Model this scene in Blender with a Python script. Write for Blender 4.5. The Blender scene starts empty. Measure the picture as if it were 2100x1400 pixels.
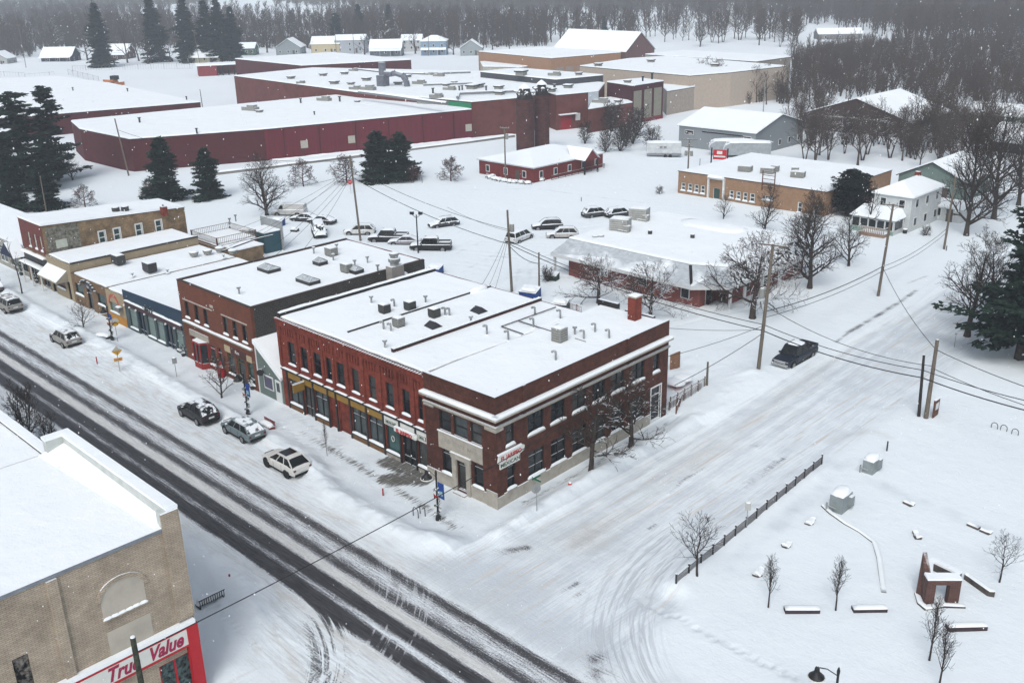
import bpy, math, random
import numpy as np
from mathutils import Vector, Matrix
R_=math.radians
sc=bpy.context.scene
# ---------------------------------------------------------------- camera, world, sun, exposure
# world axes: +X runs along the main street towards the viewer's right, +Y along the side street away from the viewer
FPX=2025.74695; CH=37.0
PM=((0.71492476,0.69891624,-0.01996705),(0.2330791,-0.26514687,-0.93561278),(-0.65920916,0.66423884,-0.35246283))
cam_d=bpy.data.cameras.new('camera'); cam=bpy.data.objects.new('camera',cam_d); sc.collection.objects.link(cam); sc.camera=cam
cam_d.sensor_width=36; cam_d.lens=FPX/2100*36; cam_d.clip_start=0.5; cam_d.clip_end=6000
m=Matrix((( PM[0][0],-PM[1][0],-PM[2][0],0),(PM[0][1],-PM[1][1],-PM[2][1],0),(PM[0][2],-PM[1][2],-PM[2][2],CH),(0,0,0,1)))
cam.matrix_world=m
sc.render.resolution_x=1024; sc.render.resolution_y=682
SUN_EL=R_(48); SUN_AZ=R_(150)
w=bpy.data.worlds.new('World'); sc.world=w; w.use_nodes=True
nt=w.node_tree; bg=nt.nodes['Background']
sky=nt.nodes.new('ShaderNodeTexSky'); sky.sky_type='NISHITA'; sky.sun_disc=False
sky.sun_elevation=SUN_EL; sky.sun_rotation=SUN_AZ; sky.dust_density=3.0; sky.air_density=1.0; sky.ozone_density=1.5
hs=nt.nodes.new('ShaderNodeHueSaturation'); hs.inputs['Saturation'].default_value=0.50
tn=nt.nodes.new('ShaderNodeMix'); tn.data_type='RGBA'; tn.blend_type='MULTIPLY'; tn.inputs[0].default_value=1; tn.inputs[7].default_value=(.96,1.0,1.0,1)
nt.links.new(sky.outputs[0],hs.inputs['Color']); nt.links.new(hs.outputs[0],tn.inputs[6]); nt.links.new(tn.outputs[2],bg.inputs[0]); bg.inputs[1].default_value=0.12
sl=bpy.data.lights.new('sun','SUN'); sl.energy=1.0; sl.angle=R_(25); sl.color=(1.0,0.99,0.965)
so=bpy.data.objects.new('sun',sl); sc.collection.objects.link(so)
sd=Vector((math.sin(SUN_AZ)*math.cos(SUN_EL),math.cos(SUN_AZ)*math.cos(SUN_EL),math.sin(SUN_EL)))
so.rotation_euler=sd.to_track_quat('Z','Y').to_euler()
sc.view_settings.view_transform='Standard'; sc.view_settings.look='None'; sc.view_settings.gamma=1; sc.view_settings.exposure=0.44
sc.render.engine='CYCLES'
sc.cycles.max_bounces=5; sc.cycles.diffuse_bounces=3; sc.cycles.glossy_bounces=2; sc.cycles.transparent_max_bounces=6; sc.cycles.volume_bounces=1
# ---------------------------------------------------------------- survey helpers: sight lines meeting the ground or a wall plane
def ray(x,y):
    d=((x-1050)/FPX,(y-700)/FPX,1.0)
    return Vector([sum(PM[r][c]*d[r] for r in range(3)) for c in range(3)])
def G(x,y,z=0.0):
    d=ray(x,y); t=(z-CH)/d.z; return Vector((d.x*t,d.y*t,z))
def PV(x,y,v):
    d=ray(x,y); t=v/d.y; return d.x*t, CH+d.z*t
def PU(x,y,u):
    d=ray(x,y); t=u/d.x; return d.y*t, CH+d.z*t
def HGT(x,y,yt,z0=0.0):
    p=G(x,y,z0); A=[PM[r][0]*p.x+PM[r][1]*p.y for r in range(3)]
    k=(yt-700)/FPX
    return (k*A[2]-A[1])/(PM[1][2]-k*PM[2][2])+CH-z0
# ---------------------------------------------------------------- mesh helpers
ORG={}
class MB:
    def __init__(s): s.v=[]; s.f=[]; s.mi=[]; s.m=0
    def add(s,vs,fs):
        b=len(s.v); s.v+= [tuple(q) for q in vs]
        for f in fs: s.f.append(tuple(b+i for i in f)); s.mi.append(s.m)
    def box(s,x0,y0,z0,x1,y1,z1):
        vs=[(x0,y0,z0),(x1,y0,z0),(x1,y1,z0),(x0,y1,z0),(x0,y0,z1),(x1,y0,z1),(x1,y1,z1),(x0,y1,z1)]
        s.add(vs,[(0,3,2,1),(4,5,6,7),(0,1,5,4),(1,2,6,5),(2,3,7,6),(3,0,4,7)])
    def cbox(s,c,sx,sy,sz,rz=0):   # centred on x,y, standing on c.z
        ca,sa=math.cos(rz),math.sin(rz); vs=[]
        for z in (0,sz):
            for a,b in ((-1,-1),(1,-1),(1,1),(-1,1)):
                x=a*sx/2;y=b*sy/2; vs.append((c[0]+x*ca-y*sa,c[1]+x*sa+y*ca,c[2]+z))
        s.add(vs,[(0,3,2,1),(4,5,6,7),(0,1,5,4),(1,2,6,5),(2,3,7,6),(3,0,4,7)])
    def quad(s,a,b,c,d): s.add([a,b,c,d],[(0,1,2,3)])
    def poly(s,pts): s.add(pts,[tuple(range(len(pts)))])
    def prism(s,pts,z0,z1,top=True,bot=True):
        n=len(pts); z0s=z0 if isinstance(z0,(list,tuple)) else [z0]*n; z1s=z1 if isinstance(z1,(list,tuple)) else [z1]*n
        vs=[(p[0],p[1],z0s[i]) for i,p in enumerate(pts)]+[(p[0],p[1],z1s[i]) for i,p in enumerate(pts)]
        fs=[(i,(i+1)%n,n+(i+1)%n,n+i) for i in range(n)]
        if top: fs.append(tuple(range(n,2*n)))
        if bot: fs.append(tuple(reversed(range(n))))
        s.add(vs,fs)
    def cyl(s,p0,p1,r0,r1=None,n=8,caps=True):
        r1=r0 if r1 is None else r1
        p0=Vector(p0);p1=Vector(p1);d=(p1-p0)
        if d.length<1e-6: return
        d.normalize(); a=d.orthogonal().normalized(); b=d.cross(a)
        vs=[];
        for p,r in((p0,r0),(p1,r1)):
            for i in range(n):
                t=2*math.pi*i/n; vs.append(p+a*(r*math.cos(t))+b*(r*math.sin(t)))
        fs=[(i,(i+1)%n,n+(i+1)%n,n+i) for i in range(n)]
        if caps: fs+= [tuple(range(n,2*n)),tuple(reversed(range(n)))]
        s.add(vs,fs)
    def tube(s,pts,r,n=6):
        for a,b in zip(pts[:-1],pts[1:]): s.cyl(a,b,r,r,n)
    def lathe(s,c,prof,n=16,sx=1,sy=1):
        vs=[];k=len(prof)
        for r,z in prof:
            for i in range(n):
                t=2*math.pi*i/n; vs.append((c[0]+r*sx*math.cos(t),c[1]+r*sy*math.sin(t),c[2]+z))
        fs=[(j*n+i,j*n+(i+1)%n,(j+1)*n+(i+1)%n,(j+1)*n+i) for j in range(k-1) for i in range(n)]
        fs+= [tuple(range((k-1)*n,k*n)),tuple(reversed(range(n)))]
        s.add(vs,fs)
    def strip(s,pts,w,h,rng,step=.35):   # continuous drift of snow lying along a ledge or wall
        P=[Vector(p) for p in pts]; L=[]
        for a,b in zip(P[:-1],P[1:]):
            n=max(1,int((b-a).length/step)); L+=[a.lerp(b,i/n) for i in range(n)]
        L.append(P[-1]); rings=[]; k=1.0
        for i,p in enumerate(L):
            d=(L[min(i+1,len(L)-1)]-L[max(i-1,0)]); d.z=0; d.normalize(); n=Vector((-d.y,d.x,0)); k=k*.6+.4*rng.uniform(.55,1.35); e=.45 if i in (0,len(L)-1) else 1
            rings.append([p-n*w/2, p-n*w*.49+Vector((0,0,h*.5*k*e)), p-n*w*.3+Vector((0,0,h*.9*k*e)), p+Vector((0,0,h*k*e)), p+n*w*.3+Vector((0,0,h*.9*k*e)), p+n*w*.49+Vector((0,0,h*.5*k*e)), p+n*w/2])
        vs=[v for r in rings for v in r]; fs=[(j*7+i,j*7+i+1,(j+1)*7+i+1,(j+1)*7+i) for j in range(len(rings)-1) for i in range(6)]+[tuple(range(7)),tuple(reversed(range((len(rings)-1)*7,len(rings)*7)))]
        s.add(vs,fs)
    def lump(s,c,sx,sy,sz,rng,n=8,rz=0):   # soft heap of snow
        vs=[];ca,sa=math.cos(rz),math.sin(rz)
        rings=[(1,0),(.96,.45),(.75,.85),(.4,1.0)]
        for r,z in rings:
            for i in range(n):
                t=2*math.pi*i/n; k=1+rng.uniform(-.08,.08)
                ex=math.copysign(abs(math.cos(t))**.6,math.cos(t))*r*sx/2*k; ey=math.copysign(abs(math.sin(t))**.6,math.sin(t))*r*sy/2*k
                vs.append((c[0]+ex*ca-ey*sa,c[1]+ex*sa+ey*ca,c[2]+z*sz*(1+rng.uniform(-.1,.1)*(z>0))))
        fs=[(j*n+i,j*n+(i+1)%n,(j+1)*n+(i+1)%n,(j+1)*n+i) for j in range(3) for i in range(n)]+[tuple(range(3*n,4*n))]
        s.add(vs,fs)
def mesh_np(name,v,f,mat,smooth=False):
    me=bpy.data.meshes.new(name); nv=len(v); nf=len(f); k=f.shape[1]
    me.vertices.add(nv); me.vertices.foreach_set('co',np.asarray(v,dtype=np.float32).ravel())
    me.loops.add(nf*k); me.loops.foreach_set('vertex_index',np.asarray(f,dtype=np.int32).ravel())
    me.polygons.add(nf); me.polygons.foreach_set('loop_start',np.arange(0,nf*k,k,dtype=np.int32)); me.polygons.foreach_set('loop_total',np.full(nf,k,dtype=np.int32))
    me.update(calc_edges=True); me.validate()
    if mat: me.materials.append(mat)
    if smooth: me.polygons.foreach_set('use_smooth',[True]*nf)
    return me
def tag(o,label=None,cat=None,group=None,kind=None):
    if label: o['label']=label
    if cat: o['category']=cat
    if group: o['group']=group
    if kind: o['kind']=kind
    return o
def thing(name,label,cat,loc=(0,0,0),group=None,rz=0,local=False):
    o=bpy.data.objects.new(name,None); o.empty_display_size=0.3; sc.collection.objects.link(o); o.location=loc; o.rotation_euler=(0,0,rz)
    ORG[o.name]=Vector((0,0,0)) if local else Vector(loc)
    return tag(o,label,cat,group)
def build(mb,name,mat,parent=None,smooth=False,loc=None,label=None,cat=None,group=None,kind=None,bevel=0):
    if parent is not None: off=ORG[parent.name]
    else: off=Vector(loc) if loc is not None else Vector((0,0,0))
    me=bpy.data.meshes.new(name)
    me.from_pydata([(a-off.x,b-off.y,c-off.z) for a,b,c in mb.v],[],mb.f)
    mats=mat if isinstance(mat,list) else [mat]
    for q in mats: me.materials.append(q)
    if len(mats)>1: me.polygons.foreach_set('material_index',mb.mi)
    if smooth: me.polygons.foreach_set('use_smooth',[True]*len(me.polygons))
    o=bpy.data.objects.new(name,me); sc.collection.objects.link(o)
    if parent is not None: o.parent=parent; ORG[o.name]=off
    else: o.location=off; ORG[o.name]=off
    if bevel:
        b=o.modifiers.new('bevel','BEVEL'); b.width=bevel; b.segments=2; b.limit_method='ANGLE'
    return tag(o,label,cat,group,kind)
def dup(root,loc,rz=None,label=None,group=None,scale=None):
    r=root.copy(); sc.collection.objects.link(r); r.location=loc
    if rz is not None: r.rotation_euler=(0,0,rz)
    if scale: r.scale=scale
    if label: r['label']=label
    if group: r['group']=group
    for ch in list(root.children):
        c=ch.copy(); sc.collection.objects.link(c); c.parent=r
        for g in list(ch.children):
            d=g.copy(); sc.collection.objects.link(d); d.parent=c
    return r
def text(s,size,mat,parent,loc,face,shear=0,offset=0.0,ext=0.01,name='lettering',sx=1.0,align='CENTER'):
    cu=bpy.data.curves.new(name,'FONT'); cu.body=s; cu.size=size; cu.shear=shear; cu.offset=offset; cu.extrude=ext; cu.align_x=align; cu.align_y='CENTER'; cu.resolution_u=3
    tmp=bpy.data.objects.new('tmp',cu); sc.collection.objects.link(tmp)
    dg=bpy.context.evaluated_depsgraph_get(); me=bpy.data.meshes.new_from_object(tmp.evaluated_get(dg)); 
    bpy.data.objects.remove(tmp)
    rot=Matrix.Rotation(R_(90),4,'X')
    if face=='R': rot=Matrix.Rotation(R_(90),4,'Z')@rot
    elif isinstance(face,(int,float)): rot=Matrix.Rotation(face,4,'Z')@rot
    off=ORG[parent.name]
    me.transform(Matrix.Translation(Vector(loc)-off)@rot@Matrix.Diagonal((sx,1,1,1)))
    me.materials.clear(); me.materials.append(mat)
    o=bpy.data.objects.new(name,me); sc.collection.objects.link(o); o.parent=parent; ORG[o.name]=off
    return o
# ---------------------------------------------------------------- materials
SNOWC=(0.80,0.83,0.86,1)
def wallvec(N,L):
    geo=N.new('ShaderNodeNewGeometry'); sp=N.new('ShaderNodeSeparateXYZ'); L.new(geo.outputs['Position'],sp.inputs[0])
    sn=N.new('ShaderNodeSeparateXYZ'); L.new(geo.outputs['True Normal'],sn.inputs[0])
    ab=N.new('ShaderNodeMath'); ab.operation='ABSOLUTE'; L.new(sn.outputs['Y'],ab.inputs[0])
    gt=N.new('ShaderNodeMath'); gt.operation='GREATER_THAN'; gt.inputs[1].default_value=0.6; L.new(ab.outputs[0],gt.inputs[0])
    mx=N.new('ShaderNodeMix'); mx.data_type='FLOAT'; L.new(gt.outputs[0],mx.inputs[0]); L.new(sp.outputs['Y'],mx.inputs[2]); L.new(sp.outputs['X'],mx.inputs[3])
    cb=N.new('ShaderNodeCombineXYZ'); L.new(mx.outputs[0],cb.inputs[0]); L.new(sp.outputs['Z'],cb.inputs[1])
    return cb.outputs[0],geo
MATS={}
def mat(name,col,rough=0.8,metal=0.0,var=0.12,vs=1.5,snow=None,brick=None,spec=0.3,bump=0.0,stretch=None,stain=0.0,bd=.03):
    if name in MATS: return MATS[name]
    m=bpy.data.materials.new(name); m.use_nodes=True; N=m.node_tree.nodes; L=m.node_tree.links
    b=N['Principled BSDF']; b.inputs['Roughness'].default_value=rough; b.inputs['Metallic'].default_value=metal
    b.inputs['Specular IOR Level'].default_value=spec
    c1=(*col,1)
    if brick:
        v,geo=wallvec(N,L)
        br=N.new('ShaderNodeTexBrick'); L.new(v,br.inputs['Vector'])
        br.inputs['Color1'].default_value=c1; br.inputs['Color2'].default_value=(*brick['c2'],1); br.inputs['Mortar'].default_value=(*brick['m'],1)
        br.inputs['Scale'].default_value=1.0; br.inputs['Brick Width'].default_value=brick.get('w',.22); br.inputs['Row Height'].default_value=brick.get('h',.075)
        br.inputs['Mortar Size'].default_value=brick.get('ms',.008); br.inputs['Mortar Smooth'].default_value=.3
        base=br.outputs['Color']
    else:
        geo=N.new('ShaderNodeNewGeometry'); rgb=N.new('ShaderNodeRGB'); rgb.outputs[0].default_value=c1; base=rgb.outputs[0]
    no=N.new('ShaderNodeTexNoise'); no.inputs['Scale'].default_value=vs; no.inputs['Detail'].default_value=5; no.inputs['Roughness'].default_value=.65
    if stretch:
        mp=N.new('ShaderNodeMapping'); mp.inputs['Scale'].default_value=stretch; L.new(geo.outputs['Position'],mp.inputs[0]); L.new(mp.outputs[0],no.inputs['Vector'])
    else: L.new(geo.outputs['Position'],no.inputs['Vector'])
    mr=N.new('ShaderNodeMapRange'); mr.inputs[1].default_value=.3; mr.inputs[2].default_value=.7; mr.inputs[3].default_value=1-var*1.6; mr.inputs[4].default_value=1+var
    L.new(no.outputs['Fac'],mr.inputs[0])
    hv=N.new('ShaderNodeVectorMath'); hv.operation='SCALE'; L.new(base,hv.inputs[0]); L.new(mr.outputs[0],hv.inputs['Scale'])
    out=hv.outputs[0]
    if stain>0:
        n2=N.new('ShaderNodeTexNoise'); n2.inputs['Scale'].default_value=.35; n2.inputs['Detail'].default_value=6; L.new(geo.outputs['Position'],n2.inputs['Vector'])
        m2=N.new('ShaderNodeMapRange'); m2.inputs[1].default_value=.5; m2.inputs[2].default_value=.72; m2.inputs[3].default_value=1; m2.inputs[4].default_value=1-stain; L.new(n2.outputs['Fac'],m2.inputs[0])
        h2=N.new('ShaderNodeVectorMath'); h2.operation='SCALE'; L.new(out,h2.inputs[0]); L.new(m2.outputs[0],h2.inputs['Scale']); out=h2.outputs[0]
    if snow is not None:
        thr,amt,sc_=snow
        sp=N.new('ShaderNodeSeparateXYZ'); L.new(geo.outputs['True Normal'],sp.inputs[0])
        n3=N.new('ShaderNodeTexNoise'); n3.inputs['Scale'].default_value=sc_; n3.inputs['Detail'].default_value=3; L.new(geo.outputs['Position'],n3.inputs['Vector'])
        a=N.new('ShaderNodeMath'); a.operation='MULTIPLY_ADD'; L.new(n3.outputs['Fac'],a.inputs[0]); a.inputs[1].default_value=amt; L.new(sp.outputs['Z'],a.inputs[2])
        r=N.new('ShaderNodeMapRange'); r.inputs[1].default_value=thr; r.inputs[2].default_value=thr+.08; L.new(a.outputs[0],r.inputs[0])
        mx=N.new('ShaderNodeMix'); mx.data_type='RGBA'; L.new(r.outputs[0],mx.inputs[0]); L.new(out,mx.inputs[6]); mx.inputs[7].default_value=SNOWC; out=mx.outputs[2]
        mr2=N.new('ShaderNodeMapRange'); mr2.inputs[3].default_value=rough; mr2.inputs[4].default_value=.9; L.new(r.outputs[0],mr2.inputs[0]); L.new(mr2.outputs[0],b.inputs['Roughness'])
        if metal>0:
            mr3=N.new('ShaderNodeMapRange'); mr3.inputs[3].default_value=metal; mr3.inputs[4].default_value=0; L.new(r.outputs[0],mr3.inputs[0]); L.new(mr3.outputs[0],b.inputs['Metallic'])
    L.new(out,b.inputs['Base Color'])
    if bump>0:
        bp=N.new('ShaderNodeBump'); bp.inputs['Strength'].default_value=bump; bp.inputs['Distance'].default_value=bd
        L.new((br.outputs['Fac'] if brick else no.outputs['Fac']),bp.inputs['Height'])
        if brick: bp.invert=True
        L.new(bp.outputs[0],b.inputs['Normal'])
    MATS[name]=m; return m
ST=(.55,.0,1.0)
snow=mat('snow',(0.83,0.855,0.875),.9,var=.02,vs=.5,bump=.25)
snow2=mat('roof_snow',(0.84,0.865,0.885),.9,var=.02,vs=.3,bump=.6,bd=.35)
red_brick=mat('red_brick',(0.235,0.036,0.018),.9,brick=dict(c2=(0.15,0.024,0.013),m=(0.18,0.06,0.04)),var=.28,vs=2.2,stain=.4,snow=(.7,.1,3),bump=.3)
brown_brick=mat('brown_brick',(0.098,0.024,0.013),.9,brick=dict(c2=(0.052,0.014,0.009),m=(0.09,0.05,0.035)),var=.28,vs=2.4,stain=.3,snow=(.7,.1,3),bump=.3)
orange_brick=mat('rust_brick',(0.17,0.048,0.024),.9,brick=dict(c2=(0.12,0.036,0.019),m=(0.15,0.075,0.05)),var=.12,vs=1,stain=.2,snow=(.7,.1,3),bump=.3)
tan_brick=mat('tan_brick',(0.27,0.18,0.09),.9,brick=dict(c2=(0.16,0.10,0.055),m=(0.22,0.17,0.12)),var=.3,vs=.8,stain=.35,snow=(.7,.1,3),bump=.3)
block=mat('grey_block',(0.05,0.047,0.042),.9,brick=dict(c2=(0.036,0.034,0.031),m=(0.11,0.105,0.095),w=.42,h=.21,ms=.015),var=.15,snow=(.7,.1,3),bump=.3)
taupe_brick=mat('painted_taupe_brick',(0.45,0.365,0.275),.85,brick=dict(c2=(0.37,0.305,0.235),m=(0.17,0.14,0.11),ms=.009,w=.30,h=.105),var=.16,vs=.9,stain=.15,snow=(.7,.1,3),bump=.8)
limestone=mat('limestone',(0.36,0.33,0.28),.8,var=.14,vs=1.8,snow=(.75,.15,3),stain=.15)
white_paint=mat('white_paint',(0.62,0.63,0.62),.6,var=.05,snow=(.7,.1,3))
dark_trim=mat('dark_trim',(0.016,0.014,0.014),.5,var=.2,snow=(.75,.1,3))
black_metal=mat('black_metal',(0.015,0.015,0.016),.45,spec=.5,snow=(.8,.15,5))
galv=mat('galvanised',(0.32,0.33,0.33),.45,.6,var=.2,vs=3,snow=(.75,.15,4))
hvac=mat('hvac_grey',(0.27,0.27,0.25),.6,.2,var=.15,vs=4,snow=(.8,.2,4))
hvac_dark=mat('hvac_dark',(0.05,0.05,0.05),.6,.2,var=.2,vs=4,snow=(.8,.2,4))
def glassmat(name,col,rough=.12,spec=.32): return mat(name,col,rough,0,var=.5,vs=.6,spec=spec)
glass=glassmat('dark_glass',(0.012,0.016,0.018)); glass_teal=glassmat('teal_glass',(0.025,0.065,0.062),.15); glass_grey=glassmat('grey_glass',(0.05,0.065,0.068),.2)
dark_frame=mat('dark_frame',(0.016,0.015,0.016),.6,var=.1); louvre_dark=mat('louvre_dark',(.06,.06,.058),.7,var=.1)
def TREEMAT(name,col,thr): return mat(name,col,.95,var=.3,vs=2.5,snow=(thr,.5,2.0),spec=.1)
bark=TREEMAT('bark',(0.052,0.041,0.035),1.12); bark_snowy=TREEMAT('snowy_bark',(0.06,0.046,0.04),.92); bark_wood=TREEMAT('woodland_bark',(0.088,0.066,0.055),1.14); bark_red=TREEMAT('reddish_bark',(0.085,0.045,0.04),1.15)
needles=mat('needles',(0.019,0.036,0.024),.9,var=.5,vs=1.2,snow=(1.40,.62,1.1),spec=.1)
wood_pole=mat('pole_wood',(0.14,0.115,0.09),.9,var=.25,vs=3,snow=(.75,.15,4),stretch=(6,6,.6))
wood_brown=mat('brown_timber',(0.12,0.05,0.03),.85,var=.2,vs=3,snow=(.75,.2,4))
# ---------------------------------------------------------------- ground, streets and pavements (one relief, split where the surfaces change)
def vnoise(u,v,seed,scale):
    rs=np.random.RandomState(seed); T=rs.rand(64,64)
    x=u/scale; y=v/scale; xi=np.floor(x).astype(int); yi=np.floor(y).astype(int); fx=x-xi; fy=y-yi
    fx=fx*fx*(3-2*fx); fy=fy*fy*(3-2*fy)
    g=lambda a,b:T[a%64,b%64]
    return (g(xi,yi)*(1-fx)+g(xi+1,yi)*fx)*(1-fy)+(g(xi,yi+1)*(1-fx)+g(xi+1,yi+1)*fx)*fy
def dline(U,V,pts):
    best=np.full(U.shape,1e9)
    for (x0,y0),(x1,y1) in zip(pts[:-1],pts[1:]):
        dx=x1-x0;dy=y1-y0;t=np.clip(((U-x0)*dx+(V-y0)*dy)/(dx*dx+dy*dy+1e-9),0,1)
        best=np.minimum(best,np.hypot(U-x0-t*dx,V-y0-t*dy))
    return best
def W(*p): return [tuple(G(a,b))[:2] for a,b in p]
ul=np.concatenate([np.arange(-200,-112,.6),np.arange(-112,-11,.17),np.arange(-11,30,1.2)])
vl=np.concatenate([np.arange(2,12,.6),np.arange(12,62,.17),np.arange(62,140,.45),np.arange(140,172,1.0)])
U,V=np.meshgrid(ul,vl,indexing='ij')
# kerb line north of the main street
kn=np.interp(U,[-200,-128,-124,-114,-110,-88,-84,-62,-57,-46,-43.5,-41.5],[39.5,39.5,39.0,39.0,38.9,38.9,38.7,38.7,36.2,36.2,37.6,41.0])
ks=np.interp(U,[-200,-66,-62,-52,-47,-44.2,-30,-24,30],[24.0,24.0,26.4,26.4,25.4,22.0,22.0,25.6,26.0])
in_side=(U>-42.2)&(U<-31.6)&(V>=41)&(V<168)
main=(V<kn)&(V>ks)&~((U>-33)&(V>33.9+np.clip((-27-U)*1.1,0,7)))
inter=(U>-43.5)&(U<-29)&(V>10)&(V<44)
side=(in_side|(inter&~main))
h=np.zeros(U.shape)
walk=(~main)&(~side)&(V>38)&(V<44.2)&(U<-41.8)
walk|=(~main)&(~side)&(U>-45.6)&(U<-42.2)&(V>=44)&(V<66)
h+=np.where(main|side,0,.10)
n1=vnoise(U,V,1,3.1);n2=vnoise(U,V,2,.9);n3=vnoise(U,V,3,9.);n4=vnoise(U,V,4,.35)
h+=np.where(main|side,0,(n1*.10+n2*.035+n3*.12)*(~walk)+walk*(n2*.02))
def blur(a,k):
    ker=np.ones(k)/k
    for ax in (0,1): a=np.apply_along_axis(lambda m:np.convolve(np.pad(m,k//2,mode='edge'),ker,'valid'),ax,a)
    return a
h=blur(blur(h,7),5); sidef=blur((in_side|(inter&~main)|(main&(U>-44)&(V>34.5)&(U<-29))).astype(float),11)
def ridge(pts,wd,ht,seed=5):
    global h
    d=dline(U,V,pts); k=.55+.9*vnoise(U,V,seed,1.1)*vnoise(U,V,seed+1,3.)+.25*(n4-.5)
    h+=np.exp(-(d/wd)**2)*ht*k
ridge([(-130,39.9),(-112,39.6),(-96,39.8),(-84,39.3),(-63,39.3),(-60,38.3)],.8,.55)
ridge([(-108,38.4),(-98,38.2),(-90,38.3)],1.6,.35,8)
ridge([(-60,38.3),(-56.5,37.0),(-48,37.0),(-44.5,38.5)],1.0,.55,9)
ridge([(-42.9,41.5),(-43.3,48),(-43.6,57),(-43.5,66)],.75,.6,11)
ridge([(-43.9,68),(-45.5,78)],1.6,.5,12)
ridge(W((1380,1210),(1500,1080),(1690,960)),1.0,.22,13)
ridge(W((400,1120),(480,1180),(560,1300)),1.3,.35,14)
ridge([(-96,65),(-84,69),(-74,67),(-60,68.5)],1.8,.6,21)
ridge(W((1085,560),(1000,600),(1060,625)),1.0,.35,22)
ridge(W((620,330),(900,300),(960,292)),1.6,.4,23)
# churned snow in the yard behind the shops
yard=np.clip(1-np.abs(V-72)/8,0,1)*(U<-48)*(U>-112)
h+=yard*(n2-.45)*.25
# masks
asph=np.zeros(U.shape); slush=np.zeros(U.shape); pave=np.zeros(U.shape); icy=np.zeros(U.shape)
def band(a,b,s=.16): return 1/(1+np.exp(-(V-a)/s))*1/(1+np.exp((V-b)/s))
onm=(U>-200)
asph+=band(28.05,29.05)*1.2+band(29.0,29.75)*.36+band(29.72,30.6)*1.22+band(31.45,32.2)*.84+band(32.2,33.5)*.40+band(33.45,34.1)*.86
slush+=band(30.5,31.5)*.75+band(34.1,36.0,.6)*.22+band(26.8,28.1,.3)*.35+band(30.4,34.2)*.18
icy+=band(34.2,38.6,.5)*.45
mix=np.clip((U+50)/12,0,1)
asph-=mix*band(28.9,29.8)*.25
# tyre swings through the junction
def track(pts,wd,amt,ch,soft=1.0):
    d=dline(U,V,pts); a=np.exp(-(d/wd)**2)*amt*(.6+.8*vnoise(U,V,31,.8))
    if ch=='a': asph[:]=np.maximum(asph,a)
    elif ch=='s': slush[:]=np.clip(slush+a,0,1)
    elif ch=='i': icy[:]=np.clip(icy+a,0,1)
    elif ch=='w': asph[:]=asph*(1-np.clip(a,0,1)); 
    elif ch=='p': pave[:]=np.maximum(pave,a)
    elif ch=='h': h[:]=h+a
def sdist(pts):
    best=np.full(U.shape,1e9); sg=np.zeros(U.shape)
    for (x0,y0),(x1,y1) in zip(pts[:-1],pts[1:]):
        dx=x1-x0;dy=y1-y0;t=np.clip(((U-x0)*dx+(V-y0)*dy)/(dx*dx+dy*dy+1e-9),0,1); d_=np.hypot(U-x0-t*dx,V-y0-t*dy); s_=np.sign((U-x0)*dy-(V-y0)*dx); m_=d_<best; best=np.where(m_,d_,best); sg=np.where(m_,s_,sg)
    return best*sg
def smooth_path(P,n=3):
    for _ in range(n):
        Q=[P[0]]
        for a,b in zip(P[:-1],P[1:]): Q+=[(a[0]*.75+b[0]*.25,a[1]*.75+b[1]*.25),(a[0]*.25+b[0]*.75,a[1]*.25+b[1]*.75)]
        P=Q+[P[-1]]
    return P
swd=sdist(smooth_path([(-33.6,60),(-33.4,50),(-32.6,43),(-30.2,38.6),(-26.5,35.2),(-22,33.6)])); swm=np.exp(-(swd/2.3)**4)*(V<60)*(V>33.9)*np.clip((58-V)/8,0,1)
sld=sdist(smooth_path([(-52,28.6),(-46.0,28.0),(-42.6,26.8),(-39.8,24.8),(-37.6,21.5),(-36.2,16)])); slm=np.exp(-((sld)/1.5)**4)*(V<28.4)*np.clip((U+48)/4,0,1)
sxd=sdist(smooth_path([(-46,36),(-43,33.5),(-40.0,30),(-38.2,26.5),(-37.6,22)])); sxm=np.exp(-(sxd/2.0)**4)*(V<35)*np.clip((35-V)/3,0,1)*.9
for k in range(0):
    o=k*.42
    track([(-34.6+o*.2,54),(-34.3+o*.35,47.5),(-33.6+o*.6,43),(-31.5+o*.5,39.2),(-27.2+o*.3,36.2)],.15,.12 if k%2 else -.05,'h')
    track([(-34.4+o*.25,52),(-34.1+o*.35,47.1),(-33.3+o*.6,42.7),(-30.9+o*.5,39.0),(-26.9+o*.3,36)],.16,.95*(k%2),'i')
for o in (): track([(-46.5+o,27.4),(-43.0+o,26.7),(-40.6+o*.7,25.6),(-38.4+o*.5,24.4),(-37,23)],.28,.62,'a')
for o in (): track([(-45.6+o,31.0),(-42.5+o,29.4),(-40.5+o,28.2),(-38.9+o,25)],.12,.30,'w')
for o in (): track([(-40.5+o,32.8),(-37.5+o,30.5),(-35.5+o,28.2)],.14,.28,'w')
track([(-29.6,36.0),(-28.4,35.0)],1.1,.42,'a')
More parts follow.
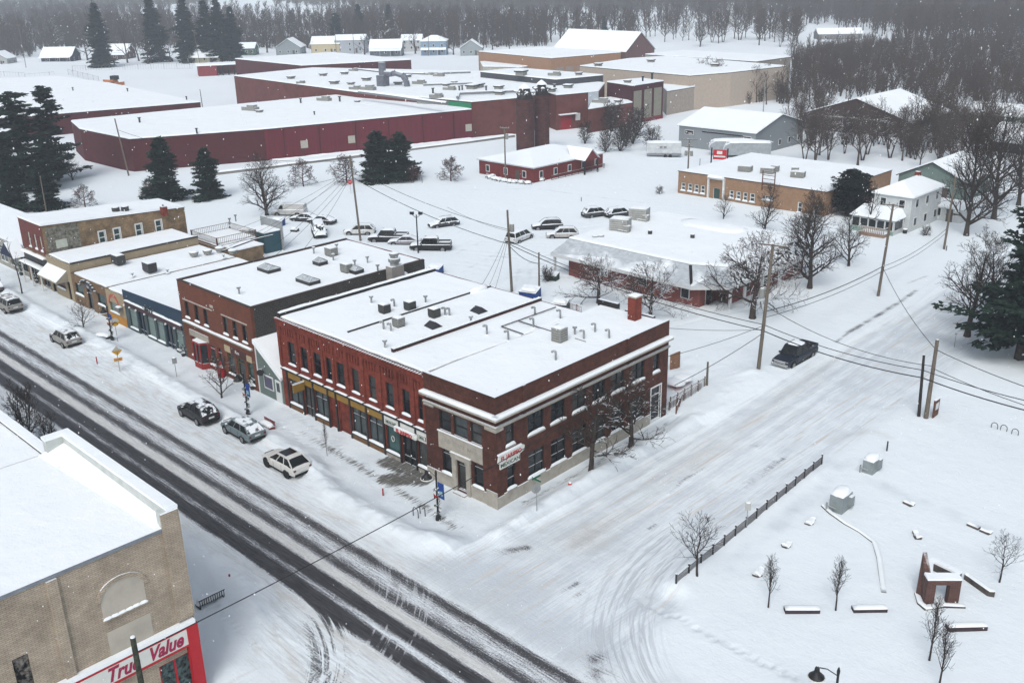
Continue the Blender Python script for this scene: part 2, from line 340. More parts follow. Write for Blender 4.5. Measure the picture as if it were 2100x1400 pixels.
# side street: packed, faintly tan
d=dline(U,V,W((1180,1120),(1400,960),(1560,850),(1700,740),(1800,650)))
slush+=np.exp(-(d/1.1)**2)*.34*sidef*(.3+1.0*n1)+np.exp(-((U+36.5)/3.5)**2)*.08*sidef*n1
icy+=sidef*(.34+.45*vnoise(U*1.2,V/14,41,1.0)+.25*(n3-.5))
track(W((1080,1120),(1190,1090),(1240,1120)),1.6,.22,'s'); track(W((1000,1230),(1100,1180)),2.0,.14,'s')
for q in (W((1375,1010),(1400,985),(1455,955)),W((1535,990),(1590,945)),W((1530,1000),(1610,938)),W((1535,912),(1553,915)),W((1330,1085),(1345,1075)),W((1030,1136),(1085,1124)),W((1150,1215),(1185,1195)),W((1180,1222),(1195,1212))): track(q,.28,.42,'a')
track(W((1740,685),(1800,650),(1878,600)),.45,.50,'a'); track(W((1715,705),(1760,672)),.3,.5,'a')
track(W((1860,585),(1900,570)),.3,.4,'a'); track(W((1700,905),(1780,885),(1820,900)),.5,.35,'s')
track(W((960,392),(1100,390),(1230,408),(1330,420)),.4,.30,'a'); track(W((780,392),(900,393)),.3,.18,'a')
# cleared paving outside the corner shops
d=dline(U,V,W((800,950),(845,965),(865,985),(800,985))); pave=np.maximum(pave,np.exp(-(d/1.3)**4)*.66)
d=dline(U,V,[(-72,41.9),(-64,41.6),(-58,41.2),(-50,40.6),(-46,40.2)]); pave=np.maximum(pave,np.exp(-(d/.8)**2)*.48*np.clip((U+74)/10,0,1))
d=dline(U,V,[(-44.6,46),(-44.9,64)]); pave=np.maximum(pave,np.exp(-(d/.7)**2)*.40)
icy+=walk*.5
for sd in range(26):
    rr=random.Random(sd); x=rr.uniform(-108,-58); y=rr.uniform(70,98); a=rr.uniform(-.5,.5)+(.3 if sd%2 else 2.0); L_=rr.uniform(8,26); c_=rr.uniform(-.05,.05); P_=[(x+math.cos(a+c_*i)*L_*i/6,y+math.sin(a+c_*i)*L_*i/6) for i in range(7)]
    for o in (0,1.6): Q_=[(p[0]-math.sin(a)*o,p[1]+math.cos(a)*o) for p in P_]; track(Q_,.32,.32,'i'); track(Q_,.2,-.06,'h')
track(W((1470,1190),(1620,1060),(1735,955)),1.3,.45,'i'); track(W((1785,985),(1900,1040),(2110,1125)),1.1,.45,'i'); track(W((1290,1225),(1450,1290),(1640,1400)),1.2,.3,'i'); track(W((1020,1130),(1080,1123)),.5,.5,'a'); track([(-44.9,45),(-45.0,64)],.6,.3,'i')
for o in (-5.2,-3.6,-2.0,-.5): track([(-36.4+o*.9,44),(-37.0+o*.9,70),(-38.6+o*.9,95),(-41+o*.7,120),(-43+o*.6,160)],.22,.30,'i'); track([(-36.4+o*.9+.5,44),(-37.0+o*.9+.5,70),(-38.6+o*.9+.5,95),(-41+o*.7,120)],.14,.045,'h')
for q_,a_ in ((W((560,1300),(520,1240),(500,1150),(440,1080)),.4),(W((620,1330),(560,1250),(540,1170)),.4),(W((470,1330),(440,1200),(400,1120)),.35)): track(q_,.3,a_,'i'); track(q_,.2,.06,'h')
h+=np.where(main|side,(n2*.015+n4*.008),0)
h-=np.clip(asph,0,1)*.012
lane=blur(((V>34.2)&(V<kn-.3)&main&(U<-42)|(V<28)&(V>ks+.6)&main).astype(float),9)*.75
# footprints
rngf=np.random.RandomState(5)
def prints(pts,n):
    global h
    pts=np.array(pts); seg=np.hypot(*np.diff(pts,axis=0).T); cum=np.concatenate([[0],np.cumsum(seg)])
    for i in range(n):
        t=cum[-1]*(i+.5)/n; x=np.interp(t,cum,pts[:,0])+rngf.uniform(-.2,.2); y=np.interp(t,cum,pts[:,1])+rngf.uniform(-.2,.2)
        a=np.searchsorted(ul,x);b=np.searchsorted(vl,y)
        if 2<a<len(ul)-3 and 2<b<len(vl)-3: h[a,b]-=.09; h[a,b+1]-=.05; icy[a:a+2,b:b+2]+=.18
prints(W((1295,1228),(1350,1255),(1430,1300),(1500,1335),(1620,1400)),60)
prints(W((560,860),(620,915),(690,930),(760,960)),40); prints(W((575,835),(640,880),(700,925)),30); prints([(-44.9,45),(-45.1,66)],40)
prints(W((380,1180),(450,1260),(520,1340)),20)
edge=np.minimum(np.minimum(U-ul[0],ul[-1]-U),np.minimum(V-vl[0],vl[-1]-V)); k=np.clip(edge/6,0,1); h=h*k-.016*(1-k)
# surface shader
gm=bpy.data.materials.new('street_surface'); gm.use_nodes=True; N=gm.node_tree.nodes; L=gm.node_tree.links; bs=N['Principled BSDF']; bs.inputs['Specular IOR Level'].default_value=.25
geo=N.new('ShaderNodeNewGeometry')
def att(n):
    a=N.new('ShaderNodeAttribute'); a.attribute_name=n; return a.outputs['Fac']
def noi(sc_,str_,det=5,ro=.6):
    mp=N.new('ShaderNodeMapping'); mp.inputs['Scale'].default_value=str_; L.new(geo.outputs['Position'],mp.inputs[0])
    q=N.new('ShaderNodeTexNoise'); q.inputs['Scale'].default_value=sc_; q.inputs['Detail'].default_value=det; q.inputs['Roughness'].default_value=ro; L.new(mp.outputs[0],q.inputs['Vector']); return q.outputs['Fac']
def ma(op,a,b=None,c=None):
    q=N.new('ShaderNodeMath'); q.operation=op
    for i,x in enumerate((a,b,c)):
        if x is None: continue
        if isinstance(x,(int,float)): q.inputs[i].default_value=x
        else: L.new(x,q.inputs[i])
    return q.outputs[0]
def mrg(x,a,b):
    q=N.new('ShaderNodeMapRange'); q.interpolation_type='SMOOTHSTEP'; q.inputs[1].default_value=a; q.inputs[2].default_value=b; L.new(x,q.inputs[0]); return q.outputs[0]
def mixc(f,a,b):
    q=N.new('ShaderNodeMix'); q.data_type='RGBA'; L.new(f,q.inputs[0])
    for i,x in ((6,a),(7,b)):
        if isinstance(x,tuple): q.inputs[i].default_value=(*x,1)
        else: L.new(x,q.inputs[i])
    return q.outputs[2]
fine=noi(1.0,(.45,9,1),7,.8); grain=noi(9.0,(1,1,1),4,.7); cloud=noi(.35,(1,1,1),4,.6)
f1=ma('ADD',ma('MULTIPLY',fine,.62),ma('MULTIPLY',grain,.38))
def lines(dn,freq,seed_,lo,hi):
    cb=N.new('ShaderNodeCombineXYZ'); L.new(ma('MULTIPLY',att(dn),freq),cb.inputs[0]); cb.inputs[1].default_value=seed_
    q=N.new('ShaderNodeTexNoise'); q.inputs['Scale'].default_value=1; q.inputs['Detail'].default_value=3; q.inputs['Roughness'].default_value=.7; ad=N.new('ShaderNodeVectorMath'); ad.operation='ADD'; mp=N.new('ShaderNodeMapping'); mp.inputs['Scale'].default_value=(.22,.22,.22); L.new(geo.outputs['Position'],mp.inputs[0])
    L.new(cb.outputs[0],ad.inputs[0]); L.new(mp.outputs[0],ad.inputs[1]); L.new(ad.outputs[0],q.inputs['Vector']); return mrg(q.outputs['Fac'],lo,hi)
SW=ma('MULTIPLY',att('swm'),lines('swd',3.6,3.,.47,.60)); SLn=ma('MULTIPLY',att('slm'),lines('sld',3.4,9.,.42,.56)); SX=ma('MULTIPLY',att('sxm'),lines('sxd',3.0,15.,.52,.60))
A=mrg(ma('ADD',ma('SUBTRACT',ma('ADD',att('asph'),ma('MULTIPLY',SLn,.62)),ma('MULTIPLY',SX,.42)),ma('MULTIPLY_ADD',f1,2.2,-1.1)),.40,.74)
A0=mrg(ma('ADD',ma('ADD',att('asph'),ma('MULTIPLY',SLn,.3)),ma('MULTIPLY_ADD',f1,2.2,-1.1)),.20,.62)
S=ma('MULTIPLY',att('slush'),mrg(f1,.25,.7)); 
strk=noi(1.0,(8,.28,1),6,.75)
I=mrg(ma('ADD',ma('ADD',att('icy'),ma('MULTIPLY_ADD',cloud,.9,-.6)),ma('MULTIPLY',att('side'),ma('MULTIPLY_ADD',strk,2.2,-1.1))),.0,.9)
P=mrg(ma('ADD',att('pave'),ma('MULTIPLY_ADD',noi(1.0,(5,.9,1),5,.7),1.2,-.6)),.35,.62)
c=mixc(I,(0.775,0.82,0.85),(0.56,0.605,0.65))
c=mixc(ma('MULTIPLY',att('side'),mrg(noi(1.0,(3,.12,1),4,.6),.52,.72)),c,(0.60,0.57,0.53))
c=mixc(ma('MULTIPLY',mrg(noi(2.2,(1,1,1),8,.75),.66,.74),.5),c,(0.50,0.52,0.55))
c=mixc(ma('MULTIPLY',SW,.85),c,(0.50,0.525,0.56))
lst=noi(1.0,(.35,5,1),6,.75)
c=mixc(ma('MULTIPLY',att('lane'),mrg(lst,.42,.66)),c,(0.50,0.51,0.53))
c=mixc(ma('MULTIPLY',att('lane'),ma('MULTIPLY',mrg(noi(.5,(.6,2,1),4,.6),.5,.66),.55)),c,(0.50,0.46,0.40))
c=mixc(S,c,(0.40,0.345,0.28))
dk=mixc(grain,(0.012,0.0115,0.012),(0.028,0.027,0.028)); dk=mixc(mrg(fine,.35,.68),dk,(0.085,0.083,0.09))
c=mixc(ma('MULTIPLY',A0,.8),c,(0.33,0.325,0.345))
c=mixc(A,c,dk)
brk=N.new('ShaderNodeTexBrick'); L.new(geo.outputs['Position'],brk.inputs['Vector']); brk.inputs['Scale'].default_value=1; brk.inputs['Brick Width'].default_value=.9; brk.inputs['Row Height'].default_value=.9; brk.offset=0
brk.inputs['Mortar Size'].default_value=.03
for nme,cc in (('Color1',(0.13,0.125,0.11)),('Color2',(0.10,0.095,0.085)),('Mortar',(0.20,0.20,0.19))): brk.inputs[nme].default_value=(*cc,1)
c=mixc(P,c,brk.outputs['Color'])
L.new(c,bs.inputs['Base Color'])
rr=N.new('ShaderNodeMapRange'); rr.inputs[3].default_value=.9; rr.inputs[4].default_value=.55; L.new(ma('MAXIMUM',A,P),rr.inputs[0]); L.new(rr.outputs[0],bs.inputs['Roughness'])
bp=N.new('ShaderNodeBump'); bp.inputs['Strength'].default_value=.5; bp.inputs['Distance'].default_value=.14; L.new(ma('ADD',ma('MULTIPLY',ma('SUBTRACT',fine,ma('MULTIPLY',SW,.9)),.5),ma('ADD',ma('MULTIPLY',noi(.7,(1,1,1),7,.65),1.6),ma('MULTIPLY',noi(5.,(1,1,1),5,.7),.35))),bp.inputs['Height']); L.new(bp.outputs[0],bs.inputs['Normal'])
nu,nv_=U.shape
idx=np.arange(nu*nv_).reshape(nu,nv_)
quads=np.stack([idx[:-1,:-1],idx[1:,:-1],idx[1:,1:],idx[:-1,1:]],-1).reshape(-1,4)
def fc(a): return a[:-1,:-1].reshape(-1)
park=(~main)&(~side)&(~walk)&(V>68)&(V<100)&(U<-52)&(U>-112)
reg={'main_street':fc(main),'side_street':fc(side&~main),'pavement':fc(walk&~main&~side),'car_park':fc(park)}
rest=~(reg['main_street']|reg['side_street']|reg['pavement']|reg['car_park']); reg['snowy_ground']=rest
co=np.stack([U,V,h],-1).reshape(-1,3); AT={'asph':asph,'slush':slush,'pave':pave,'icy':icy,'side':sidef,'lane':lane,'swd':swd,'swm':swm,'sld':sld,'slm':slm,'sxd':sxd,'sxm':sxm}
for nm,mask in reg.items():
    q=quads[mask]; us,inv=np.unique(q,return_inverse=True); q2=inv.reshape(-1,4)
    me=mesh_np(nm,co[us],q2,gm,True)
    for k2,a in AT.items():
        at=me.attributes.new(k2,'FLOAT','POINT'); at.data.foreach_set('value',a.reshape(-1)[us].astype(np.float32))
    o=bpy.data.objects.new(nm,me); sc.collection.objects.link(o); tag(o,kind='structure')
# the wide snow-covered plain that reaches the horizon
xs=np.concatenate([-np.geomspace(5000,200,60),np.linspace(-195,200,60),np.geomspace(210,5000,40)]); ys=np.concatenate([-np.geomspace(2000,50,25),np.linspace(-40,400,90),np.geomspace(410,5500,50)])
X,Y=np.meshgrid(xs,ys,indexing='ij'); Z=-.02-.10*((X>ul[0]+1)&(X<ul[-1]-1)&(Y>vl[0]+1)&(Y<vl[-1]-1)); r=np.hypot(X,Y)
Z=Z+np.clip((r-330)/500,0,1)*(vnoise(X,Y,77,140.)-.5)*5+np.clip((r-900)/2500,0,1)*vnoise(X,Y,78,600.)*40
idx=np.arange(X.size).reshape(X.shape)
q=np.stack([idx[:-1,:-1],idx[1:,:-1],idx[1:,1:],idx[:-1,1:]],-1).reshape(-1,4)
field=mat('field_snow',(0.755,0.79,0.82),.95,var=.03,vs=.02)
me=mesh_np('snow_plain',np.stack([X,Y,Z],-1).reshape(-1,3),q,field,True); o=bpy.data.objects.new('snow_plain',me); sc.collection.objects.link(o); tag(o,kind='structure')
# ---------------------------------------------------------------- building kit
rng=random.Random(11)
GLS=[glass,glass,glassmat('dark_glass_b',(0.022,0.030,0.032),.15),glassmat('dark_glass_c',(0.008,0.010,0.012),.08),glassmat('curtained_glass',(0.055,0.056,0.053),.25)]
def wp(face,c,a,z,d=0.0):   # a point on a wall: face F looks at the main street (-Y), face R looks along +X
    return (a,c+d,z) if face=='F' else (c-d,a,z)
def snow_slab(pts,z,mt=None,parent=None,name='snow_cover',th=.18,inset=.0,drift=0.0):
    # polygon slab of snow with a softened rim
    Q=[Vector((p[0],p[1])) for p in pts]; P=[]; rs_=random.Random(int(abs(Q[0].x*7+Q[0].y*3))); k_=0
    for a,b in zip(Q,Q[1:]+Q[:1]):
        L_=(b-a).length; m_=max(1,min(40,int(L_/1.1))); d=(b-a)/max(L_,1e-6); n_=Vector((d.y,-d.x))
        for i in range(m_): k_=k_*.6+rs_.uniform(-.07,.07); P.append(a.lerp(b,i/m_)+n_*(k_ if i else 0))
    n=len(P); cx=sum((p for p in P),Vector((0,0)))/n
    mb=MB(); rings=[(1.0,0.0),(1.0,th*.55),(.992,th*.85),(.975,th)]
    vs=[]
    for k,zz in rings:
        for p in P: q=cx+(p-cx)*k; vs.append((q.x,q.y,z+zz))
    fs=[(j*n+i,j*n+(i+1)%n,(j+1)*n+(i+1)%n,(j+1)*n+i) for j in range(3) for i in range(n)]+[tuple(range(3*n,4*n))]
    mb.add(vs,fs); return build(mb,name,mt or snow2,parent)
class Bld:
    def __init__(s,name,label,cat,u0,u1,v0,v1,z1,wall,group=None,roof_z=None,z0=-.2):
        s.u0,s.u1,s.v0,s.v1,s.z1,s.wm=u0,u1,v0,v1,z1,wall; s.z0=z0
        s.root=thing(name,label,cat,((u0+u1)/2,(v0+v1)/2,0),group); s.op={'F':[],'R':[]}; s.roof_z=roof_z if roof_z is not None else z1-.25; s.wins=[]
    def c(s,face): return s.v0 if face=='F' else s.u1
    def win(s,face,a0,a1,z0,z1,nx=1,ny=2,glass_=None,frame=None,sill=True,name='window',depth=.16,snowy=True,bar=.06,fracs=None,label=None,surround=None):
        if a0>a1: a0,a1=a1,a0
        s.op[face].append((a0,a1,z0,z1)); s.wins.append((face,a0,a1,z0,z1,nx,ny,glass_ or rng.choice(GLS),frame or (dark_trim if fracs else dark_frame),sill,name,depth,snowy,bar,fracs,label,surround))
    def done(s,roof=True,coping=None,snow_roof=True,slab_z=None,back=True):
        mb=MB()
        for face in 'FR':
            c=s.c(face); lo,hi=(s.u0,s.u1) if face=='F' else (s.v0,s.v1)
            ops=s.op[face]; A=sorted({lo,hi,*[max(lo,min(hi,o[0])) for o in ops],*[max(lo,min(hi,o[1])) for o in ops]}); Zs=sorted({s.z0,s.z1,*[o[2] for o in ops],*[o[3] for o in ops]})
            for a,b in zip(A[:-1],A[1:]):
                for z,y in zip(Zs[:-1],Zs[1:]):
                    m_=((a+b)/2,(z+y)/2)
                    if any(o[0]<m_[0]<o[1] and o[2]<m_[1]<o[3] for o in ops): continue
                    mb.quad(wp(face,c,a,z),wp(face,c,b,z),wp(face,c,b,y),wp(face,c,a,y))
            for o in ops:
                d=.2; a,b,z,y=o
                for p in (((a,z),(b,z)),((b,z),(b,y)),((b,y),(a,y)),((a,y),(a,z))):
                    mb.quad(wp(face,c,*p[0]),wp(face,c,*p[1]),wp(face,c,*p[1],d),wp(face,c,*p[0],d))
                mb.quad(wp(face,c,a,z,d),wp(face,c,b,z,d),wp(face,c,b,y,d),wp(face,c,a,y,d))
        zb=getattr(s,'zb',s.z1); mb.quad((s.u0,s.v0,s.z0),(s.u0,s.v1,s.z0),(s.u0,s.v1,zb),(s.u0,s.v0,zb)); mb.quad((s.u0,s.v1,s.z0),(s.u1,s.v1,s.z0),(s.u1,s.v1,zb),(s.u0,s.v1,zb))
        zr=s.roof_z-.3
        mb.quad((s.u0+.01,s.v0+.21,zr),(s.u1-.21,s.v0+.21,zr),(s.u1-.21,s.v1-.01,zr),(s.u0+.01,s.v1-.01,zr))
        s.wall=build(mb,'wall',s.wm,s.root)
        for (face,a0,a1,z0,z1,nx,ny,gl,fr,sill,name,dp,snowy,bar,fracs,label,sur) in s.wins:
            c=s.c(face); f=MB()
            def bx(x0,x1,y0,y1,d0,d1):
                p=wp(face,c,x0,y0,d0);q=wp(face,c,x1,y1,d1); f.box(min(p[0],q[0]),min(p[1],q[1]),y0,max(p[0],q[0]),max(p[1],q[1]),y1)
            f0,f1=dp-.07,dp-.01
            bx(a0,a0+bar,z0,z1,f0,f1);bx(a1-bar,a1,z0,z1,f0,f1);bx(a0+bar,a1-bar,z0,z0+bar,f0,f1);bx(a0+bar,a1-bar,z1-bar,z1,f0,f1)
            for i in range(1,nx): x=a0+(a1-a0)*i/nx; bx(x-bar/2,x+bar/2,z0+bar,z1-bar,f0,f1)
            zs=fracs if fracs else [i/ny for i in range(1,ny)]
            for q in zs: zz=z0+(z1-z0)*q; bx(a0+bar,a1-bar,zz-bar/2,zz+bar/2,f0+.012,f1-.004)
            if sur:
                w_=.12
                bx(a0-w_,a0,z0-w_,z1+w_,-.03,.02);bx(a1,a1+w_,z0-w_,z1+w_,-.03,.02);bx(a0,a1,z0-w_,z0,-.03,.02);bx(a0,a1,z1,z1+w_,-.03,.02)
            wo=build(f,name,fr,s.root,label=label)
            g=MB(); g.quad(wp(face,c,a0+.01,z0+.01,dp),wp(face,c,a1-.01,z0+.01,dp),wp(face,c,a1-.01,z1-.01,dp),wp(face,c,a0+.01,z1-.01,dp)); build(g,'pane',gl,wo)
            if sill:
                k=MB(); p=wp(face,c,a0-.1,0,-.10);q=wp(face,c,a1+.1,0,.05); x0,x1=sorted((p[0],q[0]));y0,y1=sorted((p[1],q[1]))
                k.box(x0,y0,z0-.13,x1,y1,z0); build(k,'sill',limestone if sill is True else sill,wo)
                if snowy:
                    k=MB(); k.lump(((x0+x1)/2,(y0+y1)/2-(.02 if face=='F' else 0),z0-.005),x1-x0,y1-y0+.02,.17+rng.random()*.06,rng,10); build(k,'sill_snow',snow,wo)
        if coping:
            th,pr,mt=coping; k=MB(); z=s.z1
            k.box(s.u0-.01,s.v0-pr,z,s.u1+pr,s.v0+.28,z+th); k.box(s.u1-.28,s.v0+.283,z,s.u1+pr,s.v1,z+th); k.box(s.u0-.01,s.v0+.283,z,s.u0+.25,s.v1,z+th)
            build(k,'coping',mt,s.root)
        if roof:
            z=slab_z if slab_z is not None else s.roof_z
            snow_slab([(s.u0+.27,s.v0+.3),(s.u1-.3,s.v0+.3),(s.u1-.3,s.v1-.05),(s.u0+.27,s.v1-.05)],z-.02,parent=s.root,name='roof_snow')
        return s
    def bx(s,name,face,a0,a1,z0,z1,proud,mt,depth=0.0,parent=None,label=None):
        c=s.c(face); p=wp(face,c,a0,z0,-proud);q=wp(face,c,a1,z1,depth); mb=MB(); mb.box(min(p[0],q[0]),min(p[1],q[1]),z0,max(p[0],q[0]),max(p[1],q[1]),z1)
        return build(mb,name,mt,parent or s.root,label=label)
# roof equipment (children of the roof's building)
def vent(parent,p,h=.8,kind='cap'):
    mb=MB(); x,y,z=p
    mb.cyl((x,y,z),(x,y,z+h*.8),.09,.09,7)
    if kind=='cap': mb.cyl((x,y,z+h*.78),(x,y,z+h),.2,.2,9)
    elif kind=='goose':
        a=(x,y,z+h*.8); b=(x-.06,y-.03,z+h*.97); c=(x-.22,y-.08,z+h*.98); d=(x-.28,y-.1,z+h*.8); mb.tube([a,b,c,d],.1,7)
    mb.m=1; mb.cyl((x,y,z-.02),(x,y,z+.06),.24,.12,8)
    return build(mb,'vent_pipe',[galv,hvac_dark],parent)
def acbox(parent,p,sx,sy,sz,mt=None,rz=0,legs=True,name='air_conditioner'):
    x,y,z=p; mb=MB(); mb.cbox((x,y,z+.12),sx,sy,sz,rz)
    mb.m=1
    for i in range(5): mb.cbox((x,y,z+.2+i*sz/5.5),sx+.012,sy*.86,.035,rz); mb.cbox((x,y,z+.2+i*sz/5.5),sx*.86,sy+.012,.03,rz)
    if legs: mb.cbox((x,y,z-.02),sx*.9,sy*.9,.14,rz)
    mb.cyl((x,y,z+.12+sz),(x,y,z+.16+sz),min(sx,sy)*.36,n=12)
    o=build(mb,name,[mt or hvac,louvre_dark],parent)
    k=MB(); k.lump((x,y,z+.15+sz),sx*.95,sy*.95,.1,rng,10,rz); build(k,'snow_cap',snow,o); return o
def skylight(parent,p,sx,sy,h=.7,ridge=.55,rz=0):
    x,y,z=p; mb=MB(); mb.cbox((x,y,z-.05),sx,sy,h*.55+.05,rz); mb.m=1
    zz=z+h*.55; L=max(sx,sy)*.5-min(sx,sy)*.5*ridge; 
    rim=MB(); a=[(-sx/2,-sy/2),(sx/2,-sy/2),(sx/2,sy/2),(-sx/2,sy/2)]
    r=[(-L,0),(L,0)] if sx>=sy else [(0,-L),(0,L)]
    T=lambda q,zq:(x+q[0]*math.cos(rz)-q[1]*math.sin(rz),y+q[0]*math.sin(rz)+q[1]*math.cos(rz),zq)
    A=[T(q,zz) for q in a]; Rr=[T(q,z+h) for q in r]
    g=MB()
    if sx>=sy: g.add(A+Rr,[(0,1,5,4),(1,2,5),(2,3,4,5),(3,0,4)])
    else: g.add(A+Rr,[(0,1,4),(1,2,5,4),(2,3,5),(3,0,4,5)])
    o=build(mb,'skylight',[black_metal,black_metal],parent)
    build(g,'pane',mat('snowy_glass',(0.45,0.48,0.5),.5,var=.25,vs=1.5),o)
    k=MB()
    for q in A: k.cyl(q,Rr[0] if (Vector(q)-Vector(Rr[0])).length<(Vector(q)-Vector(Rr[1])).length else Rr[1],.035,n=5)
    k.cyl(Rr[0],Rr[1],.035,n=5); nb=3
    for i in range(1,nb+1):
        t=i/(nb+1)
        for e in ((0,1),(3,2)) if sx>=sy else ((1,2),(0,3)):
            pa=Vector(A[e[0]]).lerp(Vector(A[e[1]]),t); pb=Vector(Rr[0]).lerp(Vector(Rr[1]),t); k.cyl(pa,pb,.02,n=4)
    build(k,'glazing_bar',black_metal,o)
    return o
def polyb(name,label,cat,pts,z,wall,parts=True,th=.25,edge=None,group=None,z0=-.2):
    # flat-roofed block from its roof corners
    c=sum((Vector((p[0],p[1],0)) for p in pts),Vector())/len(pts)
    root=thing(name,label,cat,(c.x,c.y,0),group)
    mb=MB(); mb.prism([(p[0],p[1]) for p in pts],z0,z,top=True); build(mb,'wall',wall,root)
    k=MB(); cc=Vector((c.x,c.y)); P=[(cc+(Vector((p[0],p[1]))-cc)*1.002) for p in pts]; k.prism([(q.x,q.y) for q in P],z,z+.16); build(k,'roof_edge',edge or dark_trim,root)
    snow_slab([(p[0],p[1]) for p in pts],z+.16,parent=root,name='roof_snow',th=.3)
    return root
def lot_block(parent,p,sx,sy,sz,mt,name): 
    mb=MB(); mb.cbox(p,sx,sy,sz); return build(mb,name,mt,parent)
# ---------------------------------------------------------------- the corner bank
V0=44.0
B=Bld('bank_building','dark brown brick corner building with pale stone trim and stone doorway at the street corner','building',-53.0,-45.5,V0,65.3,8.95,brown_brick,roof_z=8.72); B.zb=8.5
for a,b in ((-51.4,-50.15),(-49.86,-48.4),(-48.05,-46.93)): B.win('F',a,b,4.75,6.33,1,2,glass_=glass_grey if a>-50 and a<-49 else None,sill=False)
B.win('F',-51.25,-50.2,1.18,3.15,1,1,fracs=[.82]); B.win('F',-47.9,-46.9,1.22,3.1,1,1,fracs=[.82])
B.win('F',-49.62,-48.6,.3,2.85,1,1,fracs=[.8],name='door',sill=False,depth=.18)
for a,b,n in ((45.05,45.9,1),(47.4,49.15,2),(49.95,51.6,2),(52.5,54.15,2),(54.95,56.6,2),(57.4,59.05,2),(60.15,61.85,2),(63.15,64.0,1)):
    B.win('R',a,b,4.78,6.72,n,2,bar=.07)
for a,b,n in ((45.1,45.95,1),(47.4,49.15,2),(49.95,51.7,2),(52.5,54.2,2),(54.9,56.6,2),(57.4,59.05,2),(60.1,61.8,2)):
    B.win('R',a,b,1.22,3.35,n,2,bar=.07,fracs=[.38,.8])
B.win('R',62.95,64.35,.3,3.4,1,1,fracs=[.75],name='door',sill=False,frame=white_paint,surround=True)
B.done()
mb=MB()   # cornice with a deep snow shelf, belt course, plinth: stone rings round the two street sides
def ell(mb,z0,z1,pr,b=0): 
    mb.box(-53.0-.02,V0-pr,z0,-45.5+pr,V0-b,z1); mb.box(-45.5+b,V0+.002,z0,-45.5+pr,65.3,z1)
ell(mb,7.34,7.5,.5); ell(mb,7.22,7.337,.32); build(mb,'cornice',limestone,B.root)
mb=MB(); ell(mb,7.503,7.62,.49); build(mb,'cornice_snow',snow,B.root)
mb=MB(); mb.strip([(-52.9,V0-.22,7.62),(-45.3,V0-.22,7.62)],.44,.08,rng); mb.strip([(-45.26,V0-.3,7.62),(-45.26,65.2,7.62)],.44,.08,rng)
build(mb,'snow_drift',snow,B.root,smooth=True)
mb=MB(); ell(mb,6.52,6.62,.12); ell(mb,6.622,6.74,.2); build(mb,'belt_course',limestone,B.root)
mb=MB(); mb.box(-52.98,V0-.14,6.36,-51.9,V0,6.5); mb.box(-46.5,V0-.14,6.3,-45.38,V0,6.5); mb.box(-45.5,V0+.002,6.3,-45.38,V0+.7,6.5); build(mb,'capital',limestone,B.root)
mb=MB(); mb.box(-53,V0-.07,-.2,-50.1,V0,1.02); mb.box(-48.15,V0-.07,-.2,-45.43,V0,1.02); mb.box(-46.5,V0-.12,-.2,-45.38,V0-.07,1.45); mb.box(-45.5,V0+.002,-.2,-45.43,62.8,1.02); mb.box(-53,V0-.1,1.023,-50.1,V0,1.12); mb.box(-48.15,V0-.1,1.023,-46.5,V0,1.12); mb.box(-45.5,V0+.7,1.023,-45.4,62.8,1.12); build(mb,'plinth',limestone,B.root)
mb=MB(); mb.box(-51.55,V0-.06,3.25,-46.88,V0,4.62); sgn=build(mb,'stone_panel',limestone,B.root)
mb=MB(); mb.box(-51.6,V0-.12,4.623,-46.84,V0,4.7); build(mb,'panel_snow',snow,B.root)
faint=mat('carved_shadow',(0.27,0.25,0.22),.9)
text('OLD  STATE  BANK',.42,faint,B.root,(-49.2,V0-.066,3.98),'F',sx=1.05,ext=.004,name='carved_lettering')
mb=MB(); mb.box(-50.08,V0-.16,.0,-49.64,V0,3.2); mb.box(-48.58,V0-.16,.0,-48.16,V0,3.2); mb.box(-50.14,V0-.2,2.88,-48.1,V0-.003,3.22); mb.box(-50.2,V0-.24,3.223,-48.04,V0,3.32); build(mb,'doorway_surround',limestone,B.root)
mb=MB(); mb.box(-49.72,V0-.5,-.05,-48.5,V0-.16,.22); build(mb,'doorstep',limestone,B.root)
text('20',.2,white_paint,B.root,(-48.9,V0+.13,2.55),'F',name='house_number')
# brick pilasters that break the parapet
mb=MB()
for a in (47.0,59.5): mb.box(-45.5,a-.14,6.75,-45.42,a+.14,7.2); mb.box(-45.5,a-.16,7.65,-45.4,a+.16,9.0)
mb.box(-52.45,V0-.06,7.65,-52.1,V0,9.0); build(mb,'pilaster',brown_brick,B.root)
mb=MB(); mb.box(-53.0,V0-.03,8.953,-45.47,V0+.25,9.0); mb.box(-45.75,V0+.253,8.953,-45.47,65.3,9.0); build(mb,'coping',dark_trim,B.root)
# restaurant sign on the side wall
sr=mat('sign_red',(0.42,0.012,0.02),.5,var=.05); sw=mat('sign_white',(0.62,0.62,0.58),.5,var=.05); sg=mat('sign_green',(0.02,0.07,0.04),.5,var=.05); syl=mat('sign_yellow',(0.55,0.32,0.03),.5,var=.05)
S=thing('restaurant_sign','white and red restaurant sign on the side wall of the corner building','sign',(-45.4,45.5,3.9))
mb=MB(); mb.prism([(0,0)],0,0) if False else None
def slab(mb,pts,u0,u1):  # outline in (v,z) extruded in u
    n=len(pts); mb.add([(u0,a,b) for a,b in pts]+[(u1,a,b) for a,b in pts],[(i,(i+1)%n,n+(i+1)%n,n+i) for i in range(n)]+[tuple(range(n)),tuple(range(n,2*n))])
mb=MB(); slab(mb,[(43.98,3.86),(46.35,3.86),(46.75,4.0),(46.8,4.35),(46.5,4.5),(44.1,4.42)],-45.42,-45.3); slab(mb,[(44.2,3.3),(46.3,3.3),(46.3,3.83),(44.2,3.83)],-45.42,-45.32); build(mb,'sign_board',sw,S)
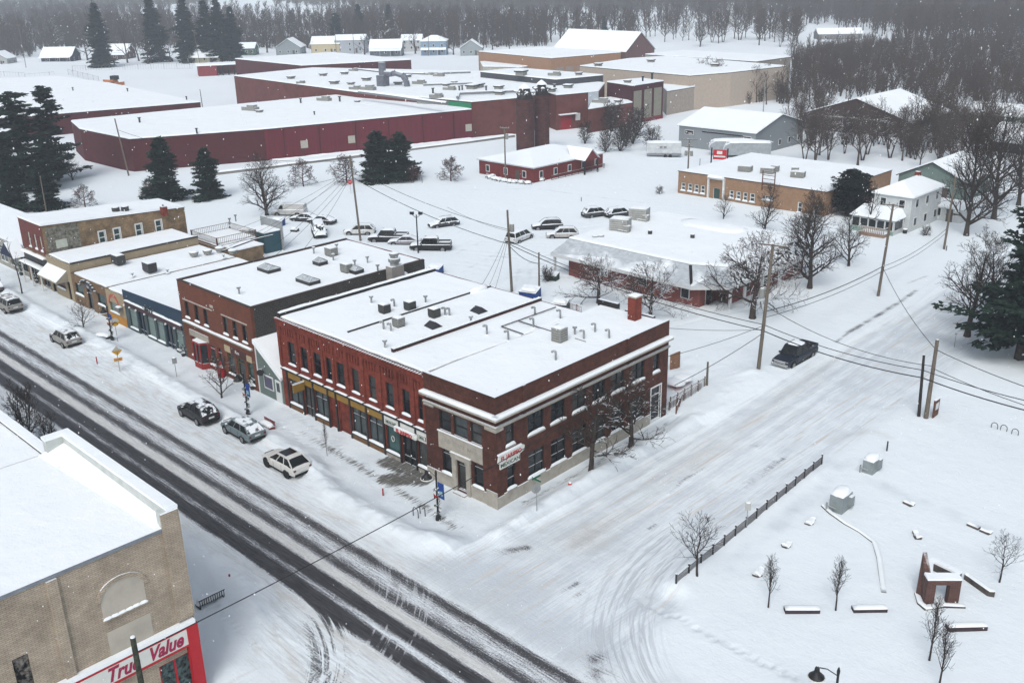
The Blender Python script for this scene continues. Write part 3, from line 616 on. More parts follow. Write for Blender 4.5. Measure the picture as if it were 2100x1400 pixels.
text('EL JARIPEO',.46,sr,S,(-45.295,45.35,4.1),'R',offset=.014,ext=.012,sx=.98)
text('MEXICAN',.42,sg,S,(-45.315,45.25,3.56),'R',offset=.008,sx=1.12)
mb=MB(); mb.box(-45.42,44.0,4.45,-45.28,46.5,4.56); build(mb,'sign_snow',snow,S)
def rot_about(root,px_,py_,th):
    l=root.location; d=Vector((l.x-px_,l.y-py_)); c,s=math.cos(th),math.sin(th)
    root.location=(px_+d.x*c-d.y*s,py_+d.x*s+d.y*c,l.z); root.rotation_euler=(0,0,th)
# chimney, rear parapet and roof gear of the bank
C_=MB(); u,v=-50.9,64.6
C_.box(-48.5,63.4,8.0,-47.7,64.3,10.9); ch=build(C_,'chimney',red_brick,B.root)
C_=MB(); C_.box(-48.58,63.32,10.9,-47.62,64.38,11.03); build(C_,'chimney_cap',limestone,ch); C_=MB(); C_.lump((-48.1,63.85,11.03),.9,.95,.1,rng,8); build(C_,'chimney_snow',snow,ch)
mb=MB(); mb.box(-53,65.0,8.6,-50.8,65.35,9.35); mb.box(-50.0,65.0,8.6,-47.0,65.35,9.0); build(mb,'rear_parapet',dark_trim,B.root)
RZ=8.78
for x,y,k in ((1049,698,'goose'),(1144,741,'goose'),(1155,686,'goose'),(1204,698,'goose'),(1228,684,'goose'),(1256,697,'goose'),(1102,672,'goose'),(1158,655,'goose'),(1006,686,'goose'),(1186,689,'cap')): vent(B.root,tuple(G(x,y,RZ)),.85,k)
p=G(1154,702,RZ); acbox(B.root,tuple(p),.95,.95,1.15)
pp=mat('roof_pipe',(0.06,0.05,0.05),.6)
mb=MB(); mb.tube([G(1150,630,RZ+.12),G(1036,669,RZ+.12),G(1080,685,RZ+.12)],.05,5); build(mb,'roof_pipework',pp,B.root); mb=MB(); mb.tube([G(1072,658,RZ+.12),G(1145,682,RZ+.12)],.05,5); build(mb,'roof_pipework',pp,B.root); mb=MB(); mb.tube([G(1186,695,RZ+.1),G(1208,702,RZ+.1)],.04,5); build(mb,'roof_pipework',pp,B.root)
rot_about(B.root,-45.5,V0,.022); rot_about(S,-45.5,V0,.022)
# ---------------------------------------------------------------- red brick block with corbelled cornice
K=Bld('brick_storefront_block','long red brick storefront block with ten tall upstairs windows and a corbelled brick cornice','building',-73.0,-53.03,V0,62.6,8.72,red_brick,roof_z=8.6)
wl=[(-71.6,-70.55),(-69.63,-68.67),(-67.76,-66.66),(-65.92,-65.13),(-64.42,-63.37),(-62.31,-61.39),(-60.05,-59.16),(-57.87,-56.96),(-55.86,-54.95),(-53.95,-53.15)]
for a,b in wl: K.win('F',a,b,4.58,6.72,1,2,bar=.05,sill=mat('red_sill',(0.16,0.03,0.03),.8))
bx=[(-71.95,-69.95,.72),(-68.05,-66.1,.72),(-62.75,-60.8,.72),(-60.5,-58.65,.72)]
for a,b,z in bx: K.win('F',a,b,z,3.1,2,1,fracs=[.74],bar=.09,glass_=glass_grey,sill=dark_trim,snowy=True)
K.win('F',-58.2,-56.5,.6,2.95,1,1,bar=.08,glass_=glass_teal,sill=dark_trim); K.win('F',-54.3,-52.75+-.35,.6,2.75,1,1,bar=.08,sill=dark_trim)
K.win('F',-69.75,-68.25,.1,3.1,2,1,name='door',bar=.1,sill=False,depth=.19,fracs=[.3]); K.win('F',-56.25,-54.5,.1,2.95,2,1,name='door',bar=.1,sill=False,depth=.19,fracs=[.25])
K.op['F']+= [(-65.9,-65.05,.05,3.15),(-64.6,-63.05,.05,3.1)]
K.done()
mb=MB()
pil=[-72.75,-70.1,-68.2,-66.28,-64.78,-62.85,-60.7,-58.5,-56.4,-54.45,-53.1]
for a in pil: mb.box(a-.17,V0-.14,4.15,a+.17,V0,8.25)
x=-72.9
while x<-53.2:
    if all(abs(x+.09-p_)>.26 for p_ in pil): mb.box(x,V0-.10,7.25,x+.17,V0,8.0)
    x+=.36
mb.box(-73.0,V0-.13,8.003,-53.03,V0,8.247); mb.box(-73.0,V0-.2,8.25,-53.03,V0,8.5); x=-72.95
while x<-53.3: mb.box(x,V0-.27,8.503,x+.16,V0,8.7); x+=.32
mb.box(-73.02,V0-.22,8.503,-53.03,V0-.19,8.69)
build(mb,'corbelled_cornice',red_brick,K.root)
for i,(a,b) in enumerate(zip(pil[:-1],pil[1:])):
    mb=MB(); mb.box(a+.17,V0-.2,3.93,b-.17,V0,4.03); 
    mb.m=1; 
    mb.strip([(a+.17,V0-.12,4.025),(b-.17,V0-.12,4.025)],.26,.09,rng,.3)
    build(mb,'ledge',[dark_trim,snow],K.root)
mb=MB(); mb.box(-72.98,V0-.12,3.76,-53.03,V0,3.925); build(mb,'fascia',dark_trim,K.root)
for a in (-72.15,-69.86,-68.15,-66.0,-64.83,-62.88,-60.65,-58.42,-56.37,-54.4): mb=MB(); mb.box(a-.1,V0-.1,-.1,a+.1,V0,3.757); build(mb,'shopfront_post',dark_trim,K.root)
ochre=mat('ochre_panel',(0.27,0.155,0.025),.6,var=.12); kick=mat('brown_kickplate',(0.15,0.075,0.03),.7,var=.2,snow=(.7,.1,3))
for a,b in ((-72.0,-69.97),(-69.75,-68.26),(-68.04,-66.11),(-65.89,-64.95),(-64.72,-62.99),(-62.77,-60.76),(-60.54,-58.53)): K.bx('sign_panel','F',a,b,3.16,3.75,.05,ochre)
for a,b in ((-72.0,-69.97),(-68.04,-66.11),(-62.77,-60.76),(-60.54,-58.53)): K.bx('kickplate','F',a,b,.02,.55,.05,kick)
for a,b in ((-58.3,-56.48),(-54.29,-53.05)): K.bx('kickplate','F',a,b,.02,.45,.05,limestone)
for a,b,z0,z1 in ((-58.3,-56.48,2.98,3.74),(-56.27,-54.52,3.3,3.74),(-54.29,-53.04,2.85,3.74)): K.bx('shop_sign_backing','F',a,b,z0,z1,.06,sw)
for s_,a,z in (('MEXICAN',-57.45,3.28),('GRILL',-53.65,3.22)):
    K.bx('shop_sign_plate','F',a-.62 if s_[0]=='M' else a-.48,a+.6 if s_[0]=='M' else a+.46,z-.19,z+.19,.09,dark_trim); K.bx('shop_sign_face','F',a-.57 if s_[0]=='M' else a-.43,a+.55 if s_[0]=='M' else a+.41,z-.15,z+.15,.10,sw)
    text(s_,.27,sg,K.root,(a,V0-.108,z),'F',offset=.006,sx=.95)
S=thing('projecting_shop_sign','red and white restaurant sign fixed over the recessed shop door','sign',(-55.4,V0-.2,3.2))
mb=MB(); mb.box(-56.75,V0-.34,2.93,-54.15,V0-.13,3.25); mb.lathe((-54.2,V0-.24,2.95),[(.17,0),(.2,.2),(.13,.36)],10); build(mb,'sign_board',sw,S)
mb=MB(); mb.box(-56.75,V0-.34,3.252,-54.3,V0-.13,3.34); build(mb,'sign_snow',snow,S)
text('EL JARIPEO',.40,sr,S,(-55.5,V0-.35,3.08),'F',offset=.018,sx=1.0)
mb=MB(); ring=[(-57.35+.17*math.cos(t*.6283),V0-.02,1.9+.24*math.sin(t*.6283)) for t in range(11)]; mb.tube(ring,.03,5); build(mb,'wreath',sw,K.root)
S=thing('hanging_sign','ochre hanging sign boxed over a dark shop doorway','sign',(-69.0,V0-.6,3.2))
mb=MB(); mb.box(-69.5,V0-1.25,2.75,-69.38,V0-.1,3.5); build(mb,'sign_board',ochre,S); mb=MB(); mb.cyl((-69.44,V0-.05,3.6),(-69.44,V0-1.3,3.6),.04); mb.m=1; mb.box(-69.52,V0-1.27,3.503,-69.36,V0-.1,3.6); build(mb,'bracket',[dark_trim,snow],S)
# roof dividers and gear on the red block
mb=MB(); mb.box(-58.4,45.2,8.6,-58.1,62.5,9.02); 
mb.m=1; mb.box(-58.45,45.2,9.02,-58.05,62.5,9.07)
mb.m=2
for i in range(30): mb.cyl((-58.25,45.4+i*.58,9.05),(-58.25,45.4+i*.58,9.2),.045,n=5)
mb.box(-58.32,45.2,9.072,-58.18,62.5,9.11)
build(mb,'dividing_parapet',[mat('parapet_brown',(0.055,0.025,0.022),.9,var=.3),dark_trim,snow],K.root)
mb=MB(); mb.box(-64.7,45.6,8.6,-64.58,62.4,8.93); build(mb,'dividing_kerb',dark_trim,K.root); mb=MB(); mb.lump((-64.6,60.8,8.75),.6,2.2,.5,rng,8); build(mb,'snow_drift',snow,K.root,smooth=True)
mb=MB(); mb.box(-73.0,44.2,8.6,-72.75,62.6,9.0); mb.m=1; 
mb.strip([(-72.88,44.2,8.99),(-72.88,62.6,8.99)],.34,.16,rng)
build(mb,'side_parapet',[dark_trim,snow],K.root)
for x,y,k in ((762,622,'cap'),(809,630,'goose'),(873,621,'cap'),(790,714,'cap'),(802,680,'goose'),(787,676,'goose'),(922,648,'goose'),(913,647,'goose'),(966,664,'cap'),(1097,646,'goose')): vent(K.root,tuple(G(x,y,8.75)),.75,k)
for x,y in ((789,641),(841,635),(818,669),(891,650)): acbox(K.root,tuple(G(x,y,8.75)),.8,.8,.7,hvac_dark if x!=818 else hvac)
for x,y in ((888,671),(982,640)):
    q=G(x,y,8.75); mb=MB(); mb.add([(q.x-.9,q.y-.3,q.z),(q.x+.5,q.y-.5,q.z),(q.x+.5,q.y+.7,q.z),(q.x-.9,q.y+.7,q.z),(q.x-.5,q.y+.1,q.z+.5),(q.x+.3,q.y+.1,q.z+.5)],[(0,1,5,4),(1,2,5),(2,3,4,5),(3,0,4)]); build(mb,'roof_hatch',mat('hatch',(.03,.03,.035),.5,snow=(1.05,.5,1.2)),K.root)
# ---------------------------------------------------------------- small gabled shop in the gap
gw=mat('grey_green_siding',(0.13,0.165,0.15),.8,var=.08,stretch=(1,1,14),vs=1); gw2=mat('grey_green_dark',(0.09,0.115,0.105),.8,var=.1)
D=thing('small_gabled_shop','small grey-green wooden shop with a steep snowy gable squeezed between two brick buildings','building',(-75.2,46,0))
mb=MB(); 
def slabF(mb,pts,v0,v1): n=len(pts); mb.add([(a,v0,b) for a,b in pts]+[(a,v1,b) for a,b in pts],[(i,(i+1)%n,n+(i+1)%n,n+i) for i in range(n)]+[tuple(range(n)),tuple(range(n,2*n))])
slabF(mb,[(-77.25,-.1),(-73.05,-.1),(-73.05,2.55),(-77.25,5.2)],44.0,47.0); build(mb,'wall',gw,D)
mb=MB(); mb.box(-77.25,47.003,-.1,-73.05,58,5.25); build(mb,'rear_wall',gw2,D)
mb=MB(); mb.add([(-77.3,43.8,5.28),(-73.05,43.8,2.62),(-73.05,47.0,2.62),(-77.3,47.0,5.28),(-77.3,43.8,5.55),(-73.05,43.8,2.85),(-73.05,47.0,2.85),(-77.3,47.0,5.55)],[(0,3,2,1),(4,5,6,7),(0,1,5,4),(1,2,6,5),(2,3,7,6),(3,0,4,7)]); build(mb,'roof_snow',snow2,D)
snow_slab([(-77.3,46.9),(-73.05,46.9),(-73.05,58),(-77.3,58)],5.25,parent=D,name='rear_roof_snow',th=.3)
mb=MB(); slabF(mb,[(-77.28,5.15),(-73.05,2.5),(-73.05,2.62),(-77.28,5.28)],43.78,43.95); slabF(mb,[(-77.27,-.1),(-77.12,-.1),(-77.12,5.1),(-77.27,5.15)],43.95,43.995); build(mb,'trim',white_paint,D)
mb=MB(); mb.box(-76.2,43.93,1.0,-74.65,43.997,2.35); wo=build(mb,'window',white_paint,D); mb=MB(); mb.box(-76.08,43.915,1.12,-74.77,43.928,2.23); build(mb,'pane',mat('violet_glass',(0.07,0.065,0.11),.3),wo)
mb=MB(); mb.box(-74.3,43.93,.1,-73.35,43.997,2.3); dr=build(mb,'door',white_paint,D); mb=MB(); mb.box(-74.08,43.915,1.2,-73.57,43.928,2.1); build(mb,'pane',glass_grey,dr)
mb=MB(); mb.cyl((-75.9,43.5,2.75),(-75.8,43.4,2.75),.33,n=14); mb.m=1; mb.cyl((-75.85,43.45,3.1),(-75.85,44,3.1),.025); build(mb,'hanging_disc_sign',[black_metal,black_metal],D)
mb=MB(); mb.box(-75.5,49,5.5,-75.1,49.3,5.7); build(mb,'roof_vent',hvac_dark,D)
# ---------------------------------------------------------------- two-storey rust brick shops
E=Bld('brick_shop_building','rust brown brick two-storey shop building with six narrow windows and skylights on its snowy roof','building',-90.95,-77.3,V0,65,8.5,orange_brick,roof_z=8.3)
for a,b in ((-90.0,-89.2),(-88.1,-87.3),(-86.3,-85.5),(-82.65,-81.85),(-80.9,-80.1),(-79.2,-78.4)): E.win('F',a,b,4.75,6.5,1,2,bar=.05,sill=orange_brick)
redf=mat('red_shopfront',(0.25,0.02,0.018),.6,snow=(.7,.1,3)); olive=mat('olive_shopfront',(0.075,0.07,0.03),.7)
E.win('F',-89.7,-88.4,.75,2.85,1,1,fracs=[.8],frame=redf,bar=.1,sill=redf); E.win('F',-86.1,-84.95,.7,2.85,1,1,fracs=[.8],frame=redf,bar=.1,glass_=glass_grey,sill=redf)
E.win('F',-84.5,-83.6,.1,2.9,1,1,fracs=[.8],frame=redf,name='door',sill=False); E.win('F',-82.6,-81.3,.7,2.85,1,1,fracs=[.8],frame=olive,glass_=glass_grey,sill=dark_trim); E.win('F',-80.9,-79.5,.1,2.85,1,1,fracs=[.8],frame=olive,name='door',sill=False,bar=.16); E.win('F',-79.0,-77.95,.6,2.8,1,1,fracs=[.78],frame=olive,glass_=glass_teal,sill=dark_trim)
E.done()
E.bx('lintel_band','F',-90.2,-84.5,6.62,6.72,.04,limestone); E.bx('lintel_band','F',-82.8,-78.2,6.62,6.72,.04,limestone); E.bx('date_stone','F',-84.8,-84.2,6.95,7.2,.03,limestone)
mb=MB(); mb.box(-90.5,V0-.22,4.22,-77.7,V0,4.38); mb.m=1
mb.strip([(-90.5,V0-.12,4.37),(-77.7,V0-.12,4.37)],.26,.15,rng)
build(mb,'ledge',[limestone,snow],E.root)
mb=MB(); mb.prism([(-88.35,V0),(-88.0,V0-.75),(-86.6,V0-.75),(-86.2,V0)],.15,.75); bay=build(mb,'bay_window',redf,E.root); mb=MB(); mb.prism([(-88.35,V0),(-88.0,V0-.75),(-86.6,V0-.75),(-86.2,V0)],2.75,2.95); build(mb,'bay_roof',redf,bay)
mb=MB(); mb.prism([(-88.25,V0),(-87.95,V0-.68),(-86.65,V0-.68),(-86.3,V0)],.76,2.74); build(mb,'pane',glass,bay)
mb=MB()
for a,b in ((-88.0,V0-.72),(-87.3,V0-.72),(-86.62,V0-.72),(-88.3,V0-.04),(-86.25,V0-.04)): mb.cyl((a,b,.7),(a,b,2.8),.07,n=5)
build(mb,'bay_mullion',redf,bay)
E.bx('sign_panel','F',-89.65,-85.9,2.98,3.6,.08,limestone); E.bx('sign_panel','F',-82.9,-81.85,2.95,3.6,.06,mat('beige_panel',(0.42,0.34,0.22),.7)); E.bx('sign_panel','F',-78.95,-78.05,2.9,3.5,.06,mat('beige_panel',(0,0,0))); E.bx('sign_panel','F',-81.8,-79.0,2.95,3.6,.05,mat('plum_panel',(0.07,0.025,0.025),.7)); text('Rex',.5,sw,E.root,(-80.6,V0-.06,3.3),'F',shear=.2)
mb=MB(); mb.box(-77.3,44.3,-.1,-77.26,65,8.5); build(mb,'side_wall',block,E.root)
mb=MB(); mb.box(-77.6,44.05,8.5,-77.24,65,8.58); mb.box(-90.95,V0-.04,8.5,-77.61,V0+.25,8.58); mb.box(-90.97,V0+.253,8.5,-90.7,65,8.58); build(mb,'coping',mat('coping_dark',(.05,.035,.03),.7),E.root)
EZ=8.5
for x,y,w1,d1,h1 in ((552,556,2.1,1.5,.75),(632,580,2.4,1.3,.75),(657,543,1.2,1.1,.8),(730,560,1.3,1.1,.8)): skylight(E.root,tuple(G(x,y,EZ-.1)),w1,d1,h1)
for x,y,k in ((491,604,'cap'),(644,521,'cap'),(684,535,'cap'),(691,514,'cap'),(728,547,'cap'),(754,540,'cap'),(775,557,'cap')): vent(E.root,tuple(G(x,y,EZ-.05)),.8,k)
acbox(E.root,tuple(G(680,524,EZ-.05)),1.1,1.0,.8); acbox(E.root,tuple(G(711,558,EZ-.05)),1.1,.8,.8)
v1,_=PU(797,590,-77.0); v2,_=PU(822,588,-77.0)
mb=MB(); mb.box(-77.25,v1,5.0,-76.3,v2,9.0); mb.m=1; mb.lathe((-76.8,(v1+v2)/2,9.0),[(.45,0),(.45,.35),(.62,.4),(.62,.75),(.4,.8),(.4,1.0),(.5,1.05),(.5,1.3),(.2,1.4)],14); build(mb,'exhaust_stack',[mat('concrete',(0.28,0.26,0.24),.9,snow=(.75,.1,3)),galv],E.root)
mb=MB(); mb.box(-76.9,61.3,4.8,-76.3,62.2,7.4); mb.m=1; mb.lathe((-76.6,61.7,7.4),[(.2,0),(.2,.4),(.4,.45),(.1,.7)],10); mb.cyl((-76.5,62.8,4.5),(-76.5,62.8,7.8),.05); build(mb,'flue',[block,hvac_dark],E.root)
# ---------------------------------------------------------------- blue store
navy=mat('navy_paint',(0.012,0.035,0.065),.6,var=.15,snow=(.7,.1,3)); teal=mat('grey_teal_frame',(0.045,0.07,0.075),.6,snow=(.75,.1,3)); plum=mat('plum_fascia',(0.055,0.028,0.035),.6)
F=Bld('blue_storefront','one-storey storefront painted navy blue with grey-green glass and a plum fascia','building',-104.35,-90.98,V0,63,4.2,teal,roof_z=4.25)
fg=mat('frosted_glass',(0.16,0.21,0.20),.35,var=.15)
for a,b in ((-103.5,-101.7),(-99.25,-97.55),(-97.1,-95.5),(-92.95,-91.4)): F.win('F',a,b,.5,2.95,1,1,fracs=[.8],frame=teal,glass_=fg,sill=teal)
for a,b in ((-101.4,-99.65),(-95.2,-93.3)): F.win('F',a,b,.1,2.95,2,1,frame=navy,name='door',sill=False,fracs=[.2],depth=.19,bar=.12)
F.done()
mb=MB(); mb.prism([(-104.35,V0-.02),(-91.0,V0-.02),(-91.0,V0+.28),(-104.35,V0+.28)],3.7,[4.75,5.2,5.2,4.75]); build(mb,'parapet',navy,F.root)
F.bx('fascia','F',-103.9,-91.2,3.02,3.55,.18,plum)
mb=MB()
mb.strip([(-103.9,V0-.1,3.55),(-91.2,V0-.1,3.55)],.26,.16,rng)
build(mb,'fascia_snow',snow,F.root)
mb=MB()
for a in (-103.8,-102.5,-101.0,-99.0,-96.5,-94.3,-92.4): mb.lathe((a,V0-.3,2.98),[(.1,0),(.13,.1),(.05,.2)],8)
build(mb,'globe_light',sw,F.root)
mb=MB()
for i in range(14): a=rng.uniform(-98.8,-97.0); mb.cyl((a,V0-.3,3.6),(a+rng.uniform(-.4,.4),V0-.5+rng.uniform(-.2,.3),4.1+rng.uniform(-.1,.25)),.035,n=4)
build(mb,'evergreen_spray',mat('spray',(.03,.035,.03),.9,snow=(.9,.5,3)),F.root)
# ---------------------------------------------------------------- tan brick bar and mural shop
Gb=Bld('tan_brick_bar','low tan brick bar with two teal windows and a snow-laden ornament over its door','building',-118.25,-108.95,V0,61,3.95,mat('bar_brick',(0.19,0.11,0.055),.85,brick=dict(c2=(0.14,0.08,0.04),m=(0.17,0.13,0.09)),var=.2,snow=(.7,.1,3)),roof_z=3.8)
for a,b in ((-117.5,-115.3),(-111.4,-109.35)): Gb.win('F',a,b,1.5,2.85,1,1,glass_=glass_teal,sill=True)
Gb.win('F',-114.25,-112.9,.2,2.75,1,1,fracs=[.8],name='door',sill=False); Gb.done()
Gb.bx('sign_plate','F',-114.7,-112.4,2.85,3.4,.1,mat('slate_plate',(.06,.065,.08),.6)); text('Bar',.4,sw,Gb.root,(-113.5,V0-.11,3.1),'F')
mb=MB()
for s in (-1,1):
    for i in range(5): mb.lump((-113.5+s*(.5+i*.4),V0-.25,3.75-i*i*.05),.5,.3,.16,rng,8)
build(mb,'ornament',mat('ornament',(.05,.05,.05),.7,snow=(.85,.3,3)),Gb.root)
Ms=Bld('mural_shop','small tan shop with an orange base and a red arch painted round its green window','building',-108.93,-104.37,V0,61,3.9,mat('tan_stucco',(0.33,0.26,0.17),.85,snow=(.7,.1,3)),roof_z=3.8)
Ms.win('F',-108.2,-106.0,1.35,2.5,1,1,frame=mat('green_frame',(0.03,0.14,0.03),.6),glass_=mat('pale_glass',(.17,.2,.19),.3),sill=True); Ms.done()
Ms.bx('painted_base','F',-108.9,-104.4,-.1,1.15,.03,mat('orange_paint',(0.42,0.19,0.025),.7)); mb=MB(); ar=[(-107.1+1.35*math.cos(math.pi*t/12),2.25+1.3*math.sin(math.pi*t/12)) for t in range(13)]; ai=[(-107.1+1.05*math.cos(math.pi*t/12),2.25+1.02*math.sin(math.pi*t/12)) for t in range(13)]
for i in range(12): slabF(mb,[ar[i],ar[i+1],ai[i+1],ai[i]],V0-.04,V0-.003)
build(mb,'painted_arch',mat('arch_red',(0.45,0.08,0.05),.7),Ms.root)
acbox(Ms.root,(-105.2,V0-.35,1.9),.8,.5,.5,name='wall_unit',legs=False)
# roof gear over the low shops
LZ=4.25
lowr=F.root
for x,y,nm in ((308,556,0),(244,540,0),(398,524,1),(426,520,1),(451,515,1),(478,520,1)):
    q=tuple(G(x,y,LZ-.1))
    if nm==0: acbox(lowr,q,1.6,1.1,1.0,hvac_dark)
    else:
        mb=MB(); mb.lathe(q,[(.45,0),(.5,.15),(.6,.35),(.6,.5),(.35,.65)],12); build(mb,'roof_fan',hvac,lowr)
for x,y in ((272,566),(344,559),(459,528)): vent(lowr,tuple(G(x,y,LZ-.1)),.4)
for x,y in ((472,462),(484,455)): vent(lowr,tuple(G(x,y,LZ-.1)),1.1)
mb=MB(); q=G(300,565,LZ); mb.tube([G(456,515,LZ),G(525,490,LZ+.3),G(560,482,LZ+.3)],.12,5); build(mb,'roof_edge',dark_trim,lowr)
# rear shed walls in teal
tl=mat('teal_shed',(0.02,0.07,0.09),.7,snow=(.7,.1,3))
S=thing('teal_rear_shed','teal shed with a pale grey screen wall behind the blue storefront','shed',tuple(G(545,520)))
q=G(540,519,0); mb=MB(); mb.box(q.x-2.2,q.y-.5,0,q.x+1.6,q.y+2,3.2); build(mb,'wall',tl,S); snow_slab([(q.x-2.3,q.y-.6),(q.x+1.7,q.y-.6),(q.x+1.7,q.y+2.1),(q.x-2.3,q.y+2.1)],3.2,parent=S,name='roof_snow')
mb=MB(); mb.box(q.x-3.5,q.y+2.2,0,q.x+2.0,q.y+2.35,4.5); build(mb,'screen_wall',mat('pale_screen',(.3,.32,.33),.7,snow=(.7,.1,3)),S)
# ---------------------------------------------------------------- stucco shop with awning
H_=Bld('stucco_shop','beige stucco shop with a snow-covered sloping awning','building',-125.25,-118.28,V0,61,4.9,mat('beige_stucco',(0.30,0.24,0.16),.9,var=.08,snow=(.7,.1,3)),roof_z=4.85)
H_.win('F',-124.7,-123.6,.1,2.5,1,1,name='door',sill=False); H_.win('F',-123.1,-120.6,1.2,2.4,1,1,frame=mat('green_frame',(0,0,0)),glass_=mat('poster_glass',(.16,.09,.08),.4,var=.6,vs=3),sill=True); H_.win('F',-119.9,-119.1,.1,2.5,1,1,name='door',sill=False); H_.done()
mb=MB(); mb.box(-118.5,44.2,4.9,-118.2,61,5.1); build(mb,'roof_beam',dark_trim,H_.root)
mb=MB(); mb.add([(-125.1,V0,3.9),(-119.4,V0,3.9),(-119.4,V0-1.5,2.75),(-125.1,V0-1.5,2.75),(-125.1,V0,2.55),(-119.4,V0,2.55),(-119.4,V0-1.5,2.55),(-125.1,V0-1.5,2.55)],[(0,3,2,1),(0,4,7,3),(1,2,6,5),(2,3,7,6),(4,5,6,7)]); build(mb,'awning',mat('awning_tan',(.30,.27,.21),.8,snow=(.72,.1,3)),H_.root)
# ---------------------------------------------------------------- old two-storey building with red front
O=Bld('old_brick_building','weathered tan brick two-storey building with a red front, at the far end of the row','building',-132.6,-125.27,44.1,63.2,7.3,tan_brick,roof_z=7.0)
wf=white_paint
for a,b in ((-130.3,-129.5),(-128.3,-127.55),(-126.5,-125.9)): O.win('F',a,b,5.1,7.0,1,2,frame=wf,glass_=glass_grey,bar=.12)
for a in (51.0,53.0,56.0,58.8): O.win('R',a,a+.85,4.75,6.4,1,2,frame=wf,glass_=glass_teal,surround=True,bar=.1)
O.win('F',-131.6,-129.4,.3,2.9,2,1,fracs=[.8],sill=False,bar=.12); O.win('F',-129.1,-128.0,.1,2.9,1,1,name='door',sill=False); O.win('F',-127.8,-125.7,.3,2.9,2,1,fracs=[.8],sill=False,bar=.12)
O.done(roof=False)
mb=MB(); mb.prism([(-132.6,44.1),(-125.27,44.1),(-125.27,63.2),(-132.6,63.2)],7.3,[8.45,8.45,7.42,7.42]); build(mb,'upper_wall',tan_brick,O.root)
mb=MB(); mb.prism([(-132.7,44.0),(-125.17,44.0),(-125.17,63.3),(-132.7,63.3)],[8.46,8.46,7.43,7.43],[8.52,8.52,7.49,7.49]); build(mb,'roof_edge',dark_trim,O.root)
mb=MB(); mb.prism([(-132.6,44.1),(-125.3,44.1),(-125.3,63.2),(-132.6,63.2)],[8.52,8.52,7.49,7.49],[8.72,8.72,7.69,7.69]); build(mb,'roof_snow',snow2,O.root)
redf2=mat('red_front_brick',(0.16,0.035,0.03),.85,brick=dict(c2=(0.12,0.03,0.025),m=(0.12,0.06,0.05)),var=.15)
mb=MB()
for a,b,z0,z1 in ((-132.58,-125.3,7.05,8.44),(-132.58,-130.35,4.72,7.05),(-129.45,-128.35,4.72,7.05),(-127.5,-126.55,4.72,7.05),(-125.85,-125.3,4.72,7.05),(-130.35,-129.45,4.72,4.95),(-128.35,-127.5,4.72,4.95),(-126.55,-125.85,4.72,4.95)): mb.box(a,44.04,z0,b,44.097,z1)
build(mb,'front_brickwork',redf2,O.root)
O.bx('shopfront_fascia','F',-132.7,-125.3,3.1,4.2,.1,dark_trim); mb=MB()
mb.strip([(-132.6,43.9,4.2),(-125.4,43.9,4.2)],.6,.25,rng); mb.strip([(-132.4,43.5,3.0),(-125.5,43.5,3.0)],.9,.2,rng)
build(mb,'canopy_snow',snow,O.root,smooth=True); O.bx('canopy','F',-132.4,-125.5,2.9,3.0,1.0,dark_trim)
for a in (-132.0,-129.2,-126.2): O.bx('canopy_post','F',a-.08,a+.08,0,2.9,.9,sw,depth=-.75)
mb=MB(); mb.box(-125.29,44.5,4.75,-125.235,48.6,8.1); build(mb,'patched_render',mat('patched_render',(0.17,0.16,0.13),.95,var=.55,vs=3),O.root); mb=MB(); mb.box(-125.25,45.5,5.35,-125.21,46.9,6.4); build(mb,'board',mat('pale_board',(.42,.44,.38),.8),O.root)
for x,y in ((238,434),(257,432)): mb=MB(); q=G(x,y,8.1); mb.cyl((q.x,q.y,7.6),(q.x,q.y,8.7),.5,n=14); mb.m=1; mb.cyl((q.x,q.y,8.7),(q.x,q.y,8.78),.47,n=14); build(mb,'roof_drum',[hvac_dark,snow],O.root)
q=G(336,431,7.7); mb=MB(); mb.cbox((q.x,q.y,7.0),.7,.7,1.2); mb.m=1; mb.cyl((q.x-.1,q.y,8.2),(q.x-.1,q.y,8.5),.12,n=8); build(mb,'chimney',[red_brick,galv],O.root)
# low shop to the far left
Lw=Bld('low_grey_shop','low grey shop with a row of tall windows at the left edge of the row','building',-170,-132.65,44.4,53,3.9,mat('grey_stucco',(.28,.27,.24),.85,snow=(.7,.1,3)),roof_z=3.9)
for i in range(8): Lw.win('F',-165+i*3.6,-162.2+i*3.6,.8,3.0,2,1,fracs=[.8],glass_=glass_grey,frame=sw,sill=False)
Lw.win('F',-135.6,-133.4,.8,3.0,2,1,glass_=glass,sill=False); Lw.done(slab_z=3.9)
mb=MB(); mb.add([(-137.5,44.4,3.2),(-133.0,44.4,3.2),(-135.2,44.4,5.0),(-137.5,42.6,3.2),(-133.0,42.6,3.2),(-135.2,42.6,5.0)],[(0,1,4,3),(0,3,5,2),(1,2,5,4),(3,4,5),(0,2,1)]); mb.m=0; build(mb,'gable_canopy',mat('navy_gable',(.015,.02,.05),.7,snow=(.45,.1,3)),Lw.root)
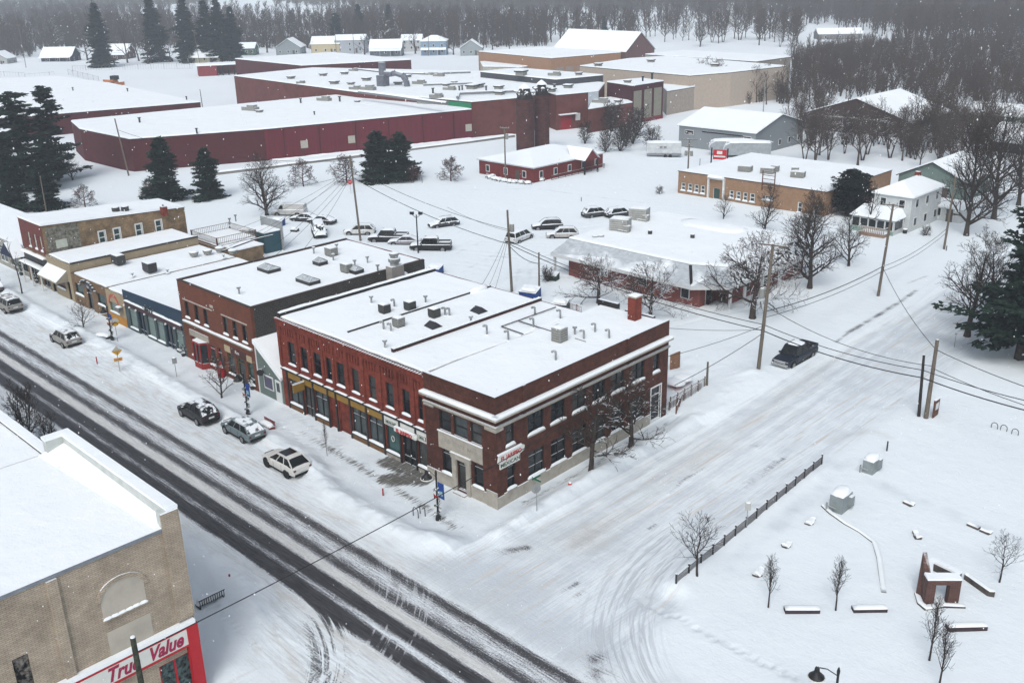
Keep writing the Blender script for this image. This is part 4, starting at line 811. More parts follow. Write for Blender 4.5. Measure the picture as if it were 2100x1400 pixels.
# timber deck behind the old building
D=thing('timber_deck','raised timber deck with slatted railings behind the weathered two-storey building','deck',tuple(G(440,470)))
c4=[G(390,444,3.3),G(437,436,3.3),G(484,453,3.3),G(394,478,3.3)]; c4=[(-125.0,63.6),(-125.0,69.5),(-118.2,69.5),(-118.2,63.6)]
mb=MB(); mb.prism(c4,2.95,3.15); build(mb,'deck_floor',wood_brown,D); snow_slab(c4,3.15,parent=D,name='deck_snow',th=.2)
mb=MB()
for (a,b),(c,d) in zip(c4,c4[1:]+c4[:1]):
    L_=math.hypot(c-a,d-b); n=int(L_/.28)
    for i in range(n+1): t=i/n; mb.cyl((a+(c-a)*t,b+(d-b)*t,3.3),(a+(c-a)*t,b+(d-b)*t,4.2),.025,n=4)
    mb.cyl((a,b,4.22),(c,d,4.22),.06,n=4); mb.cyl((a,b,3.45),(c,d,3.45),.04,n=4)
build(mb,'railing',mat('weathered_wood',(.22,.18,.15),.9,snow=(.75,.2,4)),D)
for a,b in c4: mb=MB(); mb.cbox((a,b,0),.15,.15,4.3); build(mb,'deck_post',wood_brown,D)
q=(-121,63.5); mb=MB(); mb.box(-124.8,63.55,0,-118.0,66,2.9); build(mb,'under_wall',tan_brick,D)
Sh=thing('tan_rear_shed','low tan brick shed beside the timber deck','shed',(-117,65,0)); mb=MB(); mb.box(-117.8,64.3,0,-114.6,68.3,3.0); build(mb,'wall',tan_brick,Sh); snow_slab([(-117.9,64.2),(-114.5,64.2),(-114.5,68.4),(-117.9,68.4)],3.0,parent=Sh,name='roof_snow')
# ---------------------------------------------------------------- hardware store in the foreground
tu=-43.8
T=Bld('hardware_store','large taupe brick hardware store with a red and white sign, near left corner','building',-57.2,tu,-8,19.4,10.55,taupe_brick,roof_z=10.45)
def TV(x,y,pr=0): v,z=PU(x,y,tu+pr); return v,z
a0=TV(217,1299); a1=TV(311,1254)
T.op['R'].append((min(TV(24,1354)[0],TV(58,1340)[0]),max(TV(24,1354)[0],TV(58,1340)[0]),3.6,TV(40,1346)[1])); 
w0=TV(325,1362); w1=TV(391,1335)
T.win('R',w0[0],w1[0],.6,w0[1]-.15,2,1,frame=sr,glass_=mat('shop_display_glass',(.05,.09,.09),.25,var=.9,vs=3.5),sill=False,bar=.1)
T.done(roof=False)
mb=MB(); mb.box(-57.2,18.9,10.55,tu,19.4,11.5); mb.box(-57.2,17.9,10.55,-56.7,18.897,11.5); mb.box(-44.3,18.5,10.55,tu,18.897,11.5) ; build(mb,'parapet',mat('parapet_white',(0.5,0.52,0.50),.8),T.root)
mb=MB(); mb.box(-57.25,18.84,11.5,tu+.03,19.46,11.66); mb.box(-57.25,17.85,11.5,-56.65,18.837,11.66); build(mb,'parapet_snow',snow2,T.root)
mb=MB(); mb.box(-57.0,-7.9,10.3,tu-.06,18.88,10.62); build(mb,'roof_snow',snow2,T.root)
mb=MB(); mb.prism([(-57.0,18.9),(-57.0,17.4),(tu-.3,18.2),(tu-.3,18.9)],10.6,[11.05,10.62,10.62,10.85]); build(mb,'snow_drift',snow2,T.root)
mb=MB(); mb.box(tu-.02,-8,10.5,tu+.08,18.5,10.64); build(mb,'roof_edge',mat('grey_flashing',(.22,.24,.27),.5,.4),T.root)
def pil_(x0,y0,x1,y1,z0=-.1,z1=10.45,pr=.16,m_=taupe_brick,nm='pilaster'):
    v0_,v1_=sorted((TV(x0,y0)[0],TV(x1,y1)[0])); mb=MB(); mb.box(tu,v0_,z0,tu+pr,v1_,z1); build(mb,nm,m_,T.root); return v0_,v1_
pil_(92,1194,114,1186); mb=MB(); mb.box(tu,18.45,5.0,tu+.16,19.41,11.49); build(mb,'pilaster',taupe_brick,T.root)
# blind arch and patch
bl=TV(213,1271); br_=TV(301,1231); top=TV(272,1174)
grey_in=mat('arch_infill',(0.42,0.38,0.32),.9,var=.1,vs=.7)
vc=(bl[0]+br_[0])/2; hw=(br_[0]-bl[0])/2; zb_=bl[1]; zt=top[1]
pts=[(vc-hw,zb_),(vc+hw,zb_)]+[(vc+hw*math.cos(math.pi*t/14)**1 ,zt-hw*.75+hw*.75*math.sin(math.pi*t/14)) for t in range(15)]
mb=MB(); slab(mb,pts,tu-.02,tu+.015); build(mb,'blind_arch',grey_in,T.root)
mb=MB()
po=[(vc+(hw+.22)*math.cos(math.pi*t/14),zt-hw*.75+(hw*.75+.22)*math.sin(math.pi*t/14)) for t in range(15)]; pi_=[(vc+hw*math.cos(math.pi*t/14),zt-hw*.75+hw*.75*math.sin(math.pi*t/14)) for t in range(15)]
for i in range(14): slab(mb,[po[i],po[i+1],pi_[i+1],pi_[i]],tu,tu+.07)
build(mb,'arch_surround',taupe_brick,T.root)
mb=MB(); mb.box(tu,vc-hw-.05,zb_-.1,tu+.12,vc+hw+.05,zb_); mb.m=1; 
for i in range(6): mb.lump((tu+.06,vc-hw+(i+.5)*hw/3,zb_),.2,hw/2.6,.1,rng,8)
build(mb,'arch_sill',[taupe_brick,snow],T.root)
c0=TV(219,1297);c1=TV(310,1257);c2=TV(316,1302); mb=MB(); mb.box(tu,c0[0],TV(231,1347)[1],tu+.02,c2[0],c0[1]); build(mb,'render_patch',grey_in,T.root)
b0=TV(24,1354);b1=TV(58,1340); mb=MB(); mb.box(tu-.19,b0[0],3.6,tu-.1,b1[0],b0[1]); build(mb,'boarded_window',mat('peeling_board',(.10,.09,.08),.9,var=1.2,vs=4),T.root)
# sign
pr=.35; s0=TV(161,1392,pr); s1=TV(400,1276,pr); zt=s1[1]; zb2=TV(392,1324,pr)[1]; vL=TV(50,1450,pr)[0]
mb=MB(); mb.box(tu,vL,zb2,tu+pr-.05,19.35,zt); build(mb,'sign_frame',sr,T.root)
mb=MB(); mb.box(tu+pr-.05,vL+.2,zb2+.17,tu+pr-.03,18.75,zt-.17); build(mb,'sign_face',sw,T.root)
mb=MB(); mb.box(tu,vL,zt,tu+pr,19.3,zt+.22); build(mb,'sign_snow',snow,T.root)
tt=mat('sign_crimson',(0.30,0.012,0.06),.5)
p0=TV(208,1400,pr); p1=TV(366,1318,pr)
text('True  Value',1.10,tt,T.root,(tu+pr-.025,18.45,(zt+zb2)/2-.02),'R',shear=.35,offset=.035,sx=.80,align='RIGHT')
mb=MB(); mb.box(tu,18.75,-.1,tu+.36,19.38,zb2); mb.box(tu,18.75,zb2,tu+.37,19.39,zt); build(mb,'red_column',sr,T.root)
# neighbour with the lower roof
N_=Bld('neighbouring_flat_roof_building','plain flat-roofed building with deep snow on its roof, beyond the hardware store parapet','building',-100,-57.23,-8,18.4,10.15,mat('neighbour_brick',(.25,.2,.16),.9),roof_z=10.0); N_.done(roof=False)
mb=MB(); mb.box(-100,17.9,10.15,-57.25,18.4,10.42); mb.m=1; mb.box(-100,17.85,10.42,-57.25,18.46,10.55); mb.box(-99.9,-7.9,9.9,-57.25,17.89,10.25); build(mb,'parapet',[dark_trim,snow2],N_.root)
# ---------------------------------------------------------------- brick office with mansard roof
red2=mat('office_brick',(0.21,0.05,0.04),.85,brick=dict(c2=(0.16,0.04,0.033),m=(0.2,0.1,0.08)),var=.15,snow=(.7,.1,3))
Of=thing('office_building','low red brick office with white eaves and a snow-covered mansard roof','building',(-70,100,0))
mb=MB(); mb.box(-80.2,91.4,-.2,-60.4,112,2.8); mb.box(-60.397,94.8,-.2,-58.4,111.5,2.8); build(mb,'wall',red2,Of)
out=[(-82.0,89.9),(-60.4,89.7),(-57.0,92.8),(-57.0,112.6),(-82.0,112.6)]
inn=[(-80.9,92.2),(-62.4,92.4),(-58.6,94.2),(-58.6,111.3),(-80.9,111.3)]
white_e=mat('white_eave',(0.55,0.56,0.56),.6,var=.05)
mb=MB(); mb.prism(out,2.72,3.12); build(mb,'eaves',white_e,Of)
mb=MB(); n=5
for i in (0,1,3,4):
    a,b=out[i],out[(i+1)%n]; c,d=inn[(i+1)%n],inn[i]
    mb.quad((a[0],a[1],3.13),(b[0],b[1],3.13),(c[0],c[1],4.7),(d[0],d[1],4.7))
build(mb,'mansard_roof',mat('shaded_slope_snow',(0.44,0.47,0.50),.9,var=.16,vs=1.4,snow=(1.16,.62,.22),stretch=(1,1,3)),Of)  # grey-blue base paints the shade of the slopes into their snow colour
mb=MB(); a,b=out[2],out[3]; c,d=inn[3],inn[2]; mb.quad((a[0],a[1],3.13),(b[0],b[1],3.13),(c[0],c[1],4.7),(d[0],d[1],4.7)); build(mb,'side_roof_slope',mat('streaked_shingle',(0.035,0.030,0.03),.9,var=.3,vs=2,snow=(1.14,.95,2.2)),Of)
mb=MB(); mb.prism(inn,4.6,4.74); build(mb,'roof_edge',dark_trim,Of); snow_slab(inn,4.74,parent=Of,name='roof_snow',th=.25)
mb=MB(); mb.strip([(-62.3,92.2,4.7),(-60.5,89.9,3.15)],.35,.12,rng,.3); build(mb,'bare_hip',mat('bare_shingle',(.02,.018,.018),.9,var=.5,vs=4),Of)
mb=MB()
for a,b,c in ((-80.3,94,3),(-79,110,3)): pass
mb.lump((-70,108.5,4.8),10,4.5,.5,rng,12); build(mb,'snow_mound',snow2,Of,smooth=True)
for x,y in ((-81.6,90.3),(-57.4,93.2),(-57.4,96.2),(-57.4,100.0),(-57.4,104)): mb=MB(); mb.cbox((x,y,0),.28,.28,2.72); build(mb,'post',white_e,Of)
for v in (92.6,97.5,101.5,105.5,109.0):
    mb=MB(); u=-60.38 if v<94 else -58.38; mb.box(u,v,.9 if v>95 else .2,u+.06,v+1.3,2.6); w_=build(mb,'window',white_e,Of); mb=MB(); mb.box(u+.062,v+.1,1.0 if v>95 else .3,u+.075,v+1.2,2.5); build(mb,'pane',glass,w_)
for a,z0 in ((-62.9,.9),(-69,1.2),(-75,1.2)): mb=MB(); mb.box(a,91.33,z0,a+1.2,91.4,2.5); w_=build(mb,'window',white_e,Of); mb=MB(); mb.box(a+.1,91.315,z0+.1,a+1.1,91.328,2.4); build(mb,'pane',glass,w_)
for x,y in ((1333,481),(1420,489)): mb=MB(); q=G(x,y,4.9); mb.cyl(q,(q.x,q.y,5.45),.28,n=10); mb.m=1; mb.cyl((q.x,q.y,5.45),(q.x,q.y,5.52),.26,n=10); build(mb,'roof_vent',[hvac_dark,snow],Of)
for x,y in ((1221,487),(1232,486)): mb=MB(); q=G(x,y,4.9); mb.lathe(q,[(.35,0),(.45,.12),(.42,.25),(.2,.32)],12); build(mb,'roof_vent',galv,Of)
for x,y,rz in ((1272,472,.35),(1311,450,.35)):
    q=G(x,y,4.9); o=acbox(Of,tuple(q),2.4,2.0,1.5,mat('hvac_pale',(.34,.34,.32),.6,.1,var=.15,snow=(.75,.1,3)),rz=rz); mb=MB(); mb.cbox((q.x+1.4,q.y-.4,q.z),.8,.8,.9,rz); mb.cyl((q.x-1,q.y-1,q.z+.3),(q.x+1.8,q.y-.8,q.z+.2),.12); build(mb,'duct',hvac,Of)
# ---------------------------------------------------------------- tan school-like building
tanw=mat('tan_wall',(0.30,0.175,0.10),.9,brick=dict(c2=(0.26,0.15,0.09),m=(0.25,0.17,0.11)),var=.1,snow=(.7,.1,3))
Sc=Bld('tan_brick_office','long low tan brick building with white framed windows and a white arched entry','building',-98.1,-70.7,140.3,163,4.0,tanw,roof_z=4.0)
def px2(x0,y0,x1,y1,v): a,z1_=PV(x0,y0,v); b,z0_=PV(x1,y1,v); return a,b,z0_,z1_
for x0,y0,x1,y1 in ((1397,374,1405,391),(1411,376,1419,393),(1424,378,1432,396),(1437,380,1445,398),(1496,390,1504,407),(1510,392,1518,410),(1524,394,1532,413),(1538,396,1547,415),(1636,414,1644,437),(1669,420,1678,443)):
    a,b,z0_,z1_=px2(x0,y0,x1,y1,140.3); Sc.win('F',a,b,z0_,z1_,1,2,frame=white_paint,glass_=glass_grey,bar=.14,surround=False,sill=white_paint)
a,b,z0_,z1_=px2(1564,400,1584,412,140.3); Sc.win('F',a,b,z0_,z1_,4,2,frame=white_paint,sill=white_paint)
a,b,z0_,z1_=px2(1463,385,1475,412,140.3); Sc.win('F',a,b,.1,z1_,1,1,frame=white_paint,glass_=mat('green_door',(.03,.06,.05),.5),name='door',sill=False)
Sc.win('R',143,144.5,1,2.6,1,2,frame=white_paint); Sc.win('R',150,151.5,1,2.6,1,2,frame=white_paint)
Sc.done()
mb=MB(); mb.box(-98.2,140.2,4.0,-70.6,140.5,4.12); mb.box(-70.9,140.503,4.0,-70.6,163,4.12); build(mb,'roof_edge',dark_trim,Sc.root)
a,b,_,_=px2(1453,380,1487,380,140.3); mb=MB(); mb.box(a,139.9,0,a+.25,140.3,3.6); mb.box(b-.25,139.9,0,b,140.3,3.6); mb.box(a,139.8,3.6,b,140.3,3.9); mb.m=1; mb.lump(((a+b)/2,139.95,3.9),b-a,.9,.4,rng,10); build(mb,'entry_surround',[white_paint,snow],Sc.root)
for x,y,s in ((1528,352,1),(1574,356,1),(1589,352,.6),(1636,364,1),(1630,356,.5)): acbox(Sc.root,tuple(G(x,y,4.1)),2.2*s,1.6*s,.9,hvac,rz=.3)
a,_z=PV(1562,400,140.2); mb=MB()
for q in (0,2.2): mb.box(a+q,139.95,3.0,a+q+.12,140.1,6.2)
for z in (3.6,4.2,4.8,5.4,6.0): mb.box(a,139.97,z,a+2.3,140.08,z+.1)
build(mb,'roof_ladder',wood_brown,Sc.root)
# ---------------------------------------------------------------- generic houses
def house(name,label,cat,c,w_,d_,h_,rh,wallm,rz=0,hip=False,ridge='x',wins=3,storeys=1,porch=False,roofm=None,group=None):
    r=thing(name,label,cat,(c[0],c[1],0),group,rz,local=True)
    mb=MB(); mb.box(-w_/2,-d_/2,-.3,w_/2,d_/2,h_)
    e=.35
    if not hip:
        if ridge=='x': mb.add([(-w_/2,-d_/2,h_),(-w_/2,d_/2,h_),(-w_/2,0,h_+rh),(w_/2,-d_/2,h_),(w_/2,d_/2,h_),(w_/2,0,h_+rh)],[(0,1,2),(3,5,4)])
        else: mb.add([(-w_/2,-d_/2,h_),(w_/2,-d_/2,h_),(0,-d_/2,h_+rh),(-w_/2,d_/2,h_),(w_/2,d_/2,h_),(0,d_/2,h_+rh)],[(0,1,2),(3,5,4)])
    build(mb,'wall',wallm,r)
    W_,D_=w_/2+e,d_/2+e; t=.22; zb=h_-.08
    def shell(T):
        vs=[(-W_,-D_,zb),(W_,-D_,zb),(W_,D_,zb),(-W_,D_,zb)]
        if hip: L_=max(w_,d_)/2-min(w_,d_)/2*.92; rr=[(-L_,0,h_+rh),(L_,0,h_+rh)] if w_>=d_ else [(0,-L_,h_+rh),(0,L_,h_+rh)]
        else: rr=[(-W_,0,h_+rh+.05),(W_,0,h_+rh+.05)] if ridge=='x' else [(0,-D_,h_+rh+.05),(0,D_,h_+rh+.05)]
        al=(w_>=d_) if hip else ridge=='x'
        vs=vs+rr; vs2=[(x,y,z+T) for x,y,z in vs]
        f=[(0,1,5,4),(2,3,4,5)]+([(1,2,5),(3,0,4)] if hip else []) if al else [(1,2,5,4),(3,0,4,5)]+([(0,1,4),(2,3,5)] if hip else [])
        return vs,vs2,f
    al=(w_>=d_) if hip else ridge=='x'
    a,b2,f=shell(t); m2=MB(); m2.add([(x,y,z-.01) for x,y,z in a]+b2,[tuple(6+i for i in q) for q in f]+[tuple(reversed(q)) for q in f]+([(0,1,7,6),(1,2,8,7),(2,3,9,8),(3,0,6,9)] if hip else ([(0,1,7,6),(2,3,9,8),(1,5,11,7),(5,2,8,11),(3,4,10,9),(4,0,6,10)] if al else [(1,2,8,7),(3,0,6,9),(0,4,10,6),(4,1,7,10),(2,5,11,8),(5,3,9,11)])))
    build(m2,'roof',roofm or snow2,r)
    if not hip:
        g=MB()
        if ridge=='x': g.add([(-W_+.03,-D_,zb-.14),(-W_+.03,0,h_+rh-.1),(-W_+.03,D_,zb-.14),(-W_+.03,D_,zb+.02),(-W_+.03,0,h_+rh+.08),(-W_+.03,-D_,zb+.02)],[(0,1,4,5),(1,2,3,4)]); g.add([(W_+.02,-D_,zb-.14),(W_+.02,0,h_+rh-.1),(W_+.02,D_,zb-.14),(W_+.02,D_,zb+.02),(W_+.02,0,h_+rh+.08),(W_+.02,-D_,zb+.02)],[(0,1,4,5),(1,2,3,4)])
        else: g.add([(-D_*0-W_,-D_-.02,zb-.14),(0,-D_-.02,h_+rh-.1),(W_,-D_-.02,zb-.14),(W_,-D_-.02,zb+.02),(0,-D_-.02,h_+rh+.08),(-W_,-D_-.02,zb+.02)],[(0,1,4,5),(1,2,3,4)])
        build(g,'bargeboard',dark_trim,r)
    for s in range(storeys):
        z0=.9+s*2.7
        for i in range(wins):
            x=-w_/2+w_*(i+.5)/wins
            mb=MB(); mb.box(x-.5,-d_/2-.06,z0,x+.5,-d_/2,z0+1.3); wo=build(mb,'window',white_paint,r); mb=MB(); mb.box(x-.38,-d_/2-.075,z0+.12,x+.38,-d_/2-.062,z0+1.18); build(mb,'pane',glass,wo)
        nn=max(1,int(d_/3.5))
        for i in range(nn):
            y=-d_/2+d_*(i+.5)/nn
            mb=MB(); mb.box(w_/2,y-.5,z0,w_/2+.06,y+.5,z0+1.3); wo=build(mb,'window',white_paint,r); mb=MB(); mb.box(w_/2+.062,y-.38,z0+.12,w_/2+.075,y+.38,z0+1.18); build(mb,'pane',glass,wo)
    mb=MB(); mb.box(w_*.18,-d_/2-.08,0,w_*.18+.95,-d_/2,2.1); build(mb,'door',mat('door_dark',(.08,.06,.05),.6),r)
    if porch:
        mb=MB(); mb.add([(-w_/2,-d_/2-2.2,2.3),(w_/2,-d_/2-2.2,2.3),(w_/2,-d_/2,3.0),(-w_/2,-d_/2,3.0),(-w_/2,-d_/2-2.2,2.55),(w_/2,-d_/2-2.2,2.55),(w_/2,-d_/2,3.3),(-w_/2,-d_/2,3.3)],[(0,3,2,1),(4,5,6,7),(0,1,5,4),(1,2,6,5),(2,3,7,6),(3,0,4,7)]); build(mb,'porch_roof',snow2,r)
        for i in range(4): mb=MB(); mb.cbox((-w_/2+.15+(w_-.3)*i/3,-d_/2-2.1,0),.14,.14,2.3); build(mb,'porch_post',white_paint,r)
    return r
def siding(n,c): return mat(n,c,.8,var=.08,snow=(.7,.1,3))
RZD=-.0
def HP(x,y): p=G(x,y); return (p.x,p.y)
white_s=siding('white_siding',(.50,.52,.52))
c=HP(1850,462); 
Wh=house('white_house','white two-storey clapboard house with a hipped snowy roof and an enclosed front porch','house',(-59.6,144.2),5.6,10.5,5.4,1.5,white_s,hip=True,wins=2,storeys=2)
Pr=MB(); Pr.box(-6.2,-6.2,-.2,1.2,-5.26,2.3); 
mb=MB(); mb.box(-4.4,-8.6,-.2,2.0,-5.3,2.5); pw=build(mb,'porch_room',white_s,Wh)
mb=MB(); mb.add([(-4.7,-8.9,2.5),(2.3,-8.9,2.5),(2.3,-5.3,2.5),(-4.7,-5.3,2.5),(-4.2,-5.3,3.6),(1.6,-5.3,3.6)],[(0,1,5,4),(1,2,5),(3,0,4),(0,3,2,1)]); build(mb,'porch_roof',snow2,Wh)
for i in range(5): mb=MB(); x=-4.2+i*1.25; mb.box(x,-8.64,1.0,x+1.0,-8.6,2.2); build(mb,'window',glass,Wh)
mb=MB(); mb.box(2.0,-8.2,1.0,2.04,-5.8,2.2); build(mb,'window',glass,Wh)
mb=MB(); mb.box(-4.41,-8.63,0,2.02,-8.605,.85); build(mb,'porch_skirt',mat('mint_skirt',(.22,.33,.28),.8),Wh)
mb=MB(); mb.box(-2.2,-10.6,.6,1.6,-8.65,.75); 
for i in range(14): mb.box(-2.2+i*.28,-10.6,.75,-2.12+i*.28,-10.52,1.5)
mb.box(-2.2,-10.64,1.5,1.62,-10.48,1.6); mb.box(1.5,-10.6,1.5,1.62,-8.65,1.6); mb.box(-2.2,-10.55,0,1.6,-8.7,.6); build(mb,'porch_deck',mat('raw_timber',(.27,.18,.13),.9,snow=(.75,.1,3)),Wh)
mb=MB(); mb.box(-.4,2.2,6.2,.3,2.9,7.6); build(mb,'chimney',red_brick,Wh)
house('green_house','pale green house with a low gable roof behind bare trees at the right','house',HP(1935,395),11,12,3.4,2.6,siding('pale_green_siding',(.14,.19,.17)),ridge='y',wins=2)
house('grey_garage','small white garage beside the white two-storey house','garage',HP(1935,448),7,5,2.4,.5,white_s,wins=1)
house('pale_green_house','long pale green house with a snowy roof at the right edge behind the thicket','house',HP(2075,262),18,9,3.2,2.0,siding('green_siding2',(.22,.27,.23)),wins=4)
house('brown_cabin','dark house half hidden at the right edge with a snowy double roof','house',HP(2110,310),12,9,3.0,2.2,siding('dark_siding',(.06,.055,.06)),wins=3,porch=True)
# pole barns
def barn(name,label,cat,cs,h_,rh,wallm,ridge='x',ov=.4,z=0):
    u0,u1,v0,v1=cs; return house(name,label,cat,((u0+u1)/2,(v0+v1)/2),u1-u0,v1-v0,h_,rh,wallm,ridge=ridge,wins=0)
metal_g=mat('grey_metal_siding',(0.23,0.25,0.265),.6,.1,var=.06,snow=(.7,.1,3),stretch=(4,4,.2))
Ba=barn('grey_metal_barn','long grey metal pole building with two small dark signs and sliding doors','barn',(-126.5,-107.5,180.5,200),4.6,2.6,metal_g)
mb=MB(); mb.box(-3.5,-9.85,3.6,6.5,-9.77,3.85); mb.m=1; mb.box(2.9,-9.83,0,3.0,-9.76,3.55); mb.box(-3.4,-9.8,0,2.9,-9.755,3.55); build(mb,'sliding_door',[dark_trim,metal_g],Ba)
for x in (-6.8,7.4): mb=MB(); mb.box(x-1.1,-9.82,2.75,x+1.1,-9.76,3.75); s_=build(mb,'sign_panel',white_paint,Ba); mb=MB(); mb.box(x-1.0,-9.84,2.85,x+1.0,-9.825,3.65); build(mb,'sign_face',mat('maroon_black',(.03,.008,.015),.5),s_); mb=MB(); mb.box(x-.2,-9.86,2.98,x+.75,-9.845,3.16); mb.box(x-.8,-9.86,3.15,x-.5,-9.845,3.45); build(mb,'sign_mark',white_paint,s_)
bw=mat('brown_barn_siding',(0.06,0.035,0.032),.8,var=.12,stretch=(5,5,.2)); 
Bb=house('brown_barn','wide dark brown barn with a broad snowy roof among bare trees','barn',HP(1795,262),26,22,3.6,4.2,bw,ridge='y',wins=0)
mb=MB(); mb.box(-8,-11.1,3.3,8,-11.02,3.6); 
for x in (-3,.5,4): mb.box(x,-11.09,0,x+.12,-11.02,3.3)
build(mb,'door_track',white_paint,Bb)
# ---------------------------------------------------------------- red hipped office with twin silos
rw=mat('dark_red_siding',(0.15,0.022,0.02),.85,var=.18,snow=(.7,.1,3),stain=.2)
rx0,ry0,rx1,ry1=-137.7,130.8,-123.3,150.6
RO=house('red_hipped_office','low dark red office with a hipped snowy roof at the foot of two brick silos','building',((rx0+rx1)/2,(ry0+ry1)/2),rx1-rx0,ry1-ry0,3.0,1.7,rw,hip=True,wins=3,roofm=mat('thin_roof_snow',(.5,.51,.53),.9,var=.1,snow=(1.05,.7,.5)))
mb=MB(); mb.add([(7.2,1.5,2.9),(7.2,5.5,2.9),(7.2,3.5,4.7),(9.8,1.5,2.9),(9.8,5.5,2.9),(9.8,3.5,4.7),(3.5,3.5,4.7)],[(0,3,5,2),(4,1,2,5),(3,4,5),(0,2,6),(1,6,2)]); build(mb,'entry_gable',rw,RO)
mb=MB(); mb.add([(3.5,3.5,4.95),(10,3.5,4.95),(10,1.2,2.95),(6.5,1.2,3.1),(10,5.8,2.95),(6.5,5.8,3.1)],[(0,3,2,1),(0,1,4,5)]); build(mb,'entry_roof_snow',snow2,RO)
for y in (1.6,5.4): mb=MB(); mb.cbox((9.6,y,0),.25,.25,3.0); build(mb,'entry_post',dark_trim,RO)
mb=MB(); mb.box(8.0,-6,.3,8.1,6,.4); mb.box(8.0,-6,1.0,8.1,9.5,1.1)
for i in range(9): mb.box(8.0,-6+i*1.9,0,8.1,-5.9+i*1.9,1.05)
build(mb,'ramp_rail',mat('rail_wood',(.07,.03,.025),.8,snow=(.7,.1,3)),RO)
silo=mat('silo_brick',(0.085,0.026,0.022),.85,brick=dict(c2=(0.05,0.017,0.016),m=(0.075,0.04,0.036),w=.5,h=.3,ms=.02),var=.22,vs=.8)
for i,(x,y,xt,lab) in enumerate(((1078,318,0,'nearer left of two dark brick silos with a snow-capped turret'),(1112,312,0,'right-hand taller of two dark brick silos, partly behind its twin'))):
    p=G(x,y); p=Vector((p.x-.3,p.y+.3,0)); hh=HGT(x,y,204 if i==0 else 196)
    S=thing('silo',lab,'silo',(p.x,p.y,0),'brick silos'); mb=MB(); r=1.95 if i==0 else 1.6
    mb.lathe((p.x,p.y,0),[(r,-.2),(r,hh-.6),(r*1.06,hh-.5),(r*1.06,hh)],22); build(mb,'shaft',silo,S,smooth=False)
    mb=MB(); mb.lathe((p.x,p.y,hh),[(r*.86,0),(r*.82,1.0),(r*.55,2.1),(r*.5,2.3)],10); build(mb,'turret',mat('turret_dark',(.03,.025,.025),.8,snow=(.6,.3,2)),S)
    mb=MB(); mb.lathe((p.x,p.y,hh+2.25),[(r*.75,0),(r*.55,.35),(.15,.9)],10); build(mb,'turret_roof',snow,S)
    mb=MB()
    for k in range(6):
        t=k*1.047+.4; mb.add([(p.x+math.cos(t-.25)*r*.95,p.y+math.sin(t-.25)*r*.95,hh+.9),(p.x+math.cos(t+.25)*r*.95,p.y+math.sin(t+.25)*r*.95,hh+.9),(p.x+math.cos(t)*r*1.15,p.y+math.sin(t)*r*1.15,hh+1.5),(p.x+math.cos(t)*r*.6,p.y+math.sin(t)*r*.6,hh+1.9)],[(0,1,2),(1,3,2),(0,2,3)])
        mb.lump((p.x+math.cos(t)*r,p.y+math.sin(t)*r,hh+1.4),1.1,.9,.4,rng,6,t)
    build(mb,'dormer',mat('turret_snowy',(.05,.045,.045),.8,snow=(.5,.3,2)),S)
# ---------------------------------------------------------------- factory
def GP(z,*p): return [tuple(G(a,b,z))[:2] for a,b in p]
maroon=mat('maroon_metal',(0.12,0.011,0.020),.6,.0,var=.16,vs=1.0,stretch=(2.5,2.5,.12)); maroon_d=mat('maroon_brick',(0.072,0.013,0.015),.85,var=.12,vs=.5,stain=.2); brickf=mat('factory_brick',(0.13,0.038,0.032),.85,var=.15,vs=.6,stain=.25)
A_=GP(6.6,(146,250),(348,230),(733,193),(917,213),(967,226),(541,267),(266,287),(164,266))
Fa=polyb('factory_front_block','long low factory block with a maroon street wall and a wide snowy roof','factory',A_,6.6,maroon_d)
a=Vector(A_[5]);b=Vector(A_[4]); dr=(b-a).normalized(); nn=Vector((dr.y,-dr.x))
mb=MB(); q=[a+nn*.03,b+nn*.03,b+nn*.12,a+nn*.12]; mb.prism([(v.x,v.y) for v in q],-.1,6.5); build(mb,'maroon_cladding',maroon,Fa)
for x,y in ((624,296),(721,286),(961,262)):
    # square louvres on the wall
    t0=ray(x,y); den=t0.x*nn.x+t0.y*nn.y; tt_=(a+nn*.14).dot(nn)/den; P=Vector((t0.x*tt_,t0.y*tt_,CH+t0.z*tt_))
    mb=MB(); c1=Vector((P.x,P.y))-dr*.8; c2=c1+dr*1.6; q=[c1,c2,c2+nn*.06,c1+nn*.06]; mb.prism([(v.x,v.y) for v in q],P.z-.8,P.z+.8); build(mb,'louvre',mat('louvre',(.42,.40,.34),.7,var=.2,vs=8),Fa)
def fac_unit(parent,x,y,z,s=1.0,kind=0):
    q=G(x,y,z)
    if kind==0: mb=MB(); mb.cbox(q,1.9*s,1.9*s,.8*s,.26); mb.m=1; mb.cbox((q.x,q.y,q.z+.8*s),2.4*s,2.4*s,.3*s,.26); mb.m=2; mb.cbox((q.x,q.y,q.z+1.1*s),2.2*s,2.2*s,.16*s,.26); build(mb,'roof_unit',[hvac,hvac_dark,snow],parent)
    elif kind==1: mb=MB(); mb.cbox(q,4.2*s,1.6*s,1.0*s,.26); mb.m=1; mb.cbox((q.x+.8,q.y,q.z+1.0*s),2.0*s,1.4*s,.5*s,.26); build(mb,'roof_unit',[hvac,hvac],parent)
    else: mb=MB(); mb.cyl(q,(q.x,q.y,q.z+1.6*s),.3*s,n=7); mb.cyl((q.x,q.y,q.z+1.6*s),(q.x,q.y,q.z+1.9*s),.5*s,n=7); build(mb,'roof_vent',hvac_dark,parent)
for x,y,k,s in ((514,228,1,1),(532,232,0,.6),(617,213,2,.7),(665,208,1,.9),(697,210,2,.8),(733,211,0,.5),(870,214,1,.8),(645,237,2,.5),(287,253,2,.7),(404,274,2,.6),(795,203,2,.5)): fac_unit(Fa,x,y,6.9,s,k)
